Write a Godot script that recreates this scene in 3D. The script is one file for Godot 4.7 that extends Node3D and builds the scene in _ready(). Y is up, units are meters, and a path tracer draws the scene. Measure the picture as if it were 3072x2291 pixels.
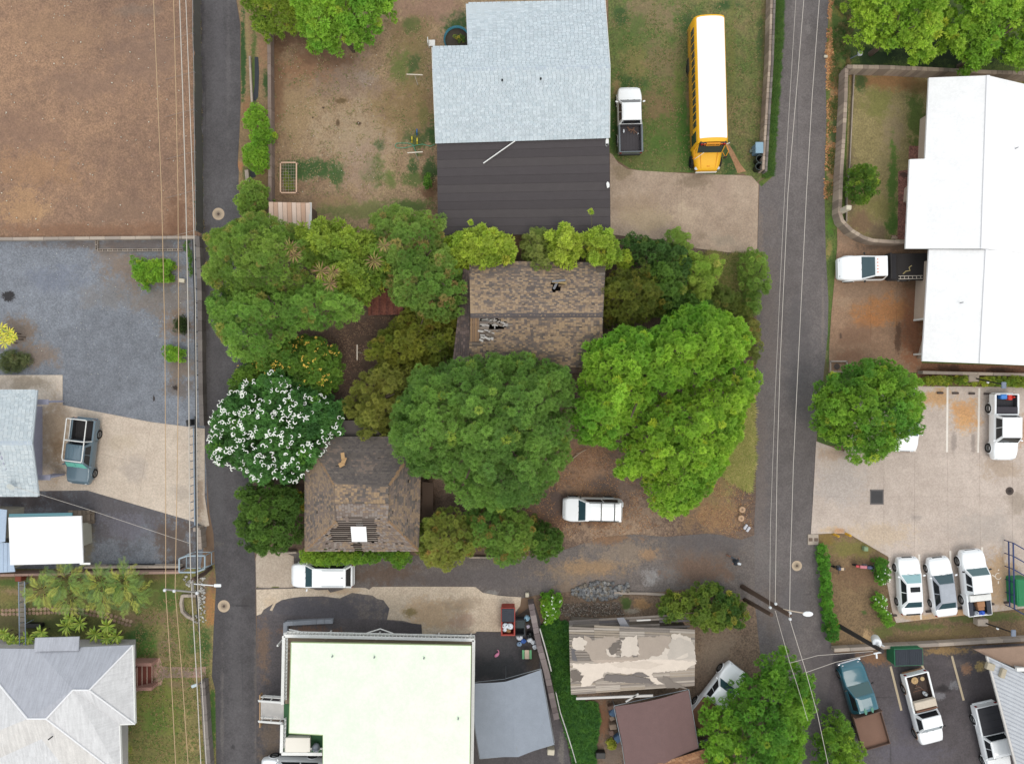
extends Node3D
# A block of houses, lanes and overgrown lots seen from a drone hovering 55 m up, lens straight down.
# All places are survey points: plan coordinates read in tiles (t) of the map, brought to metres at the height h at which the point lies.
const H:=55.0
const F:=37.3
const TX:=[0.0, 700.0, 1400.0, 2272.0]
const TY:=[0.0, 580.0, 1140.0, 1690.0]
const K:=1.28          # how bright an open, level, white surface shows under this sky: turns shown colours into base colours
var rng:=RandomNumberGenerator.new()
var used:={}
var mats:={}
var N1: PackedByteArray
var N2: PackedByteArray
var N3: PackedByteArray
var grain_tex: ImageTexture
var streak_tex: ImageTexture
var rust_tex: ImageTexture
var cor_tex: ImageTexture

func P(t: int, x: float, y: float, h:=0.0) -> Vector3:
	var sx:=x
	var sy:=y
	if t == 98:
		sx = x * 1.38691; sy = y * 1.38691
	elif t != 99:
		sx = TX[t % 10] + x / 2.754; sy = TY[int(t / 10.0)] + y / 2.754
	var k:=(H - h) / H / F
	return Vector3((sx - 1536.0) * k, h, (sy - 1145.5) * k)

func pl(t: int, a: Array, h:=0.0) -> PackedVector2Array:
	var o:=PackedVector2Array()
	for i in range(0, a.size(), 2):
		var p:=P(t, a[i], a[i + 1], h)
		o.append(Vector2(p.x, p.z))
	return o

func join(parts: Array) -> PackedVector2Array:
	var o:=PackedVector2Array()
	for p in parts: o.append_array(p)
	return o

func lin(c: Color) -> Color: return c.srgb_to_linear()

func base(r: float, g: float, b: float, k:=K) -> Color:      # shown colour (0-255) -> base colour
	var c:=Color(r / 255.0, g / 255.0, b / 255.0).srgb_to_linear()
	return Color(minf(c.r / k, 0.88), minf(c.g / k, 0.88), minf(c.b / k, 0.88)).linear_to_srgb()

class MB:
	var v:=PackedVector3Array()
	var n:=PackedVector3Array()
	var uv:=PackedVector2Array()
	var col:=PackedColorArray()
	var paint_rect:=Rect2()
	var color = null
	func vert(p: Vector3, nn: Vector3):
		v.append(p); n.append(nn)
		if paint_rect.size.x > 0.0: uv.append(Vector2((p.x - paint_rect.position.x) / paint_rect.size.x, (p.z - paint_rect.position.y) / paint_rect.size.y))
		else: uv.append(Vector2(p.x, p.z))
		if color != null: col.append(color)
	func tri(a: Vector3, b: Vector3, c: Vector3):
		var nn:=(c - a).cross(b - a).normalized()
		vert(a, nn); vert(b, nn); vert(c, nn)
	func quad(a: Vector3, b: Vector3, c: Vector3, d: Vector3):
		tri(a, b, c); tri(a, c, d)
	func trio(a: Vector3, b: Vector3, c: Vector3, out: Vector3):
		if (c - a).cross(b - a).dot(out) < 0.0: tri(a, c, b)
		else: tri(a, b, c)
	func quado(a: Vector3, b: Vector3, c: Vector3, d: Vector3, out: Vector3):
		trio(a, b, c, out); trio(a, c, d, out)
	func box(c: Vector3, s: Vector3, b:=Basis.IDENTITY):
		var x:=b.x * s.x * 0.5
		var y:=b.y * s.y * 0.5
		var z:=b.z * s.z * 0.5
		for f in [[x, y, z], [-x, z, y], [y, z, x], [-y, x, z], [z, x, y], [-z, y, x]]:
			var o: Vector3 = f[0]
			quado(c + o + f[1] + f[2], c + o + f[1] - f[2], c + o - f[1] - f[2], c + o - f[1] + f[2], o)
	func cbox(c: Vector3, s: Vector3, ch: float, b:=Basis.IDENTITY):   # box with chamfered edges
		var hx:=s * 0.5
		var ax:=[b.x, b.y, b.z]
		var e:=[hx.x, hx.y, hx.z]
		for i in 3:
			for sg in [-1.0, 1.0]:
				var j:=(i + 1) % 3
				var k:=(i + 2) % 3
				var o: Vector3 = ax[i] * e[i] * sg
				var pj: Vector3 = ax[j] * (e[j] - ch)
				var pk: Vector3 = ax[k] * (e[k] - ch)
				quado(c + o + pj + pk, c + o + pj - pk, c + o - pj - pk, c + o - pj + pk, o)
				for sh in [-1.0, 1.0]:
					var q1: Vector3 = ax[i] * e[i] * sg + ax[j] * (e[j] - ch) * sh
					var q2: Vector3 = ax[i] * (e[i] - ch) * sg + ax[j] * e[j] * sh
					var out: Vector3 = ax[i] * sg + ax[j] * sh
					quado(c + q1 + pk, c + q1 - pk, c + q2 - pk, c + q2 + pk, out)
		for sx in [-1.0, 1.0]:
			for sy in [-1.0, 1.0]:
				for sz in [-1.0, 1.0]:
					var vx: Vector3 = ax[0] * sx
					var vy: Vector3 = ax[1] * sy
					var vz: Vector3 = ax[2] * sz
					trio(c + vx * e[0] + vy * (e[1] - ch) + vz * (e[2] - ch), c + vx * (e[0] - ch) + vy * e[1] + vz * (e[2] - ch), c + vx * (e[0] - ch) + vy * (e[1] - ch) + vz * e[2], vx + vy + vz)
	func sheet(p: PackedVector2Array, y: float):
		var ix:=Geometry2D.triangulate_polygon(p)
		for i in range(0, ix.size(), 3):
			trio(Vector3(p[ix[i]].x, y, p[ix[i]].y), Vector3(p[ix[i + 1]].x, y, p[ix[i + 1]].y), Vector3(p[ix[i + 2]].x, y, p[ix[i + 2]].y), Vector3.UP)
	func prism(p: PackedVector2Array, y0: float, y1: float, floor_too:=true):
		sheet(p, y1)
		if floor_too:
			var ix:=Geometry2D.triangulate_polygon(p)
			for i in range(0, ix.size(), 3):
				trio(Vector3(p[ix[i]].x, y0, p[ix[i]].y), Vector3(p[ix[i + 1]].x, y0, p[ix[i + 1]].y), Vector3(p[ix[i + 2]].x, y0, p[ix[i + 2]].y), Vector3.DOWN)
		var cw:=1.0 if Geometry2D.is_polygon_clockwise(p) else -1.0
		for i in p.size():
			var a:=p[i]
			var b:=p[(i + 1) % p.size()]
			var out:=Vector3(-(b.y - a.y), 0, b.x - a.x) * cw
			quado(Vector3(a.x, y0, a.y), Vector3(b.x, y0, b.y), Vector3(b.x, y1, b.y), Vector3(a.x, y1, a.y), out)
	func slab(q: Array, th: float):       # a plane of 3 or 4 corners given in space, with thickness downwards
		var c:=Vector3.ZERO
		for p in q: c += p / q.size()
		for i in range(1, q.size() - 1):
			trio(q[0], q[i], q[i + 1], Vector3.UP)
			trio(q[0] - Vector3(0, th, 0), q[i] - Vector3(0, th, 0), q[i + 1] - Vector3(0, th, 0), Vector3.DOWN)
		for i in q.size():
			var a: Vector3 = q[i]
			var b: Vector3 = q[(i + 1) % q.size()]
			quado(a, b, b - Vector3(0, th, 0), a - Vector3(0, th, 0), (a + b) * 0.5 - c)
	func loft(rings: Array, closed:=true, cap0:=true, cap1:=true):
		var m: int = rings[0].size()
		var k:=rings.size()
		var cen:=[]
		for r in rings:
			var c:=Vector3.ZERO
			for p in r: c += p / m
			cen.append(c)
		var nn:=[]
		for i in k:
			var row:=[]
			for j in m:
				var a: Vector3 = rings[max(i - 1, 0)][j]
				var b: Vector3 = rings[min(i + 1, k - 1)][j]
				var c: Vector3 = rings[i][(j - 1 + m) % m] if closed or j > 0 else rings[i][j]
				var d: Vector3 = rings[i][(j + 1) % m] if closed or j < m - 1 else rings[i][j]
				var w:=(b - a).cross(d - c)
				if w.length() < 1e-9: w = rings[i][j] - cen[i]
				w = w.normalized()
				if w.dot(rings[i][j] - cen[i]) < 0.0: w = -w
				row.append(w)
			nn.append(row)
		for i in k - 1:
			for j in (m if closed else m - 1):
				var j2:=(j + 1) % m
				var a: Vector3 = rings[i][j]
				var b: Vector3 = rings[i][j2]
				var c: Vector3 = rings[i + 1][j2]
				var d: Vector3 = rings[i + 1][j]
				var fl: bool = (c - a).cross(b - a).dot(nn[i][j] + nn[i + 1][j2]) < 0.0
				if fl:
					vert(a, nn[i][j]); vert(c, nn[i + 1][j2]); vert(b, nn[i][j2])
					vert(a, nn[i][j]); vert(d, nn[i + 1][j]); vert(c, nn[i + 1][j2])
				else:
					vert(a, nn[i][j]); vert(b, nn[i][j2]); vert(c, nn[i + 1][j2])
					vert(a, nn[i][j]); vert(c, nn[i + 1][j2]); vert(d, nn[i + 1][j])
		for e in [[0, 1, cap0], [k - 1, k - 2, cap1]]:
			if e[2]:
				for j in m: trio(cen[e[0]], rings[e[0]][j], rings[e[0]][(j + 1) % m], cen[e[0]] - cen[e[1]])
	func tube(pts: Array, r0: float, r1: float, sides:=6):
		var rings:=[]
		for i in pts.size():
			var d: Vector3 = (pts[min(i + 1, pts.size() - 1)] - pts[max(i - 1, 0)]).normalized()
			var s:=d.cross(Vector3.UP if absf(d.y) < 0.9 else Vector3.RIGHT).normalized()
			var u:=s.cross(d)
			var r:=lerpf(r0, r1, float(i) / maxf(1.0, pts.size() - 1))
			var ring:=PackedVector3Array()
			for j in sides:
				var a:=TAU * j / sides
				ring.append(pts[i] + (s * cos(a) + u * sin(a)) * r)
			rings.append(ring)
		loft(rings)
	func lathe(prof: Array, sides: int, tf:=Transform3D.IDENTITY, cap:=true):
		var rings:=[]
		for p in prof:
			var ring:=PackedVector3Array()
			for j in sides:
				var a:=TAU * j / sides
				ring.append(tf * Vector3(cos(a) * p[0], p[1], sin(a) * p[0]))
			rings.append(ring)
		loft(rings, true, cap, cap)
	func blob(c: Vector3, r: Vector3, sides:=8, rough:=0.0, seed_:=1):
		var rg:=RandomNumberGenerator.new()
		rg.seed = seed_
		var rings:=[]
		for i in 6:
			var a:=PI * (i + 0.5) / 6.0
			var ring:=PackedVector3Array()
			for j in sides:
				var b:=TAU * j / sides
				var k:=1.0 + rg.randf_range(-rough, rough)
				ring.append(c + Vector3(sin(a) * cos(b) * r.x, cos(a) * r.y, sin(a) * sin(b) * r.z) * k)
			rings.append(ring)
		loft(rings)
	func mesh() -> ArrayMesh:
		var a:=[]
		a.resize(Mesh.ARRAY_MAX)
		a[Mesh.ARRAY_VERTEX] = v; a[Mesh.ARRAY_NORMAL] = n; a[Mesh.ARRAY_TEX_UV] = uv
		if col.size() == v.size() and col.size() > 0: a[Mesh.ARRAY_COLOR] = col
		var m:=ArrayMesh.new()
		m.add_surface_from_arrays(Mesh.PRIMITIVE_TRIANGLES, a)
		return m

func numbered(called: String) -> String:
	if not used.has(called):
		used[called] = 0
		return called
	used[called] += 1
	return "%s_%03d" % [called, used[called]]

func tag(o: Node, label: String, category: String, group:=""):
	o.set_meta("label", label); o.set_meta("category", category)
	if group: o.set_meta("group", group)

func thing(called: String, label: String, category: String, group:="", at:=Vector3.ZERO, turn:=0.0) -> Node3D:
	var o:=Node3D.new()
	o.name = numbered(called); add_child(o); o.position = at; o.rotation.y = turn
	tag(o, label, category, group)
	return o

func inst(m: Mesh, mat: Material) -> MeshInstance3D:
	var o:=MeshInstance3D.new()
	o.mesh = m; o.material_override = mat
	return o

func part(parent: Node, called: String, mb: MB, mat: Material) -> MeshInstance3D:
	var o:=inst(mb.mesh(), mat)
	o.name = called; parent.add_child(o, true)
	return o

func one(called: String, mb: MB, mat: Material, label: String, category: String, group:="") -> MeshInstance3D:
	var o:=inst(mb.mesh(), mat)
	o.name = numbered(called); add_child(o)
	tag(o, label, category, group)
	return o

func struct(called: String, mb: MB, mat: Material) -> MeshInstance3D:
	var o:=inst(mb.mesh(), mat)
	o.name = numbered(called); add_child(o); o.set_meta("kind","structure")
	return o

func nbytes(freq: float, octs: int, seed_: int) -> PackedByteArray:
	var f:=FastNoiseLite.new()
	f.noise_type = FastNoiseLite.TYPE_SIMPLEX_SMOOTH
	f.seed = seed_; f.frequency = freq; f.fractal_octaves = octs
	return f.get_seamless_image(512, 512, false, false, 0.1, true).get_data()

func make_textures():
	N1 = nbytes(0.008, 3, 3)
	N2 = nbytes(0.05, 3, 7)
	rng.seed = 11
	N3 = PackedByteArray()
	N3.resize(512 * 512)
	for i in 512 * 512: N3[i] = rng.randi() & 255
	grain_tex = tone_tex(func(i, x, y): return 0.86 + 0.14 * (0.35 * N1[i] + 0.35 * N2[i] + 0.3 * N3[i]) / 255.0)
	streak_tex = tone_tex(func(_i, x, y): return 0.70 + 0.30 * (0.5 * N2[((y >> 3) & 511) * 512 + x] + 0.3 * N3[((y >> 2) & 511) * 512 + x] + 0.2 * N1[y * 512 + x]) / 255.0)
	rust_tex = ImageTexture.create_from_image(color_image(256, func(x, y):
		var a:=N1[(y * 2) * 512 + x * 2] / 255.0
		var b:=N2[y * 512 + x] / 255.0
		var g:=N3[y * 512 + x] / 255.0
		var t:=clampf((a * 0.5 + b * 0.7 - 0.45) * 2.2, 0, 1)
		return Color(0.93, 0.90, 0.86).lerp(Color(0.60, 0.36, 0.24), t) * (0.88 + 0.12 * g)))

func tone_tex(f: Callable) -> ImageTexture:
	var d:=PackedByteArray()
	d.resize(256 * 256)
	for y in 256:
		for x in 256: d[y * 256 + x] = int(clampf(f.call(y * 1024 + x * 2, x * 2, y * 2), 0, 1) * 255)
	return ImageTexture.create_from_image(Image.create_from_data(256, 256, false, Image.FORMAT_L8, d))

func color_image(s: int, f: Callable) -> Image:
	var im:=Image.create(s, s, false, Image.FORMAT_RGB8)
	for y in s:
		for x in s: im.set_pixel(x, y, f.call(x, y))
	return im

# plain material with a fine and coarse uneven tone; c is a base colour (sRGB)
func mat(key: String, c: Color, rough:=0.8, metal:=0.0, tex: Texture2D = null, scale:=0.25, coat:=0.0) -> StandardMaterial3D:
	if mats.has(key): return mats[key]
	var m:=StandardMaterial3D.new()
	m.albedo_color = c; m.roughness = rough; m.metallic = metal
	m.resource_name = key
	if tex:
		m.albedo_texture = tex; m.uv1_triplanar = true; m.uv1_world_triplanar = true; m.uv1_scale = Vector3.ONE * scale
	if coat > 0.0:
		m.clearcoat_enabled = true; m.clearcoat = coat; m.clearcoat_roughness = 0.08
	mats[key] = m
	return m

func gm(key: String, r: float, g: float, b: float, rough:=0.85, scale:=0.25) -> StandardMaterial3D:
	return mat(key, base(r, g, b, K * 0.93), rough, 0.0, grain_tex, scale)

func bounds(ps: Array) -> Rect2:
	var r:=Rect2(ps[0][0], Vector2.ZERO)
	for p in ps:
		for q in p: r = r.expand(q)
	return r.grow(0.05)

# surface colour map of a piece of ground: two tones of the soil, speckle, and patches of other matter where they lie
func paint(key: String, r: Rect2, ppm: float, a: Color, b: Color, grain: float, patches: Array, contrast:=1.6) -> StandardMaterial3D:
	var w:=mini(2048, maxi(8, int(r.size.x * ppm)))
	var h:=mini(2048, maxi(8, int(r.size.y * ppm)))
	var sd:=absi(key.hash())
	var ox:=sd & 511
	var oy:=(sd >> 9) & 511
	var d:=PackedFloat32Array()
	d.resize(w * h * 3)
	var ar:=a.r
	var ag:=a.g
	var ab:=a.b
	var dr:=b.r - a.r
	var dg:=b.g - a.g
	var db:=b.b - a.b
	for y in h:
		var r1:=(((y >> 1) + oy) & 511) << 9
		var r2:=((y + ox) & 511) << 9
		for x in w:
			var n2:=N2[r2 | ((x + oy) & 511)]
			var t:=clampf(((N1[r1 | (((x >> 1) + ox) & 511)] * 0.6 + n2 * 0.4) / 255.0 - 0.5) * contrast + 0.5, 0.0, 1.0)
			var g:=1.0 + (N3[(((y * 7 + oy) & 511) << 9) | ((x + y * 13 + ox) & 511)] / 255.0 - 0.5) * grain
			var i:=(y * w + x) * 3
			d[i] = (ar + dr * t) * g
			d[i + 1] = (ag + dg * t) * g
			d[i + 2] = (ab + db * t) * g
	for p in patches:        # [tile, x, y, rx, ry, colour, amount, hardness, ragged]
		var c:=P(p[0], p[1], p[2])
		var sc: float = 1.38691 if p[0] == 98 else 1.0 if p[0] == 99 else 1.0 / 2.754
		var rx: float = p[3] * sc / F
		var ry: float = p[4] * sc / F
		var kx:=w / r.size.x
		var ky:=h / r.size.y
		var cx:=(c.x - r.position.x) * kx
		var cy:=(c.z - r.position.y) * ky
		var px:=rx * kx
		var py:=ry * ky
		var pc: Color = p[5]
		var am: float = p[6]
		var hard: float = (p[7] if p.size() > 7 else 1.5) * 1.25
		var rag: float = p[8] if p.size() > 8 else 1.4
		var so:=int(cx) * 3 + int(cy) * 7
		for y in range(maxi(0, int(cy - py * 1.5)), mini(h, int(cy + py * 1.5) + 1)):
			var qy:=(y - cy) / py
			for x in range(maxi(0, int(cx - px * 1.5)), mini(w, int(cx + px * 1.5) + 1)):
				var qx:=(x - cx) / px
				var dd:=1.0 - sqrt(qx * qx + qy * qy)
				if dd < -0.5: continue
				var n2:=N2[(((y + so) & 511) << 9) | ((x + so) & 511)] / 255.0
				var n1:=N1[(((y * 2 + so) & 511) << 9) | ((x * 2) & 511)] / 255.0
				var n3:=N3[((y & 511) << 9) | ((x + 77) & 511)] / 255.0
				var n4:=N2[(((y * 3 + so) & 511) << 9) | ((x * 3) & 511)] / 255.0
				var k:=clampf((dd + ((n2 * 0.4 + n1 * 0.3 + n4 * 0.3 - 0.5) * 1.5) * rag + (n3 - 0.5) * 0.5) * hard + 0.15, 0.0, 1.0) * am
				if k <= 0.0: continue
				var i:=(y * w + x) * 3
				var g:=0.9 + n3 * 0.2
				d[i] += (pc.r * g - d[i]) * k
				d[i + 1] += (pc.g * g - d[i + 1]) * k
				d[i + 2] += (pc.b * g - d[i + 2]) * k
	var bytes:=PackedByteArray()
	bytes.resize(w * h * 3)
	for i in w * h * 3: bytes[i] = int(clampf(d[i], 0.0, 1.0) * 255.0)
	var m:=StandardMaterial3D.new()
	m.albedo_texture = ImageTexture.create_from_image(Image.create_from_data(w, h, false, Image.FORMAT_RGB8, bytes))
	m.roughness = 0.95
	m.texture_repeat = false
	m.resource_name = key
	mats[key] = m
	return m

func ground_piece(called: String, polys: Array, level: float, a: Color, b: Color, grain: float, patches: Array, contrast:=1.6, ppm:=14.0):
	var r:=bounds(polys)
	var m:=paint(called + str(level) + str(r.position), r, ppm, a, b, grain, patches, contrast)
	var mb:=MB.new()
	mb.paint_rect = r
	for p in polys: mb.sheet(p, 0.004 * level)
	return struct(called, mb, m)

# concrete cast in bays: every bay is a slab of its own, the joints are open
func paved(called: String, poly: PackedVector2Array, cuts: Array, top: float, a: Color, b: Color, grain: float, patches: Array, piece:="slab", gap:=0.016):
	var r:=bounds([poly])
	var m:=paint(called + str(r.position), r, 14.0, a, b, grain, patches, 1.5)
	var o:=Node3D.new()
	o.name = numbered(called); add_child(o); o.set_meta("kind","structure")
	var list:=[poly]
	for c in cuts:
		var p: Vector2 = Vector2(c[0].x, c[0].z)
		var q: Vector2 = Vector2(c[1].x, c[1].z)
		var d:=(q - p).normalized()
		var s:=Vector2(-d.y, d.x)
		var next:=[]
		for sg in [-1.0, 1.0]:
			var o2: Vector2 = s * sg
			var half:=PackedVector2Array([p - d * 200 + o2 * gap * 0.5, p + d * 200 + o2 * gap * 0.5, p + d * 200 + o2 * 200, p - d * 200 + o2 * 200])
			for l in list:
				for x in Geometry2D.intersect_polygons(l, half):
					if x.size() > 2: next.append(x)
		list = next
	var bed:=MB.new()
	bed.paint_rect = r
	bed.sheet(poly, top - 0.014)
	part(o,"bedding", bed, m)
	for l in list:
		var mb:=MB.new()
		mb.paint_rect = r
		mb.prism(l, 0.001, top, false)
		part(o, piece, mb, m)
	return o

func _ready():
	# camera, sky, sun, exposure
	var cam:=Camera3D.new()
	cam.name = "camera"
	add_child(cam)
	cam.position = v0(H, 0)
	cam.rotation_degrees = Vector3(-90,0,0)
	cam.fov = 58.36
	cam.near = 0.5; cam.far = 400.0
	cam.current = true
	var env:=Environment.new()
	env.background_mode = Environment.BG_SKY
	var sky:=Sky.new()
	var sm:=ProceduralSkyMaterial.new()
	sm.sky_top_color = Color(0.965,0.985,1.0)
	sm.sky_horizon_color = Color(0.88,0.9,0.92)
	sm.sky_curve = 0.25
	sm.ground_bottom_color = Color(0.35,0.33,0.31)
	sm.ground_horizon_color = Color(0.6,0.6,0.6)
	sm.sky_energy_multiplier = 1.0
	sm.sun_angle_max = 1.0
	sky.sky_material = sm
	env.sky = sky
	env.tonemap_mode = Environment.TONE_MAPPER_LINEAR
	env.tonemap_exposure = 1.42
	env.sdfgi_enabled = true; env.ssao_enabled = true; env.ssil_enabled = true
	var we:=WorldEnvironment.new()
	we.name = "world_environment"
	we.environment = env
	add_child(we)
	var sun:=DirectionalLight3D.new()          # the bright part of the cloud layer
	sun.name = "sun"
	sun.light_energy = 0.32
	sun.light_angular_distance = 30.0
	sun.light_color = Color(1.0,0.97,0.93)
	sun.shadow_enabled = true
	sun.rotation_degrees = Vector3(-64,28,0)
	add_child(sun)
	make_textures()
	build_ground()
	build_buildings()
	build_walls()
	build_trees()
	build_vehicles()
	build_utilities()
	build_small()

func build_ground():
	var big:=MB.new()
	big.sheet(PackedVector2Array([Vector2(-300,-300), Vector2(300,-300), Vector2(300,300), Vector2(-300,300)]), -0.002)
	struct("ground", big, gm("ground_soil", 128,104,84))
	var green:=base(74,98,42)
	var green2:=base(96,112,54)
	var dgreen:=base(48,78,34)
	var straw:=base(158,138,104)
	var soil:=base(118,92,72)
	var leafy:=base(150,116,92)
	# bare dirt field
	ground_piece("dirt_field", [pl(99,[-260,-120,588,-120,590,300,594,600,600,712,-260,718])],1, base(126,100,84), base(157,125,100), 0.3,
		[[0,500,250,500,200, base(160,128,100), 0.5],[0,1200,450,350,250, base(128,104,90), 0.5],[10,180,120,240,160, base(182,144,104), 0.6],[10,360,120,60,90, base(186,150,110), 0.4,2.0],[0,200,1100,350,200, base(132,104,88), 0.5],
		[0,700,700,400,150, base(134,108,92), 0.5],[10,800,300,1000,60, base(128,94,72), 0.6],[10,1000,150,300,120, base(126,102,86), 0.5],[0,300,1400,400,160, base(170,130,92), 0.4],[0,1100,80,200,60, base(126,110,98), 0.5],[10,1450,200,100,160, base(112,80,60), 0.6]],1.9)
	# gravel yard
	ground_piece("gravel_yard", [pl(99,[-260,716,606,714,612,1180,622,1560,600,1706,-260,1706])],2, base(108,111,118), base(134,139,148), 0.24,
		[[10,1150,640,330,170, base(126,108,94), 0.8,1.3],[10,900,500,160,120, base(128,112,100), 0.6],[10,1350,860,330,160, base(122,108,96), 0.6],[10,1480,1080,150,130, base(122,102,86), 0.8],[10,1480,1430,140,120, base(126,108,92), 0.7],
		[10,130,1150,160,170, base(124,106,92), 0.8],[10,330,1330,170,120, base(132,112,96), 0.7],[10,60,845,45,42, base(44,42,44), 0.95,4.0,0.8],[10,900,830,260,120, base(122,116,112), 0.5],[10,1000,420,700,40, base(104,92,86), 0.7],[10,1480,1600,130,90, base(104,90,80), 0.6],
		[20,900,1050,1000,330, base(88,82,84), 0.75,1.2],[20,1050,1200,260,120, base(108,106,116), 0.7],[20,1450,1350,200,260, base(92,78,70), 0.8],[20,200,990,400,70, base(86,78,78), 0.8],[20,720,1350,60,200, base(124,112,86), 0.6],[10,430,700,250,120, base(112,118,134), 0.5],
		[20,1265,145,8,30, base(44,36,34), 0.9,4.0,0.6],[20,1445,60,22,20, base(48,40,36), 0.9,4.0,0.6]],1.5)
	# roads
	var road_l:=pl(99,[592,-120,592,0,596,218,600,472,603,580,607,980,613,1180,614,1360,628,1540,640,1600,644,1700,648,1750,640,1890,635,2030,645,2070,650,2420,772,2420,771,2290,768,1900,764,1680,757,1500,746,1300,738,1000,728,800,715,560,716,512,712,490,718,400,721,310,720,73,708,0,706,-120])
	ground_piece("road", [road_l],4, base(76,73,75), base(98,95,97), 0.2,
		[[0,1650,700,35,900, base(58,55,58), 0.7],[0,1800,400,70,700, base(98,95,98), 0.45,1.0],[10,1690,700,40,600, base(64,58,56), 0.6],[20,1800,900,60,500, base(98,96,98), 0.5],[30,1950,1000,90,900, base(104,101,103), 0.5,1.0],[30,1920,1510,20,22, base(60,58,60), 0.8,3.0],[30,2060,320,80,60, base(66,62,62), 0.5],[30,2000,345,110,5, base(56,54,56), 0.8,2.0,0.4],[0,1690,900,4,300, base(66,63,65), 0.7,2.0,0.4],[0,1880,500,16,700, base(104,100,101), 0.5],[30,2000,900,5,330, base(76,74,76), 0.7,2.0,0.4],[20,1780,1350,60,30, base(112,106,100), 0.5],[30,1830,1250,14,500, base(118,112,108), 0.5],[30,2110,1000,16,700, base(116,106,98), 0.5]],1.7)
	var road_r:=pl(99,[2352,-120,2352,0,2341,200,2331,330,2325,435,2318,525,2279,548,2272,760,2268,1180,2268,1490,2264,1560,2262,1800,2270,1850,2282,2000,2300,2130,2340,2420,2560,2420,2530,2100,2505,1962,2500,1950,2486,1908,2472,1853,2462,1760,2456,1640,2434,1600,2442,1450,2450,1325,2456,1200,2470,1140,2484,1000,2486,900,2478,760,2474,580,2476,470,2480,360,2478,260,2483,200,2479,160,2489,0,2495,-120])
	ground_piece("road", [road_r],4, base(98,92,91), base(118,111,110), 0.2,
		[[3,350,600,90,900, base(124,117,116), 0.5,1.0],[13,100,900,90,900, base(114,104,100), 0.6,1.0],[23,20,700,70,900, base(114,103,98), 0.6,1.0],[13,350,1300,120,500, base(94,90,91), 0.6],[23,30,1500,120,240, base(120,114,112), 0.55,1.0],[33,300,400,120,260, base(98,94,96), 0.5],[3,500,1300,50,200, base(112,106,104), 0.4],[33,560,900,160,420, base(88,82,84), 0.6],[33,100,380,90,260, base(106,96,90), 0.6],[3,330,900,4,700, base(86,82,82), 0.7,2.0,0.4],[13,220,700,5,800, base(92,87,86), 0.6,2.0,0.4],[13,540,1000,14,330, base(132,122,114), 0.6],[23,300,700,5,600, base(92,88,88), 0.6,2.0,0.4],[3,420,240,30,60, base(130,124,122), 0.5],[23,400,300,40,330, base(104,98,97), 0.5],[23,150,1560,60,60, base(112,108,106), 0.6],[33,420,250,60,5, base(80,76,77), 0.7,2.0,0.4],[13,20,300,30,260, base(126,112,102), 0.6]],1.7)
	# verge with the ditch beside the narrow road
	ground_piece("verge", [pl(99,[706,-120,710,0,722,73,722,310,713,500,718,640,816,640,816,-120])],3, base(124,104,78), base(150,126,92), 0.25,
		[[1,75,450,26,420, dgreen, 0.95,3.0,0.9],[1,110,330,30,200, base(150,132,90), 0.7],[1,165,600,30,330, green, 0.85,2.0],[1,265,680,30,110, dgreen, 0.9,2.0],[1,245,420,45,160, base(152,118,92), 0.8],[1,100,900,60,120, base(142,102,70), 0.7],[1,60,1370,45,60, base(168,120,84), 0.9],[1,180,1450,100,120, base(132,112,70), 0.6],[1,110,1450,40,130, dgreen, 0.6]])
	# yard between ditch and grey-roofed house
	ground_piece("yard", [pl(99,[814,-120,1823,-120,1823,760,812,780])],3, base(128,104,82), base(164,140,110), 0.30,
		[[1,900,620,330,230, base(144,122,106), 0.85,1.2],[1,1000,1150,380,330, base(168,148,122), 0.8,1.1],[1,480,900,180,420, base(158,134,100), 0.7,1.1],[1,600,550,240,150, base(146,110,82), 0.8,1.2],[1,350,700,70,500, base(124,94,70), 0.75],[1,450,300,240,120, base(102,76,58), 0.85],[1,800,470,260,90, base(112,84,64), 0.8],
		[1,1480,500,200,300, base(122,110,68), 0.7,1.2],[1,1370,560,110,160, green2,0.7,1.5,1.8],[1,1480,560,60,110, dgreen, 0.6,1.8,1.8],[1,1560,960,60,100, green, 0.7,1.8],[1,1520,1120,110,140, dgreen, 0.75,1.8,1.6],[1,1640,1080,40,120, dgreen, 0.9],[1,1440,900,260,260, base(132,112,72), 0.6],[1,1850,200,120,140, dgreen, 0.9,1.8],[1,1620,60,300,120, base(146,116,100), 0.7],[1,1450,230,200,130, base(128,106,74), 0.6],[1,1460,200,70,70, green, 0.6,1.6,1.8],
		[1,620,1400,260,90, base(58,86,40), 0.95,2.2,1.1],[1,850,1430,60,110, base(62,90,42), 0.85,2.0],[1,1190,1440,110,130, green, 0.7,1.8,1.8],[1,1470,1380,50,90, dgreen, 0.8],[1,1290,1480,60,70, green2,0.7],[1,1510,1480,150,60, green, 0.7],[1,1610,1500,70,220, base(96,70,50), 0.8],[1,1200,1200,50,55, dgreen, 0.75,2.0],[1,1620,1420,60,130, dgreen, 0.8,2.0],
		[11,1050,130,400,110, green2,0.6,1.4,1.8],[11,1450,90,180,60, green, 0.8,1.6],[1,1080,1350,180,240, base(156,132,116), 0.6],[11,800,60,160,60, base(150,124,92), 0.6],[1,870,830,60,30, base(92,74,46), 0.7,2.5],[1,740,885,10,10, base(60,46,36), 0.9,4.0,0.6],[1,650,965,10,10, base(60,46,36), 0.9,4.0,0.6],[1,860,1010,14,30, base(84,66,46), 0.8,3.0],[1,1030,1015,16,14, base(70,54,40), 0.8,3.0],[1,1080,640,120,60, base(156,142,130), 0.5,1.4,1.8]],2.0)
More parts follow.
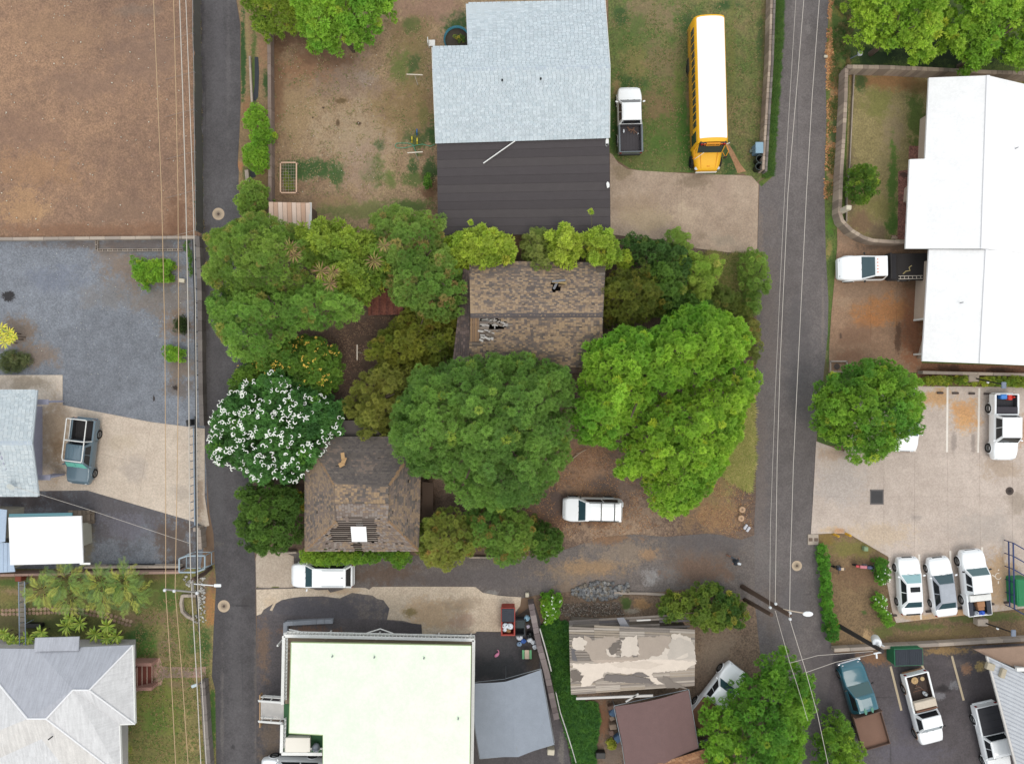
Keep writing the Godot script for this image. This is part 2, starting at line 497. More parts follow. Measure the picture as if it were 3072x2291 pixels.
	# lawn round the bus
	ground_piece("lawn", [pl(99,[1825,-120,2302,-120,2300,0,2310,520,2270,545,2230,520,2180,530,2090,518,1940,515,1890,505,1850,480,1826,455])],3, base(80,106,46), base(124,114,76), 0.4,
		[[2,1500,120,300,170, base(138,116,92), 0.75,1.3,1.7],[2,1620,900,200,240, base(128,104,76), 0.8,1.3,1.5],[2,1620,480,200,240, base(130,112,84), 0.75,1.3,1.6],[2,1360,300,150,200, base(84,104,48), 0.8],[2,1260,130,70,80, dgreen, 0.7],[2,1350,680,120,60, dgreen, 0.7],[2,1210,1050,40,200, base(52,88,34), 0.9],[2,1800,1100,90,330, base(60,104,30), 0.85,1.5],[2,1620,1130,160,200, base(76,104,40), 0.75],[2,1560,1330,280,80, base(104,110,58), 0.6],[2,1830,760,30,220, base(138,104,80), 0.7],[2,1230,740,40,90, base(152,122,88), 0.7],
		[2,1380,520,120,160, base(142,122,78), 0.5],[2,1850,180,100,120, dgreen, 0.6],[2,2160,40,120,60, dgreen, 0.8],[2,2185,400,40,420, base(110,112,58), 0.7],[3,60,250,40,420, base(118,96,70), 0.7],[3,20,300,40,200, dgreen, 0.6],[2,2170,1330,60,180, dgreen, 0.8],[2,2190,1250,26,130, base(158,118,84), 0.0],[2,1750,700,60,200, base(96,118,46), 0.5],[3,20,700,35,130, base(126,110,80), 0.7],[2,1500,1450,100,200, base(84,98,50), 0.4]],2.0)
	ground_piece("footpath", [pl(2,[2150,1165,2200,1240,2260,1350,2310,1415,2240,1430,2200,1330,2150,1225])],4, base(160,120,88), base(178,138,104), 0.2,[])
	ground_piece("verge", [pl(99,[2327,-120,2358,-120,2354,0,2343,200,2334,330,2327,435,2321,527,2284,560,2276,546,2300,530,2312,500,2318,250])],5, base(56,88,32), base(96,116,46), 0.35,[[3,60,1480,80,50, base(110,112,58), 0.6]],2.0)
	# concrete drive in front of the bus
	var dr:=join([pl(2,[1183,1262,1205,1275,1250,1345,1330,1398,1470,1412,1740,1428,1800,1432,2140,1445,2203,1445]), pl(99,[2205,525,2255,528,2276,552,2272,740,2268,768]), pl(12,[2190,490,1900,455,1700,395,1190,340])])
	paved("driveway", dr, [[P(2,1742,1428), P(12,1738,260)],[P(2,1778,1428), P(12,1772,260)],[P(2,1205,1275), P(12,1208,330)]],0.035, base(158,138,120), base(190,170,150), 0.16,
		[[2,1290,1420,90,60, base(134,118,92), 0.6],[2,1850,1500,140,60, base(122,106,88), 0.5,1.4,1.8],[12,1820,160,130,90, base(196,176,152), 0.5],[12,2100,380,120,60, base(146,134,118), 0.6],[12,1500,200,200,120, base(172,154,122), 0.5],[2,2100,1560,100,120, base(168,146,130), 0.5],[12,1950,350,60,50, base(132,116,98), 0.5],[12,1400,80,200,90, base(158,136,112), 0.4]])
	# overgrown lots
	ground_piece("lot_ground", [pl(99,[722,640,812,775,1370,770,1830,700,2268,760,2268,1610,2190,1618,1800,1640,1500,1690,900,1690,764,1690,738,1000])],1, base(98,80,70), base(124,104,90), 0.35,
		[[11,1000,1250,260,300, base(92,74,62), 0.8],[22,1000,620,260,200, leafy, 0.85,1.3,1.5],[22,950,800,340,150, base(164,130,104), 0.75,1.3,1.6],[22,600,1200,300,170, base(126,94,74), 0.8],[22,1300,880,260,120, base(122,104,94), 0.8],[22,1420,1130,300,170, base(152,130,110), 0.8],[22,1150,1240,420,120, base(164,138,114), 0.8,1.4],[22,720,1000,120,130, base(96,82,78), 0.8],[22,1100,1150,260,60, base(120,84,58), 0.6,1.6,1.8],
		[22,1950,1000,330,260, base(146,118,84), 0.85,1.2],[22,2120,780,180,250, base(136,118,76), 0.8],[22,2060,1150,200,130, base(158,122,86), 0.6],[12,2050,750,240,330, base(120,118,64), 0.85],[12,2130,800,140,160, base(122,104,66), 0.7],[22,2170,600,40,330, base(150,142,84), 0.8],[22,1130,850,130,70, base(98,86,82), 0.8],[21,1600,900,60,150, base(80,58,44), 0.8]],2.0)
	# lane between the lots
	var lane:=join([pl(99,[764,1682,900,1655,1130,1660,1300,1668,1500,1672,1650,1662,1720,1640,1800,1612,1900,1602,2000,1610,2120,1600,2165,1604,2195,1614,2225,1618,2264,1605,2266,1820,2230,1800,2150,1785]), pl(32,[1900,200,1640,235,1220,240,1100,220,850,235,560,265,440,290,420,430,60,575]), pl(31,[1500,560,200,470,190,430])])
	ground_piece("lane", [lane],5, base(100,93,90), base(122,113,109), 0.24,
		[[31,700,400,560,150, base(86,83,88), 0.9,2.0],[31,1250,90,300,110, base(100,82,70), 0.8],[31,1700,130,500,70, base(96,88,86), 0.7],[32,300,100,520,110, base(104,98,98), 0.7],[32,950,60,420,90, base(140,120,100), 0.8,1.2],[32,1080,20,300,70, base(160,130,98), 0.7,1.4],[22,1350,1420,330,110, base(148,130,112), 0.7,1.3],[22,1500,1430,80,60, base(170,132,96), 0.6],[32,1620,80,170,90, base(120,114,112), 0.85],[32,1520,110,60,70, base(160,158,158), 0.6,1.6,1.8],[22,1900,1480,330,160, base(112,96,86), 0.75],[32,1950,60,260,120, base(112,90,76), 0.8],[22,1950,1330,330,110, base(98,92,92), 0.7],[22,1130,1300,330,60, base(138,106,80), 0.85],[32,820,200,120,50, base(132,112,94), 0.7],[32,200,240,60,20, base(160,160,156), 0.5]],1.4)
	# concrete slabs along the lane
	var slab_a:=pl(31,[184,-40,200,-110,330,-130,500,-60,500,192,470,196,330,200,190,197])
	paved("concrete_pad", slab_a, [],0.05, base(178,162,146), base(200,186,170), 0.15,[[31,210,200,30,14, base(92,92,48), 0.9,2.0],[31,340,195,40,10, base(84,86,40), 0.9,2.0]])
	var slab_b:=pl(31,[190,214,470,206,620,200,700,220,780,215,800,240,900,215,930,196,1090,200,1120,215,1150,192,1400,190,1790,190,2000,192,2060,240,2203,266,2380,278,2370,350,2330,400,2320,480,2240,520,2230,562,2010,560,2000,575,1850,580,1700,575,1560,590,1555,500,1480,492,1400,470,1270,462,1290,370,1240,300,1190,290,1150,262,1100,256,980,240,880,285,820,280,740,268,560,272,470,285,400,300,350,330,320,390,300,385,330,330,250,380,230,415,192,428])
	paved("concrete_pad", slab_b, [[P(31,470,200), P(31,470,300)],[P(31,1900,190), P(31,1870,560)],[P(31,1200,190), P(31,1160,330)]],0.05, base(186,168,148), base(214,198,178), 0.18,
		[[31,1650,400,260,130, base(188,156,120), 0.6],[31,1450,400,60,40, base(124,108,66), 0.7],[31,1850,330,180,70, base(150,132,112), 0.5,1.4,1.8],[31,1300,320,80,90, base(198,180,158), 0.6],[31,300,320,60,60, base(200,178,152), 0.6],[31,1900,470,120,80, base(158,128,112), 0.5],[31,900,225,200,30, base(186,160,132), 0.6]])
	# asphalt and soil round the green-roofed house
	ground_piece("asphalt_yard", [join([pl(31,[192,432,260,420,1300,470,1480,495,1560,505,2010,562]), pl(32,[90,562,300,566,420,430,560,330,640,560,780,1190,900,1800]), pl(99,[1560,2420,768,2420])])],6, base(78,74,76), base(98,92,94), 0.22,
		[[31,240,700,60,330, base(118,96,80), 0.8],[31,300,1450,110,260, base(106,92,80), 0.85],[31,620,560,260,50, base(120,88,70), 0.7],[32,250,850,260,130, base(64,66,68), 0.7],[32,200,680,200,100, base(86,84,86), 0.7],[32,560,780,60,160, base(96,84,72), 0.7],[32,470,400,60,120, base(92,80,70), 0.8],[32,100,1650,200,60, base(86,82,82), 0.6],[32,780,1560,30,160, base(120,114,108), 0.8]],1.6)
	# soil round the old barn
	ground_piece("barn_ground", [join([pl(32,[560,262,850,232,1220,238,1640,236,1900,200]), pl(99,[2150,1785,2232,1800,2266,1822,2285,2000,2345,2420,1740,2420]), pl(32,[900,1900,780,1190,640,560])])],6, base(104,86,72), base(134,114,96), 0.4,
		[[32,1000,380,260,60, base(96,80,68), 0.8],[32,700,800,90,400, base(38,64,26), 0.8],[32,1440,330,90,60, base(168,132,92), 0.8],[32,1310,330,40,60, green, 0.85],[32,2050,700,200,200, base(132,116,100), 0.85],[32,1120,1280,70,260, base(124,88,64), 0.9],[32,1200,1560,80,130, base(120,106,96), 0.7],[32,2000,850,200,100, base(122,106,92), 0.6],[32,1370,390,60,25, base(176,168,154), 0.7]],1.8)
	# yard of the white house at the lower left
	ground_piece("lawn", [pl(99,[-260,1704,600,1704,655,1690,652,1750,644,1890,639,2030,649,2075,654,2420,-260,2420])],1, base(106,108,58), base(140,124,84), 0.35,
		[[30,1250,250,260,170, base(92,104,48), 0.75],[30,1380,280,80,160, base(78,104,42), 0.8],[30,1250,450,330,70, base(132,108,86), 0.7],[30,1150,600,120,100, base(56,92,34), 0.9,1.8],[30,1200,700,100,90, base(72,110,40), 0.9,1.6],[30,1380,680,110,130, base(132,114,90), 0.8],[30,1580,650,70,120, base(66,92,40), 0.8],[30,1500,620,60,100, base(110,116,56), 0.6],[30,1690,700,45,200, base(58,88,36), 0.85],[30,1730,330,60,200, base(164,118,74), 0.9,1.5],[30,1750,150,40,120, base(122,92,74), 0.8],
		[30,1300,1200,230,260, base(112,122,54), 0.8],[30,1250,1300,120,130, base(84,112,44), 0.7],[30,1550,1490,100,70, base(166,142,100), 0.85],[30,1400,1540,200,120, base(120,116,64), 0.7],[30,1050,1530,40,60, base(122,132,30), 0.7],[30,1750,1300,36,330, base(62,96,36), 0.95,2.0],[30,200,280,500,60, base(128,116,70), 0.7],[30,150,230,160,40, base(150,122,100), 0.7],[30,200,470,330,60, base(100,92,62), 0.8],[30,500,500,330,90, base(74,84,40), 0.8],[30,80,150,120,40, base(76,98,42), 0.8],[30,1650,230,70,150, base(120,104,92), 0.8],[30,1600,990,200,40, base(126,108,84), 0.7],[30,1050,1000,60,400, base(120,112,66), 0.5],[30,400,100,800,30, base(116,90,72), 0.7]],1.8)
	# right-hand verge and garden
	ground_piece("verge", [join([pl(99,[2495,-120,2489,0,2479,160,2483,200,2478,260,2480,360,2476,470,2474,580,2478,760,2486,900,2484,1000,2470,1140,2452,1210,2452,1330,2520,1340,2800,1150,3300,1150,3300,-120])])],3, base(66,92,38), base(100,112,54), 0.35,
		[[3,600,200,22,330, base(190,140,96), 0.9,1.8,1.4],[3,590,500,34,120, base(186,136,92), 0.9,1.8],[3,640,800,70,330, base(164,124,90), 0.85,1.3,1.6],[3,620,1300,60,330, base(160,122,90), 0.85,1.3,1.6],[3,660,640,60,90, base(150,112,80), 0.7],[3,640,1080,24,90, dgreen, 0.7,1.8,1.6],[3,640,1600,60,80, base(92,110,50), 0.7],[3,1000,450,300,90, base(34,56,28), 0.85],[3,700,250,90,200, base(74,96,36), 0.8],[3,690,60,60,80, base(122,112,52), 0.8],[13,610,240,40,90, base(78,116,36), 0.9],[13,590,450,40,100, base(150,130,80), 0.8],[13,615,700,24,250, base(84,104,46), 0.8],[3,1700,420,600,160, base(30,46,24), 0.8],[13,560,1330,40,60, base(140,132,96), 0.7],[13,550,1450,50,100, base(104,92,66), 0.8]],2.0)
	ground_piece("garden", [pl(3,[760,570,2203,610,2203,900,1420,1300,1250,2000,720,2000])],5, base(132,120,80), base(160,146,102), 0.28,
		[[3,1080,660,300,80, base(146,106,70), 0.8],[3,1310,950,70,300, base(82,100,42), 0.9,1.8],[3,850,650,60,120, dgreen, 0.75],[3,1000,850,150,130, base(122,124,66), 0.7],[3,1120,1050,110,200, base(140,124,98), 0.7,1.4,1.6],[3,1120,1480,45,330, base(80,110,42), 0.95,2.0],[13,1120,200,60,180, base(76,108,40), 0.95,2.0],[13,850,230,110,90, base(132,106,84), 0.8],[13,1000,300,100,80, base(120,102,82), 0.8],[3,770,1500,40,300, base(112,96,78), 0.7],[3,1330,700,130,90, base(124,96,62), 0.7],[13,1000,120,120,100, base(128,124,70), 0.6],[3,1030,1330,60,60, base(140,128,92), 0.5]],1.8)
	# drive of the white house
	paved("driveway", join([pl(13,[660,260,720,250,800,330,920,390,1020,408,1230,405,1235,460,1420,465,1390,900,1360,1400,1340,1480,760,1470,590,1480,596,1250,612,1000,640,700,662,420])]), [[P(13,620,990), P(13,1380,1005)],[P(13,938,740), P(13,938,1000)],[P(13,600,1296), P(13,1360,1300)],[P(13,1150,1005), P(13,1140,1300)]],0.04, base(136,108,86), base(160,130,106), 0.2,
		[[13,1100,960,260,130, base(164,112,68), 0.8],[13,950,1050,160,60, base(168,112,66), 0.7],[13,1280,1100,110,330, base(134,88,62), 0.85],[13,1160,1200,26,130, base(92,68,52), 0.8,1.8],[13,1280,850,90,130, base(126,90,66), 0.8],[13,760,330,130,100, base(146,124,104), 0.7],[13,1100,430,260,40, base(96,84,74), 0.7],[13,860,790,220,80, base(142,118,98), 0.7],[13,820,1180,180,110, base(126,96,76), 0.7],[13,1300,740,90,60, base(110,84,62), 0.8],[13,685,1175,12,26, base(88,70,58), 0.9,3.0],[13,760,1340,160,60, base(136,100,78), 0.7],[13,700,900,80,80, base(160,136,112), 0.6]])
	# soil behind the white house and the planted strip
	ground_piece("planting_strip", [pl(13,[1330,1400,2400,1430,2400,1660,1300,1660])],5, base(112,78,60), base(132,96,74), 0.3,[[13,1600,1440,110,30, base(70,50,40), 0.8],[13,2000,1455,120,24, base(60,44,36), 0.8],[13,1700,1610,600,30, base(76,96,36), 0.9]])
	# parking lot of concrete bays
	var lot:=join([pl(23,[487,505,560,530,720,590,760,300,900,40,1390,50,2080,60,2400,60,2400,380,2203,372,2130,375,1620,438,1150,490]), pl(33,[1140,490,1120,430,1070,330,1075,150]), pl(23,[1090,1600,1100,1470,760,1270,610,1262,445,1270])])
	lot = join([pl(23,[487,505,720,590,760,300,900,40,1390,50,2400,60]), pl(33,[2400,345,2130,378,1620,436,1150,488,1120,420,1072,160]), pl(23,[1085,1470,1080,1456,760,1270,620,1264,443,1272,460,1000])])
	paved("parking_lot", lot, [[P(23,1000,962), P(23,2300,962)],[P(23,1305,60), P(23,1300,960)],[P(23,1565,60), P(23,1580,1700)],[P(23,1830,60), P(23,1845,1700)],[P(23,1046,700), P(23,1046,1300)],[P(23,480,598), P(23,2300,605)],[P(23,2110,600), P(23,2105,1500)]],0.05, base(182,167,156), base(208,193,182), 0.12,
		[[23,1480,140,130,90, base(196,150,100), 0.75],[23,1720,280,140,130, base(204,150,96), 0.8,1.3],[23,1700,330,60,90, base(214,166,112), 0.5],[23,2170,420,90,120, base(176,132,100), 0.7],[23,1000,1280,330,110, base(196,174,148), 0.6],[23,700,850,260,200, base(182,172,166), 0.7],[23,1900,1200,330,160, base(172,162,154), 0.6,1.2],[23,640,600,120,60, base(172,146,124), 0.6],[23,600,1230,120,30, base(200,172,140), 0.6],[23,2000,720,200,100, base(168,148,128), 0.6],[23,1620,500,24,130, base(128,118,112), 0.5],[23,1780,500,24,130, base(128,118,112), 0.5],[33,2000,150,150,260, base(176,146,112), 0.8,1.3],[33,1300,440,260,40, base(196,158,112), 0.7],[33,1700,400,160,40, base(206,158,104), 0.7],[23,680,1240,50,26, base(196,150,110), 0.8],[23,2150,1000,120,90, base(152,138,124), 0.6],[23,1300,1130,90,40, base(146,138,132), 0.5]])
	# grass bed with the hedges
	ground_piece("verge", [join([pl(23,[505,1270,620,1268,760,1275,1078,1460,1082,1480]), pl(33,[1070,160,1118,420,1148,490,1620,440,2130,382,2400,350,2400,640,1500,690,640,730,590,600,560,450,510,0])])],5, base(116,96,72), base(136,112,82), 0.32,
		[[23,800,1380,200,90, base(120,118,58), 0.7],[23,560,1310,60,60, base(132,108,56), 0.7],[33,1300,520,330,40, base(84,96,44), 0.8,1.4],[33,1900,440,330,40, base(84,98,46), 0.8,1.4],[33,1400,600,330,50, base(112,96,62), 0.7],[33,1050,560,90,60, base(92,100,46), 0.7],[33,880,400,30,20, base(70,92,40), 0.8,2.0],[33,900,620,60,80, base(196,164,122), 0.7],[33,640,640,40,90, base(108,96,58), 0.6],[33,1700,560,200,50, base(128,112,70), 0.6],[23,850,1600,260,120, base(120,92,70), 0.6]],1.8)
	# asphalt lot at the lower right
	ground_piece("parking_lot", [join([pl(33,[632,740,830,738,1500,692,2400,650,2400,1900,560,1900,500,1500,600,1000])])],6, base(80,74,76), base(100,94,97), 0.2,
		[[33,950,780,160,60, base(132,98,72), 0.9,1.5],[33,1550,715,260,40, base(158,128,84), 0.85,1.5],[33,1720,860,50,50, base(172,130,100), 0.8,2.0],[33,1840,840,50,40, base(190,164,104), 0.8,2.0],[33,1530,1030,80,30, base(50,46,48), 0.85],[33,1620,1000,60,40, base(128,128,132), 0.8,1.6],[33,1500,1090,60,30, base(150,150,156), 0.6,1.6],[33,1230,1300,140,260, base(92,88,98), 0.6],[33,1250,1560,330,80, base(96,92,102), 0.6],[33,1900,1000,80,160, base(92,86,88), 0.6],[33,1660,820,80,30, base(106,98,96), 0.6],[33,1000,1100,130,4, base(62,58,60), 0.7,2.0,0.4],[33,1100,1580,5,130, base(66,62,64), 0.7,2.0,0.4],[33,1560,1400,60,90, base(90,84,86), 0.5]],1.7)

func vmat(key: String, rough:=0.85) -> StandardMaterial3D:
	if mats.has(key): return mats[key]
	var m:=mat(key, Color.WHITE, rough, 0.0, grain_tex, 0.35)
	m.vertex_color_use_as_albedo = true
	return m

func copies(parent: Node, called: String, mesh: Mesh, m: Material, tfs: Array, cols: Array) -> MultiMeshInstance3D:
	var mm:=MultiMesh.new()
	mm.transform_format = MultiMesh.TRANSFORM_3D
	mm.use_colors = cols.size() > 0
	mm.mesh = mesh
	mm.instance_count = tfs.size()
	for i in tfs.size():
		mm.set_instance_transform(i, tfs[i])
		if cols.size() > 0: mm.set_instance_color(i, cols[i])
	var o:=MultiMeshInstance3D.new()
	o.multimesh = mm
	o.material_override = m
	o.name = called if parent != self else numbered(called)
	parent.add_child(o, true)
	return o

# a slope covered course by course; skip(u, v) leaves holes, tone(u, v) picks the palette entry
func shingle(parent: Node, rl: Vector3, rr: Vector3, er: Vector3, el: Vector3, expo: float, wid: float, pal: Array, key: String, skip: Callable, tone: Callable, singles:=300, called:="shingle", rough:=0.012):
	var wm:=MB.new()
	wm.color = Color.WHITE
	wm.box(v0(0.006, expo * 0.15), Vector3(wid * 0.95,0.013, expo * 1.3))
	var mesh:=wm.mesh()
	var pm:=[]
	for i in pal.size():
		var c: Color = pal[i]
		pm.append(mat(key + str(i), c.linear_to_srgb(), 0.9,0.0, grain_tex, 0.35))
	var vm:=vmat("shingle_tinted", 0.9)
	var rows:=int(((el + er) * 0.5).distance_to((rl + rr) * 0.5) / expo)
	var tfs:=[]
	var cols:=[]
	var made:=0
	for r in rows:
		var v:=(r + 0.5) / rows
		var a:=rl.lerp(el, v)
		var b:=rr.lerp(er, v)
		var n:=maxi(1, int(a.distance_to(b) / wid))
		var off:=rng.randf() * 0.5
		var rowk:=rng.randf_range(0.9,1.1) if rough > 0.01 and expo < 0.141 else 1.0
		for i in n:
			var u:=(i + off) / n
			if u > 1.0 or skip.call(u, v): continue
			u = clampf(u, wid * 0.5 / a.distance_to(b), 1.0 - wid * 0.5 / a.distance_to(b))
			var p:=a.lerp(b, u)
			var x:=(b - a).normalized()
			var z:=(el.lerp(er, u) - rl.lerp(rr, u)).normalized()
			var y:=z.cross(x).normalized()
			if y.y < 0.0: y = -y
			var bs:=Basis(x, y, z) * Basis(Vector3.RIGHT, 0.075) * Basis(Vector3.UP, rng.randf_range(-rough, rough) * 2.0)
			var tf:=Transform3D(bs, p + y * (0.012 + rng.randf() * rough))
			var k: int = clampi(tone.call(u, v), 0, pal.size() - 1)
			if made < singles and rng.randf() < 0.5:
				var o:=inst(mesh, pm[k])
				o.name = called; o.transform = tf
				parent.add_child(o, true)
				made += 1
			else:
				tfs.append(tf)
				var c: Color = pal[k]
				cols.append(c * rng.randf_range(0.93,1.07) * rowk)
	if tfs.size() > 0:
		var o:=copies(parent, called + "_field", mesh, vm, tfs, cols)
		o.set_meta("kind","stuff")

func lc(r: float, g: float, b: float) -> Color: return base(r, g, b).srgb_to_linear()

func no_skip(_u, _v): return false

func inset(p: PackedVector2Array, d: float) -> PackedVector2Array:
	var r:=Geometry2D.offset_polygon(p, -d, Geometry2D.JOIN_MITER)
	return r[0] if r.size() > 0 else p

func wall_part(parent: Node, p: PackedVector2Array, y0: float, y1: float, m: Material, called:="wall"):
	var mb:=MB.new()
	mb.prism(p, y0, y1)
	return part(parent, called, mb, m)

func planks(parent: Node, rl: Vector3, rr: Vector3, er: Vector3, el: Vector3, wid: float, seg: float, pal: Array, skip: Callable, called:="plank", th:=0.025, gap:=0.01, lift:=0.0, jit:=0.01):
	var rows:=int(((el + er) * 0.5).distance_to((rl + rr) * 0.5) / wid)
	for r in rows:
		var v:=(r + 0.5) / rows
		var a:=rl.lerp(el, v)
		var b:=rr.lerp(er, v)
		var n:=maxi(1, int(round(a.distance_to(b) / seg)))
		for i in n:
			var u:=(i + 0.5) / n
			if skip.call(u, v): continue
			var p:=a.lerp(b, u)
			var x:=(b - a).normalized()
			var z:=(el.lerp(er, u) - rl.lerp(rr, u)).normalized()
			var y:=z.cross(x).normalized()
			if y.y < 0.0: y = -y
			var mb:=MB.new()
			mb.box(Vector3.ZERO, Vector3(a.distance_to(b) / n - 0.006, th, wid - gap))
			var o:=part(parent, called, mb, pal[rng.randi() % pal.size()])
			o.transform = Transform3D(Basis(x, y, z) * Basis(Vector3.UP, rng.randf_range(-jit, jit)), p + y * (lift - th * 0.5 + rng.randf() * jit))

func in_poly(p: PackedVector2Array, q: Vector3) -> bool: return Geometry2D.is_point_in_polygon(Vector2(q.x, q.z), p)

func cap_line(parent: Node, a: Vector3, b: Vector3, m: Material, step:=0.28, wid:=0.26, called:="ridge_cap"):
	var n:=int(a.distance_to(b) / step)
	for i in n:
		var p:=a.lerp(b, (i + 0.5) / n)
		var d:=(b - a).normalized()
		var s:=d.cross(Vector3.UP).normalized()
		var u:=s.cross(d).normalized()
		if u.y < 0: u = -u
		var mb:=MB.new()
		mb.slab([d * step * 0.52 + s * 0.0 + u * 0.03,-d * step * 0.48 + u * 0.045,-d * step * 0.48 + s * wid * 0.5 - u * 0.02, d * step * 0.52 + s * wid * 0.5 - u * 0.03],0.012)
		mb.slab([d * step * 0.52 + u * 0.03,-d * step * 0.48 + u * 0.045,-d * step * 0.48 - s * wid * 0.5 - u * 0.02, d * step * 0.52 - s * wid * 0.5 - u * 0.03],0.012)
		var o:=part(parent, called, mb, m)
		o.position = p

func build_buildings():
	grey_house()
	white_house()
	derelict_a()
	derelict_b()
	green_house()
	barn()
	corner_house()
	left_house()
	small_roofs()

func grey_house():
	rng.seed = 21
	var t:=thing("house","single-storey house with pale grey shingle roof and charcoal carport roof beside the school bus","house")
	var ev:=2.9
	var rd:=4.5
	var el:=P(1,1670,1180, ev)
	var er:=P(2,1183,1135, ev)
	var rl:=P(1,1645,575, rd)
	var rr:=P(2,1187,545, rd)
	var tr:=P(2,1145,0, ev)
	var tl:=tr + (rl - rr) * 1.0
	tl.y = ev
	var pal:=[lc(212,224,231), lc(207,219,226), lc(217,228,235), lc(210,221,229), lc(204,217,225)]
	var deck:=gm("roof_deck", 200,210,216)
	var roof:=MB.new()
	roof.slab([rl, rr, er, el],0.14)
	var nt:=P(1,1935,380,3.95)
	var nl:=P(1,1640,390,3.95)
	var tl2:=P(1,1920,30,2.98)
	roof.slab([nl, rl, rr, Vector3(nt.x, 3.95, nt.z)],0.14)
	roof.slab([Vector3(nt.x, 3.95, nt.z), rr, tr, tl2],0.14)
	var ro:=part(t,"roof", roof, deck)
	var notch:=PackedVector2Array([Vector2(nt.x, nt.z), Vector2(nt.x, nt.z - 40), Vector2(nt.x - 40, nt.z - 40), Vector2(nt.x - 40, nt.z)])
	shingle(ro, rl, rr, er, el, 0.145,0.3, pal,"pale_shingle", no_skip, func(u, v): return int(rng.randf() * 5.0 if rng.randf() < 0.8 else N1[(int(v * 100) << 9) + int(u * 200)] / 52.0))
	shingle(ro, rl, rr, tr, tl, 0.145,0.3, pal,"pale_shingle", func(u, v): return in_poly(notch, rl.lerp(rr, u).lerp(tl.lerp(tr, u), v)), func(_u, _v): return int(rng.randf() * 5.0))
	cap_line(ro, rl, rr, mat("pale_cap", base(198,210,222), 0.9,0, grain_tex), 0.3,0.3)
	# rim boards
	var white:=mat("white_paint", Color(0.9,0.9,0.89), 0.6,0, grain_tex)
	for e in [[rl, el],[rr, er],[rr, tr],[nl, rl]]:
		var fas:=MB.new()
		var d: Vector3 = e[1] - e[0]
		fas.box((e[0] + e[1]) * 0.5 - v0(0.09,0), Vector3(0.035,0.2, d.length()), Basis.looking_at(d, Vector3.UP))
		part(t,"barge_board", fas, white)
	for v in [[294,668,0],[612,656,0]]:
		var p:=P(2, v[0], v[1],4.2)
		var pipe:=MB.new()
		pipe.lathe([[0.07,-0.3],[0.07,0.22],[0.05,0.22],[0.05,0.1]],10, t0(p))
		var vp:=part(t,"vent_pipe", pipe, mat("dark_metal", Color(0.12,0.12,0.13), 0.5))
		var fl:=MB.new()
		fl.box(p + v0(-0.1,0.12), Vector3(0.3,0.02,0.36), Basis(Vector3.RIGHT, 0.22))
		part(vp,"flashing", fl, white)
	# carport roof in strips of rolled roofing
	var cl:=P(1,1682,1182,2.75)
	var cr:=P(2,1178,1138,2.75)
	var bl:=P(11,1690,345,2.35)
	var br:=P(12,1190,335,2.35)
	var pal2:=[gm("tar_a", 74,68,70), gm("tar_b", 70,64,66), gm("tar_c", 77,71,72)]
	var base_roof:=MB.new()
	base_roof.slab([cl, cr, br, bl],0.1)
	var cp:=part(t,"carport_roof", base_roof, gm("tar_base", 104,98,100))
	var rows:=11
	for r in rows:
		var mb:=MB.new()
		var v0:=float(r) / rows
		var v1:=(r + 0.985) / rows
		mb.slab([cl.lerp(bl, v0) + v0(0.022,0), cr.lerp(br, v0) + v0(0.022,0), cr.lerp(br, v1) + v0(0.036,0), cl.lerp(bl, v1) + v0(0.036,0)],0.02)
		part(cp,"roofing_strip", mb, pal2[r % 3])
	var hp:=inset(PackedVector2Array([Vector2(el.x, el.z), Vector2(er.x, er.z), Vector2(tr.x, tr.z), Vector2(tl2.x, tl2.z), Vector2(nt.x, nt.z), Vector2(nl.x, nl.z)]), 0.5)
	wall_part(t, hp, 0.0,2.85, gm("cream_wall", 190,182,166))
	for c in [[0.03,0.97],[0.35,0.97],[0.97,0.97],[0.97,0.5],[0.03,0.5]]:
		var p:=cl.lerp(cr, c[0]).lerp(bl.lerp(br, c[0]), c[1])
		var mb:=MB.new()
		mb.box(Vector3(p.x, 1.15, p.z), Vector3(0.12,2.3,0.12))
		part(t,"post", mb, white)
	for q in [[1160,1172,14,34],[1168,1525,12,28],[1160,1195,10,12]]:
		var mb:=MB.new()
		var p:=P(2, q[0], q[1],2.8)
		mb.prism(ragged(Vector2(p.x, p.z), q[2] / 2.754 / F, q[3] / 2.754 / F, 9), 2.78,2.82)
		part(t,"torn_flashing", mb, white)
	var pole:=MB.new()
	pole.tube([P(2,137,1348,2.86), P(2,400,1163,2.93)],0.045,0.045,8)
	one("pipe", pole, white,"white pipe lying slantwise on the charcoal carport roof","pipe")

func ragged(c: Vector2, rx: float, ry: float, n: int) -> PackedVector2Array:
	var o:=PackedVector2Array()
	for i in n:
		var a:=TAU * i / n
		var k:=rng.randf_range(0.75,1.15)
		o.append(c + Vector2(cos(a) * rx, sin(a) * ry) * k)
	return o

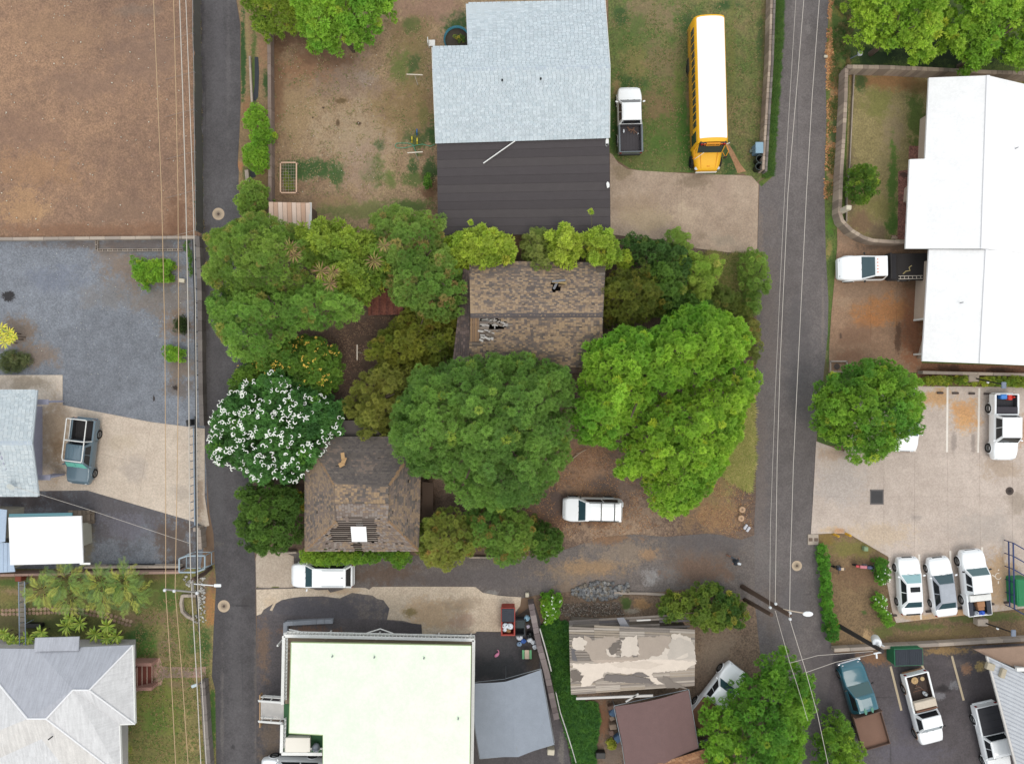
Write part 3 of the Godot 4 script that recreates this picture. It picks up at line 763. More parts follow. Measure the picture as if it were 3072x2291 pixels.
func white_house():
	rng.seed = 31
	var t:=thing("house","long white-roofed house in two blocks behind the walled garden and red-stained drive","house")
	var wm:=mat("white_roof", Color(0.93,0.93,0.935), 0.45,0, grain_tex, 0.12)
	var ev:=3.0
	var rd:=4.3
	var a:=[P(3,1422,640, ev), P(3,1390,1310, ev), P(3,1262,1315, ev - 0.25), P(13,1228,455, ev - 0.25)]
	var r0:=P(3,1910,622, rd)
	var r1:=P(13,1862,455, rd)
	var fr:=P(3,2500,760,2.9)
	var br:=P(13,2500,520,2.9)
	var jn:=Vector3(lerpf(a[1].x, r0.x, 0.05), ev + 0.08, a[1].z)
	var rm:=MB.new()
	rm.slab([a[0], r0, r1, P(13,1395,455, ev), a[1]],0.16)
	rm.slab([a[1], P(13,1395,455, ev), a[3], a[2]],0.16)
	rm.slab([r0, fr, br, r1],0.16)
	part(t,"roof", rm, wm)
	var b:=[P(13,1422,462, ev - 0.1), P(13,1365,1385, ev - 0.1)]
	var q0:=P(13,1900,464, rd - 0.15)
	var q1:=P(13,1850,1404, rd - 0.15)
	var rb:=MB.new()
	rb.slab([b[0], q0, q1, b[1]],0.16)
	rb.slab([q0, P(13,2500,500,2.8), P(13,2450,1430,2.8), q1],0.16)
	part(t,"roof", rb, wm)
	var cap:=MB.new()
	for e in [[r0, r1],[q0, q1]]:
		var d: Vector3 = e[1] - e[0]
		cap.box((e[0] + e[1]) * 0.5 + v0(0.02,0), Vector3(0.24,0.05, d.length()), Basis.looking_at(d, Vector3.UP))
	part(t,"ridge_cap", cap, mat("white_cap", Color(0.84,0.84,0.85), 0.5))
	var wallm:=gm("beige_wall", 206,186,168)
	var wa:=PackedVector2Array([Vector2(a[0].x, a[0].z + 0.9), Vector2(a[1].x, a[1].z), Vector2(a[2].x + 0.05, a[2].z + 0.9), Vector2(a[3].x + 0.15, a[3].z - 3.4), Vector2(fr.x, a[3].z - 0.4), Vector2(fr.x, a[0].z + 0.6)])
	wall_part(t, inset(wa, 1.15), 0.0,2.8, wallm)
	var wb:=PackedVector2Array([Vector2(b[0].x + 0.75, b[0].z + 0.6), Vector2(b[0].x + 0.5, b[0].z + 5.2), Vector2(b[0].x + 1.6, b[0].z + 5.2), Vector2(b[1].x + 1.3, b[1].z - 0.3), Vector2(fr.x, b[1].z - 0.3), Vector2(fr.x, b[0].z + 0.3)])
	wall_part(t, wb, 0.0,2.75, wallm)
	for y in [1035,1325]:
		var mb:=MB.new()
		var p:=P(13,1362, y, 1.4)
		mb.box(Vector3(p.x + 0.2,1.4, p.z), Vector3(0.14,2.8,0.14))
		part(t,"post", mb, white_paint())
	for v in [[3,2155,1217],[13,1700,900]]:
		var p:=P(v[0], v[1], v[2],4.0)
		var mb:=MB.new()
		mb.lathe([[0.04,-0.3],[0.04,0.05]],8, t0(p))
		part(t,"vent_pipe", mb, mat("grey_metal", Color(0.55,0.56,0.58), 0.4,0.6))
	# brick-red paving beside the house
	ground_piece("brick_paving", [pl(3,[1255,1205,1345,1205,1350,1310,1250,1312]), join([pl(3,[1165,1415,1250,1400,1240,1660]), pl(13,[1225,380,1105,378,1110,345,1160,345,1165,20])])],7, base(126,84,74), base(146,104,92), 0.5,[[3,1215,1440,50,26, base(70,52,46), 0.8,2.0],[13,1130,362,30,16, base(190,172,150), 0.9,3.0]])

func glass_mat() -> StandardMaterial3D: return mat("dark_glass", Color(0.035,0.05,0.06), 0.06)

# the gabled derelict house with holes in its roof
func derelict_a():
	rng.seed = 41
	var t:=thing("derelict_house","derelict house with tan-brown shingle roof and torn hole near its ridge end","house")
	var ev:=3.0
	var rd:=5.0
	var rl:=P(12,30,1010, rd)
	var rr:=P(12,1128,1005, rd)
	var nl:=P(12,20,560, ev)
	var nr:=P(12,1150,575, ev)
	var sl:=P(12,15,1400, ev)
	var sr:=P(12,1120,1440, ev)
	var pal:=[lc(182,156,126), lc(166,142,118), lc(148,128,112), lc(132,117,107), lc(118,107,102), lc(174,152,128)]
	var hole:=pl(12,[108,1030,240,1030,380,1075,360,1100,215,1135,205,1215,100,1220],4.6)
	var hole2:=pl(12,[705,745,770,735,772,815,715,820],4.0)
	var strip:=pl(12,[20,1018,112,1022,105,1225,140,1260,20,1260],4.5)
	var bare:=pl(12,[690,710,815,705,815,760,700,760],4.0)
	var nw:=pl(12,[1060,600,1160,560,1160,700,1080,660],3.2)
	var tone:=func(u: float, v: float) -> int:
		var a:=N2[(int(v * 90 + 17) << 9) + int(u * 160)] / 255.0
		var b:=N1[(int(v * 60) << 9) + int(u * 220)] / 255.0
		var k:=a * 0.45 + b * 0.4 + 0.1 + rng.randf_range(-0.36,0.36)
		if v > 0.72: k += 0.12
		return 4 if k > 0.78 else 3 if k > 0.68 else 2 if k > 0.57 else 5 if k > 0.5 else 1 if k > 0.36 else 0
	var roof:=Node3D.new()
	roof.name = "roof"; t.add_child(roof)
	var wood:=[gm("old_board_a", 124,112,104), gm("old_board_b", 104,92,84), gm("old_board_c", 142,130,120)]
	for s in [[nl, nr, 0],[sl, sr, 1]]:
		planks(roof, rl, rr, s[1], s[0],0.22,1.5, wood, func(u, v):
			var p: Vector3 = rl.lerp(rr, u).lerp(s[0].lerp(s[1], u), v)
			return in_poly(hole2, p) or (in_poly(hole, p) and rng.randf() < 0.75),"plank", 0.03,0.02)
		shingle(roof, rl, rr, s[1], s[0],0.135,0.21, pal,"old_shingle", func(u, v):
			var p: Vector3 = rl.lerp(rr, u).lerp(s[0].lerp(s[1], u), v)
			return in_poly(hole, p) or in_poly(hole2, p) or in_poly(bare, p) or in_poly(nw, p) or (in_poly(strip, p)) or (rng.randf() < 0.015), tone, 170)
	# long bare boards beside the hole
	for i in 4:
		var mb:=MB.new()
		var x0:=30.0 + i * 19
		mb.slab([P(12, x0,1025,4.93), P(12, x0 + 16,1025,4.93), P(12, x0 + 16,1222,4.1), P(12, x0,1222,4.1)],0.02)
		part(roof,"board", mb, [gm("board_tan", 152,122,92), gm("board_tan2", 138,112,90)][i % 2])
	# splintered lath and plaster hanging in the hole
	var pale:=gm("plaster", 196,192,188)
	for i in 46:
		var mb:=MB.new()
		var px:=rng.randf_range(110,350)
		var py:=rng.randf_range(1035,1100) if px > 215 or rng.randf() < 0.3 else rng.randf_range(1130,1215)
		var p:=P(12, px, py, 4.35 + rng.randf() * 0.2)
		mb.box(p, Vector3(rng.randf_range(0.12,0.5), 0.02, rng.randf_range(0.06,0.16)), Basis(Vector3.UP, rng.randf_range(-0.5,0.5)) * Basis(Vector3.RIGHT, 0.4))
		part(roof,"lath", mb, pale if rng.randf() < 0.7 else wood[2])
	for i in 3:
		var mb:=MB.new()
		mb.box(P(12,108.0 + i * 62,1120,4.1), Vector3(0.09,0.14,2.4), Basis(Vector3.RIGHT, 0.5))
		part(roof,"rafter", mb, pale)
	for b in [[715,722,0.12,1.0],[720,735,-0.1,1.1],[690,760,1.1,0.6]]:
		var mb:=MB.new()
		mb.box(P(12, b[0] + 45, b[1],4.15), Vector3(b[3],0.03,0.18), Basis(Vector3.UP, b[2]) * Basis(Vector3.RIGHT, -0.45))
		part(roof,"loose_board", mb, [gm("board_tan3", 176,150,104), gm("board_grey", 132,132,136)][0 if b[2] < 0 else 1])
	cap_line(roof, rl, rr, gm("old_cap", 92,84,84), 0.26,0.34)
	# lower skirt roof at the gable end
	var k0:=P(11,1905,620,3.0)
	var k1:=P(11,1958,640,3.5)
	var k2:=P(11,1952,1400,3.5)
	var k3:=P(11,1812,1400,2.8)
	var sk:=MB.new()
	sk.slab([k0, k1, k2, k3],0.06)
	var so:=part(t,"skirt_roof", sk, gm("old_deck", 92,82,78))
	shingle(so, k1, k2, k3, k0,0.14,0.26,[lc(128,110,104), lc(112,96,90), lc(98,86,84)],"skirt_shingle", no_skip, func(_u, _v): return rng.randi() % 3,60)
	# low porch roof on the south side
	var p0:=P(12,690,1300,3.35)
	var p1:=P(12,930,1250,3.35)
	var p2:=P(12,990,1480,2.6)
	var p3:=P(12,680,1480,2.6)
	var pm:=MB.new()
	pm.slab([p0, p1, p2, p3],0.05)
	var po:=part(t,"porch_roof", pm, gm("old_deck", 92,82,78))
	shingle(po, p0, p1, p2, p3,0.13,0.24,[lc(96,84,84), lc(112,92,84), lc(128,104,88)],"porch_shingle", no_skip, func(u, _v): return 1 + rng.randi() % 2 if u > 0.7 else rng.randi() % 2,60)
	var rip:=MB.new()
	for i in 5:
		rip.box(P(12,1050.0 + i * 12,1130.0 + i * 20,3.6), Vector3(0.7,0.03,0.09), Basis(Vector3.UP, 0.2 * i - 0.3))
	part(t,"broken_fascia", rip, gm("board_grey", 132,132,136))
	var wl:=inset(PackedVector2Array([Vector2(nl.x, nl.z), Vector2(nr.x, nr.z), Vector2(sr.x, sr.z), Vector2(sl.x, sl.z)]), 0.45)
	var dark:=gm("attic_dark", 74,64,58)
	var wm:=MB.new()
	for i in 4:
		var a: Vector2 = wl[i]
		var b: Vector2 = wl[(i + 1) % 4]
		var d:=b - a
		wm.box(Vector3((a.x + b.x) / 2,1.45, (a.y + b.y) / 2), Vector3(d.length(), 2.9,0.15), Basis(Vector3.UP, -d.angle()))
	for e in [[rl, nl, sl],[rr, nr, sr]]:
		var mid:=(rl + rr) * 0.5
		var s: Vector3 = (mid - e[0]).normalized() * 0.35
		wm.quado(e[0] + s - v0(0.2,0), e[1] + s - v0(0.15,-0.3), (e[1] + e[2]) * 0.5 + s - v0(0.3,0), e[2] + s - v0(0.15,0.3), -s)
	part(t,"wall", wm, gm("weathered_wall", 132,122,112))
	var ce:=MB.new()
	ce.prism(wl, 2.5,2.6)
	part(t,"attic_floor", ce, dark)

# the hipped derelict house with the gap-toothed front slope
func derelict_b():
	rng.seed = 51
	var t:=thing("derelict_house","derelict hip-roofed house with missing shingles and a white square sheet near its front eave","house")
	var ev:=2.9
	var md:=4.3
	var rd:=4.75
	var o:=[P(21,592,470, ev - 0.2), P(21,1550,470, ev - 0.2), P(21,1530,1412, ev), P(21,590,1412, ev)]
	var i:=[P(21,835,862, md), P(21,1285,866, md), P(21,1275,1165, md), P(21,850,1165, md)]
	var ra:=P(21,838,1020, rd)
	var rb:=P(21,1285,1020, rd)
	var roof:=Node3D.new()
	roof.name = "roof"; t.add_child(roof)
	var wood:=[gm("old_board_a", 124,112,104), gm("old_board_b", 104,92,84), gm("old_board_c", 142,130,120)]
	var pal:=[lc(184,156,124), lc(160,138,116), lc(138,122,112), lc(116,107,102), lc(102,95,93), lc(156,144,136)]
	var gap:=pl(21,[800,1110,1180,1110,1180,1345,800,1345],3.9)
	var notch:=pl(21,[1000,1330,1070,1330,1070,1420,1000,1420],3.0)
	var worn:=func(p: Vector3) -> float: return N2[((int(p.z * 9.0) & 511) << 9) + (int(p.x * 7.0) & 511)] / 255.0
	var slopes:=[[i[0], i[1], o[1], o[0],0],[i[1], i[2], o[2], o[1],1],[i[2], i[3], o[3], o[2],2],[i[3], i[0], o[0], o[3],3],[ra, rb, i[1], i[0],4],[rb, ra, i[3], i[2],5]]
	for s in slopes:
		var f: int = s[4]
		planks(roof, s[0], s[1], s[2], s[3],0.2 if f != 2 else 0.19,2.2, wood, func(u, v):
			var p: Vector3 = s[0].lerp(s[1], u).lerp(s[3].lerp(s[2], u), v)
			return in_poly(notch, p),"plank", 0.025,0.03 if f != 2 else 0.085,-0.01,0.004)
		shingle(roof, s[0], s[1], s[2], s[3],0.135,0.21, pal,"hip_shingle", func(u, v):
			var p: Vector3 = s[0].lerp(s[1], u).lerp(s[3].lerp(s[2], u), v)
			if in_poly(notch, p): return true
			if in_poly(gap, p):
				var wn: float = worn.call(p)
				return wn > 0.36 or rng.randf() < 0.3
			if f == 5 or f == 2: return rng.randf() < 0.06
			return rng.randf() < 0.015, func(u, v):
			var p: Vector3 = s[0].lerp(s[1], u).lerp(s[3].lerp(s[2], u), v)
			var k: float = worn.call(p) * 0.6 + N1[((int(p.z * 20) & 511) << 9) + (int(p.x * 20) & 511)] / 255.0 * 0.4 + 0.1 + rng.randf_range(-0.3,0.3)
			if f == 0: return 4 if k > 0.72 else 3 if k > 0.3 else 2
			if f == 5 or f == 2: return 2 if k > 0.75 else 5 if k > 0.55 else 1 if k > 0.4 else 2
			if f == 4: return 0 if k < 0.5 else 1 if k < 0.65 else 2 if k < 0.8 else 3
			return 3 if k > 0.7 else 2 if k > 0.48 else 1,90)
	for e in [[i[3], o[3]],[i[2], o[2]],[i[1], i[1].lerp(o[1],0.45)],[i[0], i[0].lerp(o[0],0.45)]]: cap_line(roof, e[0], e[1], gm("tan_cap", 156,126,96), 0.24,0.26)
	# tan patch and light streak where shingles slid off the rear slope
	for q in [[905,625,14,26,0.2],[915,660,16,22,-0.3],[895,695,22,18,0.5]]:
		var mb:=MB.new()
		var p:=P(21, q[0], q[1],3.75)
		mb.box(p + v0(0.08,0), Vector3(q[2] * 2 / 2.754 / F, 0.02, q[3] * 2 / 2.754 / F), Basis(Vector3.UP, q[4]) * Basis(Vector3.RIGHT, -0.3))
		part(roof,"bare_board", mb, gm("fresh_board", 196,158,112))
	var sq:=MB.new()
	var c:=P(21,1038,1270,3.75)
	sq.cbox(c + v0(0.05,0), Vector3(1.15,0.1,1.3), 0.02, Basis(Vector3.RIGHT, 0.32))
	sq.box(c + Vector3(0.05,0.05,-0.72), Vector3(0.5,0.08,0.2), Basis(Vector3.RIGHT, 0.32))
	part(roof,"white_sheet", sq, mat("white_sheet", Color(0.9,0.9,0.9), 0.5))
	var op:=inset(PackedVector2Array([Vector2(o[0].x, o[0].z), Vector2(o[1].x, o[1].z), Vector2(o[2].x, o[2].z), Vector2(o[3].x, o[3].z)]), 0.5)
	var wm:=MB.new()
	for k in 4:
		var a: Vector2 = op[k]
		var b: Vector2 = op[(k + 1) % 4]
		var d:=b - a
		wm.box(Vector3((a.x + b.x) / 2,1.35, (a.y + b.y) / 2), Vector3(d.length(), 2.7,0.15), Basis(Vector3.UP, -d.angle()))
	part(t,"wall", wm, gm("weathered_wall", 132,122,112))
	var ce:=MB.new()
	ce.prism(op, 2.3,2.4)
	part(t,"attic_floor", ce, gm("attic_dark", 74,64,58))
	# lean-to roof seen behind the flowering tree
	var lt:=MB.new()
	lt.slab([P(21,880,335,2.3), P(21,1080,330,2.3), P(21,1240,462,2.2), P(21,900,462,2.2)],0.06)
	part(t,"lean_to_roof", lt, gm("tar_b2", 92,84,82))
	var st:=MB.new()
	st.slab([P(21,1560,840,1.2), P(21,1650,850,1.2), P(21,1650,1150,1.2), P(21,1560,1150,1.2)],0.1)
	part(t,"porch", st, gm("porch_floor", 84,66,54))

func green_house():
	rng.seed = 61
	var t:=thing("house","two-storey house with pale mint-white roof and white balcony railing","house")
	var gm_:=mat("mint_roof", Color(0.885,0.94,0.85), 0.5,0, grain_tex, 0.1)
	var h:=5.0
	var a:=P(31,475,655, h)
	var b:=P(31,1962,682, h)
	var c:=P(31,1945,2100, h)
	var d:=P(31,740,2100, h)
	var e:=P(31,740,1418, h)
	var f:=P(31,458,1402, h)
	var pk:=P(31,1180,1420, h + 0.5)
	var m0:=P(31,1180,2100, h + 0.5)
	var rm:=MB.new()
	rm.slab([a, b, pk],0.08); rm.slab([b, c, m0, pk],0.08); rm.slab([a, pk, e, f],0.08); rm.slab([e, pk, m0, d],0.08)
	part(t,"roof", rm, gm_)
	var edge:=MB.new()
	for s in [[a, b],[b, c],[e, d],[f, e],[a, f]]:
		var dd: Vector3 = s[1] - s[0]
		edge.box((s[0] + s[1]) * 0.5 - v0(0.10,0), Vector3(0.06,0.2, dd.length()), Basis.looking_at(dd, Vector3.UP))
	part(t,"fascia", edge, mat("mint_trim", Color(0.62,0.68,0.5), 0.6))
	for v in [[818,765],[1165,773],[1575,780],[1858,1280]]:
		var mb:=MB.new()
		mb.lathe([[0.06,-0.05],[0.06,0.16],[0.03,0.18]],8, t0(P(31, v[0], v[1], h + 0.15)))
		part(t,"vent_pipe", mb, mat("grey_metal", Color(0.55,0.56,0.58), 0.4,0.6))
	# balcony floor of boards round two sides
	var fl:=2.75
	var dk:=[gm("deck_a", 150,132,112), gm("deck_b", 134,118,102), gm("deck_c", 162,146,124)]
	var x0:=P(31,425,600, fl)
	var x1:=P(31,1985,625, fl)
	planks(t, Vector3(x0.x, fl, x0.z), Vector3(x1.x, fl, x1.z), Vector3(x1.x, fl, x1.z + 1.9), Vector3(x0.x, fl, x0.z + 1.9), 0.16,5.0, dk, no_skip,"deck_board", 0.03,0.012,0.0,0.002)
	planks(t, Vector3(x0.x, fl, x0.z + 1.9), Vector3(x0.x, fl, x0.z + 8.7), Vector3(x0.x + 1.6, fl, x0.z + 8.7), Vector3(x0.x + 1.6, fl, x0.z + 1.9), 0.16,4.2, dk, no_skip,"deck_board", 0.03,0.012,0.0,0.002)
	var turf:=MB.new()
	turf.slab([P(31,415,1160, fl + 0.02), P(31,470,1160, fl + 0.02), P(31,745,1400, fl + 0.02), P(31,745,1560, fl + 0.02), P(31,415,1560, fl + 0.02)],0.02)
	part(t,"green_mat", turf, gm("green_turf", 58,104,66))
	# railing
	var white:=white_paint()
	var rh:=fl + 0.95
	var runs:=[[P(31,415,598, rh), P(31,1990,632, rh)],[P(31,415,598, rh), P(31,404,1165, rh)],[P(31,400,1330, rh), P(31,395,1565, rh)],[P(31,395,1572, rh), P(31,735,1575, rh)],[P(31,1985,632, rh), P(31,1965,2100, rh)]]
	for r in runs:
		var p: Vector3 = r[0]
		var q: Vector3 = r[1]
		var dd:=q - p
		var bs:=Basis.looking_at(dd, Vector3.UP)
		var mb:=MB.new()
		mb.cbox((p + q) * 0.5, Vector3(0.24,0.07, dd.length()), 0.015, bs)
		mb.box((p + q) * 0.5 - v0(0.78,0), Vector3(0.14,0.07, dd.length()), bs)
		var rl:=part(t,"railing", mb, white)
		var n:=int(dd.length() / 0.27)
		var bm:=MB.new()
		bm.box(Vector3.ZERO, Vector3(0.09,0.74,0.05), bs)
		var bmesh:=bm.mesh()
		for k in n:
			var o:=inst(bmesh, white)
			o.name = "baluster"; o.position = p.lerp(q, (k + 0.5) / n) - v0(0.4,0)
			rl.add_child(o, true)
	# outer beam and trellis posts below the balcony
	var beam:=MB.new()
	var q0:=P(31,418,575, fl - 0.2)
	var q1:=P(31,1985,600, fl - 0.2)
	beam.box((q0 + q1) * 0.5, Vector3(q0.distance_to(q1), 0.25,0.1), Basis(Vector3.UP, -atan2(q1.z - q0.z, q1.x - q0.x)))
	part(t,"beam", beam, white)
	for s in [[460,535],[810,520],[1213,530],[1700,540],[1965,545]]:
		var p:=P(31, s[0], s[1],0)
		var pm:=MB.new()
		pm.box(Vector3(p.x, fl * 0.5, p.z + 0.35), Vector3(0.12, fl, 0.12))
		part(t,"post", pm, white)
	for s in [[1213,530,1100,575],[1213,530,1320,578],[460,535,560,565]]:
		var bm:=MB.new()
		bm.tube([P(31, s[0], s[1] + 10,2.0), P(31, s[2], s[3],2.6)],0.05,0.05,5)
		part(t,"brace", bm, white)
	var body:=PackedVector2Array([Vector2(a.x + 1.5, a.z + 1.6), Vector2(b.x - 0.9, b.z + 1.6), Vector2(b.x - 0.9, c.z), Vector2(e.x + 0.9, c.z), Vector2(e.x + 0.9, e.z - 1.2), Vector2(a.x + 1.5, e.z - 1.2)])
	wall_part(t, body, 0,4.85, gm("green_wall", 150,162,140))
	# outside stair
	var st:=thing("staircase","white wooden staircase with handrails climbing to the balcony","stairs")
	for k in 10:
		var mb:=MB.new()
		var sx:=240.0 + k * 18.0
		var hh:=0.5 + k * 0.24
		var p:=P(31, sx, 1215, hh)
		mb.box(p, Vector3(0.27,0.05,1.35))
		part(st,"tread", mb, gm("worn_white", 214,210,206))
	for s in [[1135,1165],[1305,1340]]:
		var mb:=MB.new()
		var p:=P(31,205, s[0],1.3)
		var q:=P(31,405, s[0] + 15,3.6)
		var dd:=q - p
		mb.box((p + q) * 0.5, Vector3(0.16,0.06, dd.length()), Basis.looking_at(dd, Vector3.UP))
		mb.box((p + q) * 0.5 - v0(0.8,0), Vector3(0.06,0.28, dd.length()), Basis.looking_at(dd, Vector3.UP))
		var hr:=part(st,"handrail", mb, white)
		for k in 3:
			var pm:=MB.new()
			var u:=0.1 + k * 0.38
			pm.box(p.lerp(q, u) - v0(0.5,0), Vector3(0.07,1.0,0.07))
			part(hr,"post", pm, white)
	var bd:=MB.new()
	bd.box(P(31,226,1210,0.25), Vector3(0.08,0.5,2.6))
	part(st,"bottom_board", bd, gm("tan_board", 196,160,120))
	var ch:=thing("storage_box","big white storage chest on the green balcony corner","box")
	var cm:=MB.new()
	cm.cbox(P(31,532,1495,3.25), Vector3(1.75,0.9,1.0), 0.07)
	part(ch,"chest", cm, mat("cream_plastic", Color(0.84,0.82,0.78), 0.5))
	var ld:=MB.new()
	ld.cbox(P(31,532,1497,3.74), Vector3(1.85,0.09,1.08), 0.03)
	part(ch,"lid", ld, mat("cream_plastic", Color(0.84,0.82,0.78), 0.5))
	var cs:=MB.new()
	cs.blob(P(31,680,1520,3.1), Vector3(0.28,0.3,0.35), 9,0.12,4)
	one("covered_grill", cs, gm("grey_cover", 172,178,192),"grey covered bundle standing beside the white chest on the balcony","bundle")

func barn():
	rng.seed = 71
	var t:=thing("barn","ruined barn with peeled cream and grey plank roof beside the ivy","barn")
	var ev:=2.6
	var rd:=3.9
	var rl:=P(32,852,800, rd)
	var rr:=P(32,1888,790, rd)
	var nl:=P(32,845,500, ev)
	var nr:=P(32,1888,545, ev)
	var sl:=P(32,862,1085, ev)
	var sr:=P(32,1885,1010, ev)
	var wood:=[gm("barn_a", 180,168,156), gm("barn_b", 160,148,138), gm("barn_c", 194,182,170), gm("barn_d", 146,136,128), gm("barn_e", 172,158,142)]
	var felt:=gm("cream_felt", 232,218,204)
	var roof:=Node3D.new()
	roof.name = "roof"; t.add_child(roof)
	var gap:=pl(32,[900,505,1010,510,1010,525,900,525],2.7)
	planks(roof, rl, rr, nr, nl, 0.165,1.9, wood, func(u, v): return in_poly(gap, rl.lerp(rr, u).lerp(nl.lerp(nr, u), v)),"plank", 0.03,0.012,0,0.012)
	planks(roof, rl, rr, sr, sl, 0.165,1.9, wood, no_skip,"plank", 0.03,0.012,0,0.012)
	# what is left of the covering: cream felt and dark tar paper, torn
	var hgt:=func(p: Vector2) -> float:
		var u:=clampf((p.x - rl.x) / (rr.x - rl.x), 0,1)
		var rz:=lerpf(rl.z, rr.z, u)
		var ez:=lerpf(nl.z, nr.z, u) if p.y < rz else lerpf(sl.z, sr.z, u)
		return lerpf(rd, ev, clampf((p.y - rz) / (ez - rz), 0,1.1))
	var lay:=func(t2: int, pts: Array, m: Material, lift: float, hh: float):
		var raw:=pl(t2, pts, hh)
		var po:=PackedVector2Array()
		for e in raw.size():
			var n:=maxi(1, int(raw[e].distance_to(raw[(e + 1) % raw.size()]) / 0.14))
			for g in n: po.append(raw[e].lerp(raw[(e + 1) % raw.size()], float(g) / n) + Vector2(rng.randf_range(-0.11,0.11), rng.randf_range(-0.07,0.07)))
		var mb:=MB.new()
		var ix:=Geometry2D.triangulate_polygon(po)
		var mid:=rl.z + (rr.z - rl.z) * 0.5
		for side in [-1.0,1.0]:      # fold over the ridge
			var half:=PackedVector2Array([Vector2(rl.x - 3, rl.z), Vector2(rr.x + 3, rr.z), Vector2(rr.x + 3, mid + 20 * side), Vector2(rl.x - 3, mid + 20 * side)])
			for q in Geometry2D.intersect_polygons(po, half):
				var iq:=Geometry2D.triangulate_polygon(q)
				for k in range(0, iq.size(), 3):
					var v3:=[]
					for z in 3: v3.append(Vector3(q[iq[k + z]].x, hgt.call(q[iq[k + z]]) + lift, q[iq[k + z]].y))
					mb.trio(v3[0], v3[1], v3[2], Vector3.UP)
					mb.trio(v3[0] - v0(0.012,0), v3[1] - v0(0.012,0), v3[2] - v0(0.012,0), Vector3.DOWN)
		part(roof,"felt_sheet", mb, m)
	lay.call(32,[865,815,940,820,1160,808,1300,800,1440,785,1500,770,1620,740,1640,700,1700,720,1770,620,1880,640,1885,780,1886,830,1850,850,1830,890,1700,900,1540,915,1560,960,1650,1040,1560,1030,1500,960,1360,925,1140,905,1140,960,1050,1000,1030,1045,960,1050,940,1000,975,950,930,900,905,865,870,860], felt, 0.035,3.6)
	lay.call(32,[860,640,880,610,965,600,985,640,960,700,920,690,870,680], felt, 0.035,3.0)
	lay.call(32,[1690,585,1765,575,1775,605,1700,620], felt, 0.035,2.8)
	lay.call(32,[1275,640,1340,620,1415,610,1420,735,1350,742,1275,750], felt, 0.035,3.3)
	lay.call(32,[1155,700,1185,690,1240,735,1215,747,1165,735], felt, 0.04,3.3)
	lay.call(32,[1700,640,1760,630,1880,650,1885,790,1760,780,1640,770], gm("ash_felt", 212,200,188), 0.045,3.4)
	lay.call(32,[1180,820,1500,800,1620,830,1500,880,1250,860], gm("ash_felt2", 220,206,192), 0.042,3.7)
	lay.call(32,[985,610,1040,640,1150,610,1270,620,1180,690,1140,715,1230,750,1400,745,1420,620,1700,610,1690,720,1500,765,1300,795,1060,805,1000,740,970,690], gm("brown_felt", 190,174,160), 0.028,3.3)
	lay.call(32,[1145,905,1360,922,1500,950,1560,1000,1540,1008,1340,995,1140,975], gm("tar_paper", 122,114,110), 0.05,3.2)
	lay.call(32,[1180,700,1240,650,1268,645,1262,690,1225,730,1190,738], gm("tar_paper2", 126,116,108), 0.055,3.4)
	lay.call(32,[1370,915,1400,893,1470,905,1520,940,1450,935], gm("tar_paper", 122,114,110), 0.055,3.3)
	lay.call(32,[1620,915,1660,935,1760,1000,1830,1050,1760,1045,1660,1050,1640,990], gm("tar_paper3", 136,126,118), 0.045,2.9)
	lay.call(32,[865,870,900,855,920,900,970,930,950,975,870,985], gm("tar_paper4", 118,108,100), 0.03,3.2)
	lay.call(32,[860,690,930,700,900,715,910,780,865,775], gm("tar_paper5", 112,108,110), 0.03,3.4)
	# lower lean-to roof along the north side
	var l0:=P(32,850,600,2.2)
	var l1:=P(32,1850,580,2.2)
	var l2:=P(32,1840,410,1.9)
	var l3:=P(32,845,470,1.9)
	planks(t, l0, l1, l2, l3,0.17,2.4,[gm("lean_a", 116,108,104), gm("lean_b", 98,92,94), gm("lean_c", 138,128,120)], func(u, v): return (u < 0.2 and v > 0.45 and v < 0.62) or rng.randf() < 0.05,"lean_to_plank", 0.03,0.015,0,0.02)
	var mt:=MB.new()
	mt.slab([P(32,1240,450,2.3), P(32,1300,445,2.3), P(32,1370,560,2.45), P(32,1290,560,2.45)],0.02)
	part(t,"loose_sheet", mt, gm("grey_sheet", 138,138,144))
	for g in [[905,1115,1540,1090,0.16],[1315,1142,1420,1075,0.1],[1405,470,1520,464,0.1],[1420,580,1840,560,0.06]]:
		var mb:=MB.new()
		var p:=P(32, g[0], g[1],2.5)
		var q:=P(32, g[2], g[3],2.5)
		mb.box((p + q) * 0.5, Vector3(g[4],0.12, p.distance_to(q)), Basis.looking_at(q - p, Vector3.UP))
		part(t,"gutter", mb, gm("worn_white", 214,210,206))
	var wl:=inset(PackedVector2Array([Vector2(nl.x, nl.z), Vector2(nr.x, nr.z), Vector2(sr.x, sr.z), Vector2(sl.x, sl.z)]), 0.35)
	var wm:=MB.new()
	for i in 4:
		var a: Vector2 = wl[i]
		var b: Vector2 = wl[(i + 1) % 4]
		var d:=b - a
		wm.box(Vector3((a.x + b.x) / 2,1.3, (a.y + b.y) / 2), Vector3(d.length(), 2.5,0.12), Basis(Vector3.UP, -d.angle()))
	part(t,"wall", wm, gm("weathered_wall", 132,122,112))

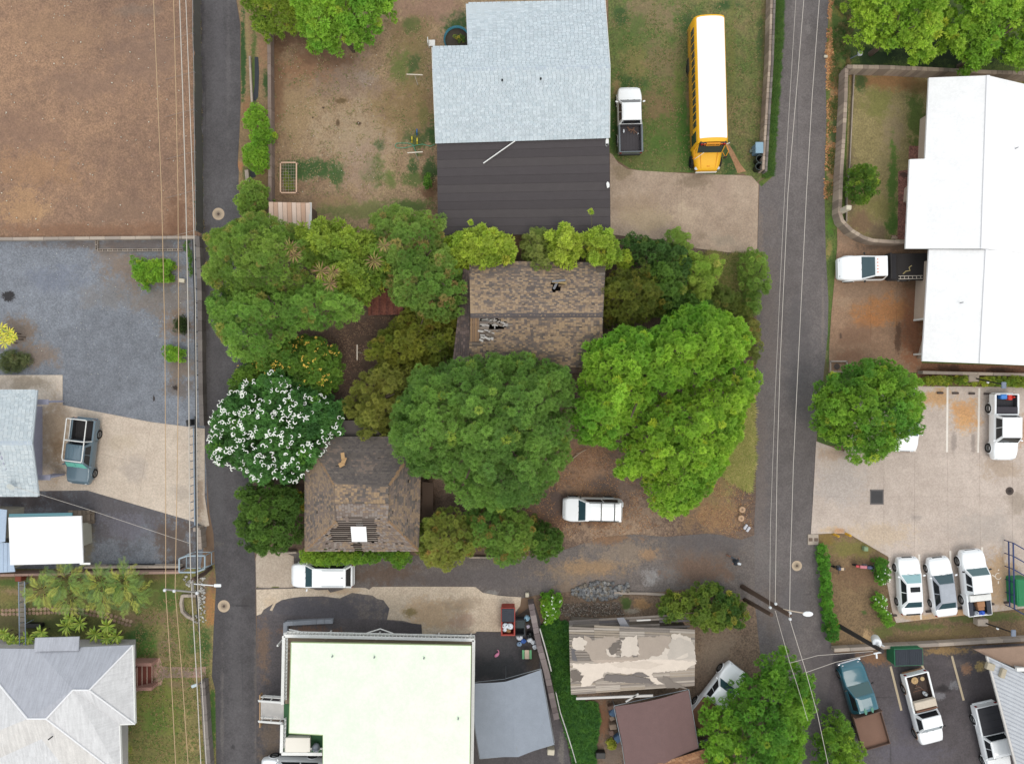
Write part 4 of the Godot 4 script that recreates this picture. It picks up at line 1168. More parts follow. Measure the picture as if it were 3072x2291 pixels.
func corner_house():
	rng.seed = 81
	var t:=thing("house","hip-roofed white house with streaked metal roof and red front steps","house")
	var ev:=3.3
	var rd:=5.2
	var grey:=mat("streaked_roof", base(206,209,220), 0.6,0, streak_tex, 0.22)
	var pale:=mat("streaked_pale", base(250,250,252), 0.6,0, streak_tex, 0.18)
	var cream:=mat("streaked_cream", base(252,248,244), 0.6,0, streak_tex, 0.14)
	var A:=P(30,1095,675, ev)
	var B:=P(30,1112,1325, ev)
	var R1:=P(30,735,1045, rd)
	var R2:=P(30,600,1045, rd)
	var V1:=P(30,985,1330, ev)
	var S1:=P(30,380,1282, rd + 0.15)
	var S2:=P(30,225,1282, rd + 0.15)
	var S3:=P(30,900,1680, ev + 0.2)
	var L0:=P(30,-500,735, ev)
	var L1:=P(30,-300,700, ev)
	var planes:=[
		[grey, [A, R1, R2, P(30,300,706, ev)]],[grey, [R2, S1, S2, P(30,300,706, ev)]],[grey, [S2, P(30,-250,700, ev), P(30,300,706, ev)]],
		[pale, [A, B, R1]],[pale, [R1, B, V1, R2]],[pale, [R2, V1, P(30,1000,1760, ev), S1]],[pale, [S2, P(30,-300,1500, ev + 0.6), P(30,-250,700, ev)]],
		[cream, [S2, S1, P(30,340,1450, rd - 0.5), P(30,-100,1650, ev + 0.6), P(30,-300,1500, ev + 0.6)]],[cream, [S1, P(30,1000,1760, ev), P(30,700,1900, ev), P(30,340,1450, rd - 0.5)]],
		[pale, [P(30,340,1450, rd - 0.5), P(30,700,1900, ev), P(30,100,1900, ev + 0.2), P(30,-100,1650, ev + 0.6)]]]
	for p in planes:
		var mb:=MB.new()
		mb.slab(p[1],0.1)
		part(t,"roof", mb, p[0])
	var caps:=MB.new()
	for e in [[A, R1],[R1, R2],[R2, S1],[S1, S2],[R1, B],[S1, P(30,1000,1760, ev)],[S2, P(30,-250,700, ev)]]: caps.tube([e[0] + v0(0.02,0), e[1] + v0(0.02,0)],0.07,0.07,6)
	part(t,"ridge_cap", caps, mat("white_cap", Color(0.84,0.84,0.85), 0.5))
	var dorm:=MB.new()
	dorm.slab([P(30,285,615, ev), P(30,650,605, ev), P(30,645,720, ev + 0.28), P(30,278,728, ev + 0.28)],0.1)
	part(t,"porch_roof", dorm, grey)
	var ed:=MB.new()
	for e in [[A, B],[V1, P(30,1000,1760, ev)],[V1, B]]:
		var d: Vector3 = e[1] - e[0]
		ed.box((e[0] + e[1]) * 0.5 - v0(0.07,0), Vector3(0.09,0.2, d.length()), Basis.looking_at(d, Vector3.UP))
	part(t,"fascia", ed, white_paint())
	wall_part(t, PackedVector2Array([Vector2(A.x - 1.6, A.z + 0.8), Vector2(B.x - 1.6, B.z - 1.0), Vector2(V1.x - 1.2, V1.z - 1.0), Vector2(V1.x - 1.2,34), Vector2(-60,34), Vector2(-60, A.z + 0.8)]), 0,3.1, gm("pale_wall", 196,192,190))
	var vp:=MB.new()
	vp.lathe([[0.05,-0.2],[0.05,0.25]],8, t0(P(30,415,1440, rd)))
	part(t,"vent_pipe", vp, mat("dark_metal", Color(0.12,0.12,0.13), 0.5))
	var st:=thing("front_steps","red front steps with white nosings beside the streaked white roof","steps")
	for k in 5:
		var mb:=MB.new()
		var x:=1125.0 + k * 30
		var p:=P(30, x, 920,0)
		var hh:=1.0 - k * 0.2
		mb.box(Vector3(p.x, hh * 0.5, p.z), Vector3(0.38, hh, 1.9))
		var s:=part(st,"step", mb, gm("red_step", 132,72,60))
		var nb:=MB.new()
		nb.box(Vector3(p.x + 0.19, hh + 0.008, p.z), Vector3(0.06,0.02,1.9))
		part(s,"nosing", nb, gm("nosing", 212,186,168))
	for y in [815,1015]:
		var mb:=MB.new()
		mb.box(P(30,1178, y, 0.5), Vector3(1.9,1.0,0.25))
		part(st,"side_wall", mb, gm("step_wall", 176,134,122))

func left_house():
	rng.seed = 91
	var t:=thing("house","grey-roofed house with lavender gable siding beside the concrete drive","house")
	var ev:=3.0
	var rd:=4.7
	var nr:=P(20,305,82, ev)
	var rr:=P(20,262,520, rd)
	var sr:=P(20,318,958, ev)
	var w:=Vector3(-9,0,0)
	var pal:=[lc(208,219,225), lc(213,223,228), lc(203,214,220), lc(218,227,231)]
	var rm:=MB.new()
	rm.slab([rr, nr, nr + w, rr + w],0.12); rm.slab([rr, rr + w, sr + w, sr],0.12)
	var ro:=part(t,"roof", rm, gm("roof_deck", 200,210,216))
	shingle(ro, rr + w, rr, nr, nr + w, 0.145,0.3, pal,"lav_shingle", no_skip, func(_u, _v): return rng.randi() % 4,150)
	shingle(ro, rr + w, rr, sr, sr + w, 0.145,0.3, pal,"lav_shingle", no_skip, func(_u, _v): return rng.randi() % 4,150)
	cap_line(ro, rr + w, rr, mat("pale_cap", base(198,210,222)), 0.3,0.3)
	var wx:=P(20,350,500,0).x
	wall_part(t, PackedVector2Array([Vector2(wx, P(20,0,215,0).z), Vector2(wx, P(20,0,785,0).z), Vector2(wx - 8, P(20,0,785,0).z), Vector2(wx - 8, P(20,0,215,0).z)]), 0,2.7, gm("lavender_wall", 176,176,196))
	for k in 9:      # gable boards
		var y0:=2.75 + k * 0.2
		var f:=1.0 - (y0 - 2.8) / 1.9
		var mb:=MB.new()
		mb.box(Vector3(wx - 0.02 - k * 0.012, y0 + 0.1, lerpf(nr.z, sr.z, 0.5)), Vector3(0.05,0.185, maxf(0.3, absf(sr.z - nr.z) * 0.95 * f)))
		part(t,"siding_board", mb, gm("lavender_siding", 186,186,206))
	for q in [[300,395,180,35],[312,408,810,30]]:
		var mb:=MB.new()
		var a:=P(20, q[0], q[2],2.0)
		var b:=P(20, q[1], q[2] - (0 if q[2] < 400 else 12), 2.0)
		mb.box((a + b) * 0.5 - v0(0.9,0), Vector3(a.distance_to(b), 1.8,0.14))
		mb.box((a + b) * 0.5 + v0(0.03,0), Vector3(a.distance_to(b) + 0.1,0.06,0.4))
		part(t,"wing_wall", mb, gm("lavender_wall", 176,176,196))
	var dish:=MB.new()
	dish.lathe([[0.0,0.0],[0.2,0.03],[0.3,0.1]],12, Transform3D(Basis(Vector3.RIGHT, 0.6), P(20,90,875,3.8)))
	dish.tube([P(20,90,880,3.2), P(20,90,875,3.8)],0.03,0.03,6)
	one("satellite_dish", dish, gm("dish_grey", 206,210,206),"small satellite dish on the grey roof above the drive","dish")

func small_roofs():
	rng.seed = 101
	# white flat-roofed shed
	var t:=thing("shed","shed with bright white flat roof and teal gutter beside the palms","shed")
	var h:=2.7
	var q:=[P(20,65,1135, h), P(20,668,1122, h), P(20,683,1512, h + 0.1), P(20,80,1528, h + 0.1)]
	var mb:=MB.new()
	mb.slab(q, 0.12)
	part(t,"roof", mb, mat("white_roof", Color(0.93,0.93,0.935), 0.45))
	var gt:=MB.new()
	var g0:=P(20,75,1118, h - 0.1)
	var g1:=P(20,595,1108, h - 0.1)
	gt.box((g0 + g1) * 0.5, Vector3(g0.distance_to(g1), 0.12,0.25), Basis(Vector3.UP, -atan2(g1.z - g0.z, g1.x - g0.x)))
	part(t,"gutter", gt, mat("teal_gutter", base(84,132,142), 0.5))
	wall_part(t, inset(PackedVector2Array([Vector2(q[0].x, q[0].z), Vector2(q[1].x, q[1].z), Vector2(q[2].x, q[2].z), Vector2(q[3].x, q[3].z)]), 0.95), 0, h - 0.15, gm("shed_wall", 190,186,170))
	var fl:=MB.new()
	fl.box(P(20,700,1516, h), Vector3(0.8,0.04,0.15))
	part(t,"downpipe", fl, white_paint())
	for s in [[[0,1065,52,1072,38,1335,0,1340,-200,1340,-200,1060],"low blue-grey metal roof beside the white shed, beside its upper corner", 2.2],[[-200,1340,0,1340,74,1345,120,1583,0,1590,-200,1590],"low blue-grey metal roof beside the white shed, next to the palms", 2.0]]:
		var pts: PackedVector2Array = pl(20, s[0], s[2])
		var l:=thing("lean_to", s[1],"lean-to","low metal roofs at the edge")
		var rm:=MB.new()
		rm.prism(pts, s[2] - 0.06, s[2])
		part(l,"roof", rm, gm("blue_metal_roof", 184,202,224))
		var bb:=bounds([pts])
		for k in 8:
			var rb:=MB.new()
			var x:=lerpf(bb.position.x + 0.2, bb.end.x - 0.65, k / 7.0)
			rb.box(Vector3(x, s[2] + 0.015, bb.get_center().y), Vector3(0.035,0.03, bb.size.y * 0.9))
			part(l,"rib", rb, gm("blue_metal_roof", 184,202,224))
		wall_part(l, inset(pts, 0.2), 0, s[2] - 0.08, gm("shed_wall", 190,186,170))
	# weathered step platform
	var ws:=thing("wooden_steps","weathered grey plank steps at the corner of the white shed","steps")
	for k in 6:
		var pm:=MB.new()
		var x:=580.0 + k * 36
		pm.box(P(20, x, 1130,0.75 - k * 0.1), Vector3(0.33,0.05,1.05))
		part(ws,"plank", pm, [gm("grey_plank", 148,132,116), gm("grey_plank2", 128,114,100)][k % 2])
	for y in [1095,1165]:
		var pm:=MB.new()
		pm.box(P(20,670, y, 0.25), Vector3(2.0,0.5,0.06))
		part(ws,"side_board", pm, gm("grey_plank2", 128,114,100))
	# rusty sheds among the trees
	var s1:=thing("shed","small shed with pale rust-streaked tin roof at the end of the ditch wall","shed")
	var r:=[P(11,290,70,2.3), P(11,632,78,2.3), P(11,640,330,2.1), P(11,300,320,2.1)]
	for k in 9:
		var rm:=MB.new()
		var u0:=k / 9.0
		var u1:=(k + 0.95) / 9.0
		rm.slab([r[0].lerp(r[1], u0), r[0].lerp(r[1], u1) + v0(0.02,0), r[3].lerp(r[2], u1) + v0(0.02,0), r[3].lerp(r[2], u0)],0.02)
		part(s1,"tin_sheet", rm, [gm("rust_pale_a", 222,192,172), gm("rust_pale_b", 206,170,146), gm("rust_pale_c", 230,206,190)][k % 3])
	var lp:=MB.new()
	lp.box((r[1] + r[2]) * 0.5 + v0(0.03,0), Vector3(0.22,0.03,2.4))
	part(s1,"edge_flashing", lp, gm("worn_white", 214,210,206))
	wall_part(s1, inset(PackedVector2Array([Vector2(r[0].x, r[0].z), Vector2(r[1].x, r[1].z), Vector2(r[2].x, r[2].z), Vector2(r[3].x, r[3].z)]), 0.12), 0,2.0, gm("shed_brown", 112,92,78))
	var s2:=thing("shed","small shed with dark red-brown corrugated roof among the trees","shed")
	var z:=[P(11,1115,780,2.4), P(11,1420,790,2.4), P(11,1400,1000,2.1), P(11,1112,1008,2.1)]
	for k in 14:
		var rm:=MB.new()
		var u0:=k / 14.0
		var u1:=(k + 0.6) / 14.0
		var u2:=(k + 1.0) / 14.0
		rm.slab([z[0].lerp(z[1], u0), z[0].lerp(z[1], u1) + v0(0.03,0), z[3].lerp(z[2], u1) + v0(0.03,0), z[3].lerp(z[2], u0)],0.01)
		rm.slab([z[0].lerp(z[1], u1) + v0(0.03,0), z[0].lerp(z[1], u2), z[3].lerp(z[2], u2), z[3].lerp(z[2], u1) + v0(0.03,0)],0.01)
		part(s2,"corrugation", rm, mat("rust_red" + str(k % 3), base([140,122,130][k % 3],[88,76,80][k % 3],[72,66,66][k % 3]), 0.8,0, rust_tex, 0.4))
	wall_part(s2, inset(PackedVector2Array([Vector2(z[0].x, z[0].z), Vector2(z[1].x, z[1].z), Vector2(z[2].x, z[2].z), Vector2(z[3].x, z[3].z)]), 0.1), 0,2.0, gm("shed_brown", 112,92,78))
	# shade canopies
	canopy("canopy","grey shade-cloth canopy on a pipe frame beside the mint-roofed house", 32,[58,992,322,964,612,882,722,1495,425,1582,110,1612,60,1300], gm("grey_cloth", 150,158,170), 2.6,[320,965,425,1582])
	canopy("canopy","brown shade-cloth canopy on a pipe frame behind the barn", 32,[1225,1185,1835,1050,1915,1525,1600,1650,1330,1780,1290,1500], gm("brown_cloth", 118,92,90), 2.6,[1530,1118,1640,1640])
	# shingled roof at the bottom edge
	var br:=thing("house","brown shingle roof at the bottom edge below the brown canopy","house")
	var e0:=P(32,1560,1665,2.8)
	var e1:=P(32,1990,1530,2.8)
	var e2:=P(32,2200,1760,3.6)
	var e3:=P(32,1700,1900,3.6)
	var dm:=MB.new()
	dm.slab([e0, e1, e2, e3],0.1)
	var dro:=part(br,"roof", dm, gm("brown_deck", 110,86,70))
	shingle(dro, e3, e2, e1, e0,0.14,0.3,[lc(176,128,92), lc(158,112,82), lc(192,146,110)],"brown_shingle", no_skip, func(_u, _v): return rng.randi() % 3,120)
	wall_part(br, inset(PackedVector2Array([Vector2(e0.x, e0.z), Vector2(e1.x, e1.z), Vector2(e2.x, e2.z), Vector2(e3.x, e3.z)]), 0.3), 0,2.6, gm("shed_brown", 112,92,78))
	var ib:=MB.new()
	var i0:=P(32,1960,1465,1.6)
	ib.prism(pl(32,[1900,1490,1990,1450,2010,1530,1930,1560],1.6), 1.5,1.6)
	one("plank_cover", ib, gm("slate_cover", 120,116,128),"slate-grey cover between the brown canopy and the tree","cover")
	# metal building at the right edge
	var mbld:=thing("metal_building","building with ribbed pale metal roof and tan lower roof beside the asphalt lot","building")
	var f:=[P(33,1900,765,3.4), P(33,2203,905,3.4), P(33,2500,1040,3.4), P(33,2500,1900,3.4), P(33,2160,1750,3.4)]
	var rm2:=MB.new()
	rm2.slab(f, 0.15)
	part(mbld,"roof", rm2, gm("pale_metal_roof", 200,204,210))
	for k in 26:
		var rb:=MB.new()
		var a: Vector3 = f[0].lerp(f[4], (k + 0.5) / 26.0)
		var bdir: Vector3 = f[1] - f[0]
		rb.box(a + bdir * 0.9 + v0(0.015,0), Vector3(bdir.length() * 1.8,0.035,0.05), Basis(Vector3.UP, -atan2(bdir.z, bdir.x)))
		part(mbld,"roof_rib", rb, gm("pale_metal_rib", 176,180,190))
	var tn:=MB.new()
	tn.slab([P(33,1795,712,3.0), P(33,2500,665,3.2), P(33,2500,1000,3.3), P(33,1905,768,3.2)],0.15)
	part(mbld,"lower_roof", tn, gm("tan_roof", 156,130,112))
	var gu:=MB.new()
	var u0: Vector3 = f[0] + Vector3(-0.05,0.05,0)
	gu.box((u0 + f[4]) * 0.5, Vector3(0.14,0.14, u0.distance_to(f[4])), Basis.looking_at(f[4] - u0, Vector3.UP))
	part(mbld,"gutter", gu, gm("worn_white", 214,210,206))
	wall_part(mbld, PackedVector2Array([Vector2(f[0].x + 2.2, f[0].z + 0.8), Vector2(f[2].x, f[1].z), Vector2(f[3].x, f[3].z), Vector2(f[4].x + 2.0, f[4].z)]), 0,3.2, gm("metal_wall", 170,168,166))
	for v in [[1925,850,"lamp_box", 0.6,0.5],[2030,905,"roof_hatch", 0.35,0.7]]:
		var bm:=MB.new()
		bm.cbox(P(33, v[0], v[1],3.55), Vector3(v[3],0.3, v[4]), 0.03, Basis(Vector3.UP, -0.3))
		part(mbld, v[2], bm, gm("tan_box", 190,178,156))
	var wl:=MB.new()
	wl.box(P(33,2190,873,3.5), Vector3(0.9,0.2,0.25))
	part(mbld,"sign_box", wl, white_paint())

func canopy(called: String, label: String, tl: int, pts: Array, m: Material, h: float, ridge: Array):
	var t:=thing(called, label,"canopy")
	var p:=pl(tl, pts, h)
	var a:=P(tl, ridge[0], ridge[1], h)
	var b:=P(tl, ridge[2], ridge[3], h)
	var d:=Vector2(b.x - a.x, b.z - a.z).normalized()
	var s:=Vector2(-d.y, d.x)
	var mb:=MB.new()
	# cloth as a fine net that sags between ridge pipe and edges
	var bb:=bounds([p])
	var st:=0.35
	var nx:=int(bb.size.x / st) + 1
	var nz:=int(bb.size.y / st) + 1
	for i in nx:
		for j in nz:
			var cell:=PackedVector2Array([bb.position + Vector2(i, j) * st, bb.position + Vector2(i + 1, j) * st, bb.position + Vector2(i + 1, j + 1) * st, bb.position + Vector2(i, j + 1) * st])
			for q in Geometry2D.intersect_polygons(p, cell):
				var ix:=Geometry2D.triangulate_polygon(q)
				for k in range(0, ix.size(), 3):
					var v:=[]
					for z in 3:
						var w: Vector2 = q[ix[k + z]]
						var off:=absf((w - Vector2(a.x, a.z)).dot(s))
						var al:=(w - Vector2(a.x, a.z)).dot(d)
						v.append(Vector3(w.x, h + 0.25 - off * 0.09 + 0.03 * sin(al * 2.1) + 0.05 * sin(off * 1.7 + al * 0.4), w.y))
					mb.trio(v[0], v[1], v[2], Vector3.UP)
					mb.trio(v[0] - v0(0.008,0), v[1] - v0(0.008,0), v[2] - v0(0.008,0), Vector3.DOWN)
	part(t,"cloth", mb, m)
	var pipe:=mat("pipe_metal", Color(0.5,0.52,0.54), 0.4,0.5)
	var f:=MB.new()
	for i in p.size():
		var u:=p[i]
		var w:=p[(i + 1) % p.size()]
		var o:=(u - bb.get_center()).normalized() * 0.07
		f.tube([Vector3(u.x + o.x, h - 0.1, u.y + o.y), Vector3(w.x + o.x, h - 0.1, w.y + o.y)],0.03,0.03,6)
	f.tube([a + v0(0.22,0), b + v0(0.22,0)],0.03,0.03,6)
	part(t,"frame", f, pipe)
	for i in p.size():
		var l:=MB.new()
		l.tube([Vector3(p[i].x, 0, p[i].y), Vector3(p[i].x, h - 0.1, p[i].y)],0.03,0.03,6)
		part(t,"post", l, pipe)

# a run of wall in blocks along points [x, y, x, y ...]; every block is a part
func wall_run(called: String, label: String, cat: String, tl: int, a: Array, h: float, w: float, m: Array, blk:=0.8, y0:=0.0):
	var t:=thing(called, label, cat)
	for i in range(0, a.size() - 2,2):
		var p:=P(tl, a[i], a[i + 1], h)
		var q:=P(tl, a[i + 2], a[i + 3], h)
		var d:=q - p
		var n:=maxi(1, int(round(d.length() / blk)))
		for k in n:
			var mb:=MB.new()
			mb.cbox(p.lerp(q, (k + 0.5) / n) - v0((h - y0) * 0.5 - rng.randf() * 0.012,0), Vector3(w + rng.randf_range(-0.01,0.01), h - y0, d.length() / n - 0.012 + (w * 0.5 if k == n - 1 and i + 4 < a.size() else 0.0)), 0.018, Basis.looking_at(d, Vector3.UP))
			part(t,"block" if blk < 3.0 else "panel", mb, m[rng.randi() % m.size()])
	return t

func build_walls():
	rng.seed = 601
	var con:=[gm("con_a", 176,162,150), gm("con_b", 164,152,142), gm("con_c", 186,172,158)]
	var cmu:=[gm("cmu_a", 176,158,142), gm("cmu_b", 164,146,132), gm("cmu_c", 186,168,150), gm("cmu_d", 152,136,122)]
	var grey:=[gm("gw_a", 128,120,116), gm("gw_b", 116,108,104), gm("gw_c", 138,130,124)]
	# concrete drive on the left with the slate pickup
	paved("driveway", join([pl(10,[-400,1500,515,1500]), pl(20,[515,205,1240,345,1580,388,1690,400,1690,960,1728,1200,1700,1212,1590,1165,720,910,300,915,-400,915])]), [[P(20,1252,345), P(20,1143,1000)],[P(20,790,600), P(20,1600,790)],[P(20,455,900), P(20,455,160)]],0.04, base(196,180,164), base(220,206,190), 0.14,
		[[20,1100,740,120,120, base(176,164,154), 0.6],[20,460,450,130,330, base(176,150,122), 0.6],[20,470,560,60,130, base(150,124,96), 0.6,1.4,1.7],[20,1500,920,90,90, base(166,156,146), 0.5],[20,1000,500,130,60, base(190,174,154), 0.6],[10,200,1560,220,60, base(160,144,124), 0.6],[20,540,260,60,60, base(160,146,130), 0.5],[20,1640,1000,40,200, base(158,136,116), 0.7]])
	wall_run("boundary_wall","low concrete wall between the dirt field and the gravel yard","wall", 99,[-240,718,590,711],0.45,0.24, con, 1.2)
	wall_run("boundary_wall","grey block wall with pipe rail along the narrow road beside the gravel yard","wall", 10,[1625,350,1645,800,1650,1300,1655,1660,1664,1920],0.7,0.36, grey, 0.8)
	wall_run("boundary_wall","stub of tan wall between the sliding gate and the pipe cage","wall", 20,[1600,1235,1640,1235,1650,1400],0.9,0.3, con, 0.6)
	wall_run("boundary_wall","long pinkish wall between the white shed and the palms","wall", 20,[-300,1618,0,1612,700,1600,1480,1590],1.1,0.2,[gm("pinkish_a", 176,146,132), gm("pinkish_b", 164,136,124)],1.2)
	wall_run("boundary_wall","narrow cream wall beside the lying black pipe","wall", 20,[690,1550,1480,1545],0.7,0.18, con, 1.2)
	wall_run("boundary_wall","concrete wall along the ditch and the dry yard","wall", 1,[292,255,296,800,300,1650,300,1800],0.8,0.28,[gm("dw_a", 150,132,122), gm("dw_b", 140,122,112)],0.9)
	wall_run("ditch_kerb","thin pale concrete kerb along the ditch","kerb", 1,[132,460,140,660,150,840],0.2,0.16, con, 1.0)
	wall_run("ditch_kerb","short pale concrete kerb beside the water at the ditch end","kerb", 1,[105,1400,115,1500],0.2,0.3, con, 1.0)
	wall_run("boundary_wall","two-tone block wall beside the school bus lawn","wall", 3,[122,-60,105,500,80,900,60,1250,52,1400],1.0,0.2, cmu, 0.41)
	wall_run("boundary_wall","grey block facing wall behind the two-tone wall by the road","wall", 3,[146,-60,128,500,103,900,84,1250,74,1415],0.7,0.2, grey, 0.41)
	wall_run("garden_wall","weathered block wall across the top of the walled garden","wall", 3,[745,548,1100,553,1500,572,1900,592,2450,608],1.2,0.3, cmu, 0.41)
	wall_run("garden_wall","weathered block wall curving round the walled garden to the drive","wall", 3,[742,560,735,800,720,1100,700,1400,690,1640,685,1750,705,1820,780,1900,880,1960,960,1985,1100,1995,1220,1995],1.1,0.28, cmu, 0.41)
	wall_run("garden_kerb","thin cream kerb inside the walled garden along its top","kerb", 3,[940,578,1560,590,2203,615],0.25,0.12, con, 1.2)
	wall_run("garden_kerb","thin cream kerb inside the walled garden along its road side","kerb", 3,[805,575,790,900,770,1330,745,1600,742,1830],0.25,0.1, con, 1.2)
	wall_run("boundary_wall","concrete wall behind the white house above the low hedge","wall", 13,[1370,1478,1700,1486,2203,1497,2450,1502],0.7,0.25, con, 1.2)
	wall_run("retaining_wall","cream retaining wall above the asphalt lot","wall", 33,[638,718,1030,695,1500,672,1900,648,2450,618],0.6,0.28, con, 1.2)
	wall_run("boundary_wall","lichen-stained concrete wall beside the ivy","wall", 32,[532,335,560,480,600,680,660,900,720,1180,745,1290],1.3,0.45,[gm("lich_a", 134,122,122), gm("lich_b", 150,138,136), gm("lich_c", 116,104,104)],0.5)
	wall_run("plank_fence","broken white plank fence along the ivy","fence", 32,[606,545,655,715,700,892],1.5,0.09,[gm("worn_white", 214,210,206)],3.2,1.2)
	wall_run("plank_fence","lower white plank fence along the ivy near the bottom edge","fence", 32,[738,1070,775,1235,820,1370,870,1530,905,1650],1.5,0.06,[gm("worn_white", 214,210,206)],3.2,1.2)
	wall_run("stone_wall","rough stone wall beside the road below the street lamp","wall", 30,[1668,975,1685,1200,1695,1400,1712,1600,1720,1750],0.7,0.42, grey, 0.5)
	wall_run("ring_bed","curved pale kerb round the pole's planting bed","kerb", 30,[1640,268,1500,270,1490,330,1500,400,1540,440,1600,468],0.3,0.22, con, 0.4)
	wall_run("planter_wall","grey rounded planter wall under the balcony corner","wall", 31,[425,585,428,500,620,488,820,480],0.4,0.34,[gm("pl_a", 150,154,162), gm("pl_b", 142,146,154)],0.6)
	wall_run("house_footing","cream kerb under the ruined fence beside the lane","kerb", 21,[370,1432,520,1425],0.5,0.14, con, 1.0)
	wall_run("house_footing","pale kerb half hidden by trees along the lane","kerb", 22,[20,1466,200,1466,480,1462],0.3,0.12, con, 1.0)
	wall_run("garden_edging","row of pale timbers beside the rubble heap","edging", 32,[1220,245,1480,250,1640,262],0.2,0.2, con, 1.3)
	# hollow blocks laid out in an L
	var hb:=thing("block_border","L-shaped border of hollow concrete blocks in the gravel yard","border")
	var bm:=MB.new()
	for z in [-0.085,0.085]: bm.box(v0(0.1, z), Vector3(0.39,0.2,0.03))
	for x in [-0.18,0.0,0.18]: bm.box(Vector3(x, 0.1,0), Vector3(0.035,0.2,0.14))
	var bmesh:=bm.mesh()
	for run in [[805,385,805,470],[815,472,1515,468]]:
		var p:=P(10, run[0], run[1])
		var q:=P(10, run[2], run[3])
		var n:=int(p.distance_to(q) / 0.4)
		for k in n:
			var o:=inst(bmesh, con[k % 3])
			o.name = "block"; o.position = p.lerp(q, (k + 0.5) / n) + v0(0.008,0); o.rotation.y = -atan2(q.z - p.z, q.x - p.x)
			hb.add_child(o, true)
	# pavers of the stone path
	var sp:=thing("stone_path","curving path of tan stone pavers below the palms","path")
	var pts:=[[-60,405],[130,400],[260,392],[480,388],[700,395],[860,425],[970,460],[1090,500]]
	for i in 7:
		var p:=P(30, pts[i][0], pts[i][1])
		var q:=P(30, pts[i + 1][0], pts[i + 1][1])
		var n:=int(p.distance_to(q) / 0.3)
		var s:=(q - p).normalized().cross(Vector3.UP)
		for k in n:
			for r in [-0.16,0.16]:
				var c: Vector3 = p.lerp(q, (k + 0.5) / n) + s * (r + rng.randf_range(-0.02,0.02))
				var mb:=MB.new()
				mb.prism(ragged(Vector2(c.x, c.z), 0.155,0.15,6), 0.0,0.05 + rng.randf() * 0.02, false)
				part(sp,"paver", mb, [gm("pav_a", 172,142,118), gm("pav_b", 156,130,110), gm("pav_c", 182,154,130)][rng.randi() % 3])
	ground_piece("footpath", [pl(30,[1250,790,1320,780,1340,850,1600,860,1700,850,1700,940,1350,945,1330,1010,1245,1015])],4, base(164,130,118), base(180,148,132), 0.2,[[30,1500,900,200,60, base(128,112,100), 0.8,1.6]])
	ground_piece("water", [pl(1,[175,470,205,470,212,600,205,800,180,835,158,820,175,700]), pl(1,[135,1395,180,1380,185,1460,140,1475])],6, base(52,56,62), base(62,66,74), 0.05,[])
	# field fence with dark mesh
	var ff:=thing("mesh_fence","leaning fence with dark mesh along the narrow road beside the dirt field","fence")
	var galv:=mat("galvanised", Color(0.55,0.56,0.57), 0.45,0.6)
	var pp:=[[1590,-60],[1590,270],[1600,590],[1600,900],[1606,1250],[1610,1570],[1612,1900]]
	for i in pp.size():
		var p:=P(0, pp[i][0], pp[i][1],1.1)
		var g:=P(0, pp[i][0] + 30, pp[i][1] + 70,0)
		var mb:=MB.new()
		mb.tube([Vector3(p.x, 0, p.z), p],0.04,0.04,6)
		var po:=part(ff,"post", mb, galv)
		var br:=MB.new()
		br.tube([p, P(0, pp[i][0] - 235, pp[i][1] + 65,0.02)],0.025,0.025,5)
		br.tube([p - v0(0.05,0), g],0.03,0.03,5)
		part(po,"brace", br, mat("rod_tan", base(150,130,116), 0.6))
		if i + 1 < pp.size():
			var q:=P(0, pp[i + 1][0], pp[i + 1][1],1.1)
			var ms:=MB.new()
			for k in 12:
				var u0:=k / 12.0
				var u1:=(k + 1) / 12.0
				var s0:=0.09 * (N2[((k * 37 + i * 91) & 511) * 512 + 40] / 128.0 - 1.0)
				var s1:=0.09 * (N2[(((k + 1) * 37 + i * 91) & 511) * 512 + 40] / 128.0 - 1.0) if k < 11 else 0.09 * (N2[((i * 91 + 91) & 511) * 512 + 40] / 128.0 - 1.0)
				var a:=p.lerp(q, u0)
				var b:=p.lerp(q, u1)
				var c:=Vector3(b.x + 0.16 + s1,0.05, b.z)
				var d:=Vector3(a.x + 0.16 + s0,0.05, a.z)
				ms.quado(a + Vector3(s0 * 0.5,-0.1 - absf(s0), 0), b + Vector3(s1 * 0.5,-0.1 - absf(s1), 0), c, d, Vector3.RIGHT)
			part(ff,"mesh_panel", ms, gm("dark_mesh", 92,90,84))
			var rl:=MB.new()
			rl.tube([p, q],0.025,0.025,5)
			part(ff,"rail", rl, galv)
	# sliding gate, pipe rail
	var gt:=thing("sliding_gate","blue-grey sliding gate across the concrete drive","gate")
	for k in 3:
		var mb:=MB.new()
		var p:=P(20,1597,395,0.5 + k * 0.5)
		var q:=P(20,1608,1200,0.5 + k * 0.5)
		mb.cbox((p + q) * 0.5, Vector3(0.09 if k == 2 else 0.05,0.09, p.distance_to(q)), 0.015, Basis.looking_at(q - p, Vector3.UP))
		part(gt,"rail", mb, gm("gate_blue", 150,164,180))
	for k in 13:
		var mb:=MB.new()
		mb.box(P(20,1597,395,0.8).lerp(P(20,1608,1200,0.8), k / 12.0), Vector3(0.04,1.4,0.05))
		part(gt,"picket", mb, gm("gate_blue", 150,164,180))
	var pr:=thing("pipe_rail","black pipe rail running beside the road wall and gate","rail")
	var rm:=MB.new()
	rm.tube([P(10,1590,380,1.1), P(10,1604,900,1.1), P(10,1612,1500,1.1), P(20,1612,0,1.1), P(20,1620,500,1.1), P(20,1622,1190,1.1)],0.05,0.05,6)
	part(pr,"rail", rm, black_trim())
	for k in 11:
		var mb:=MB.new()
		var p:=P(10,1592 + k * 2,420 + k * 120,1.1)
		mb.tube([Vector3(p.x, 0, p.z), p],0.035,0.035,5)
		part(pr,"post", mb, black_trim())
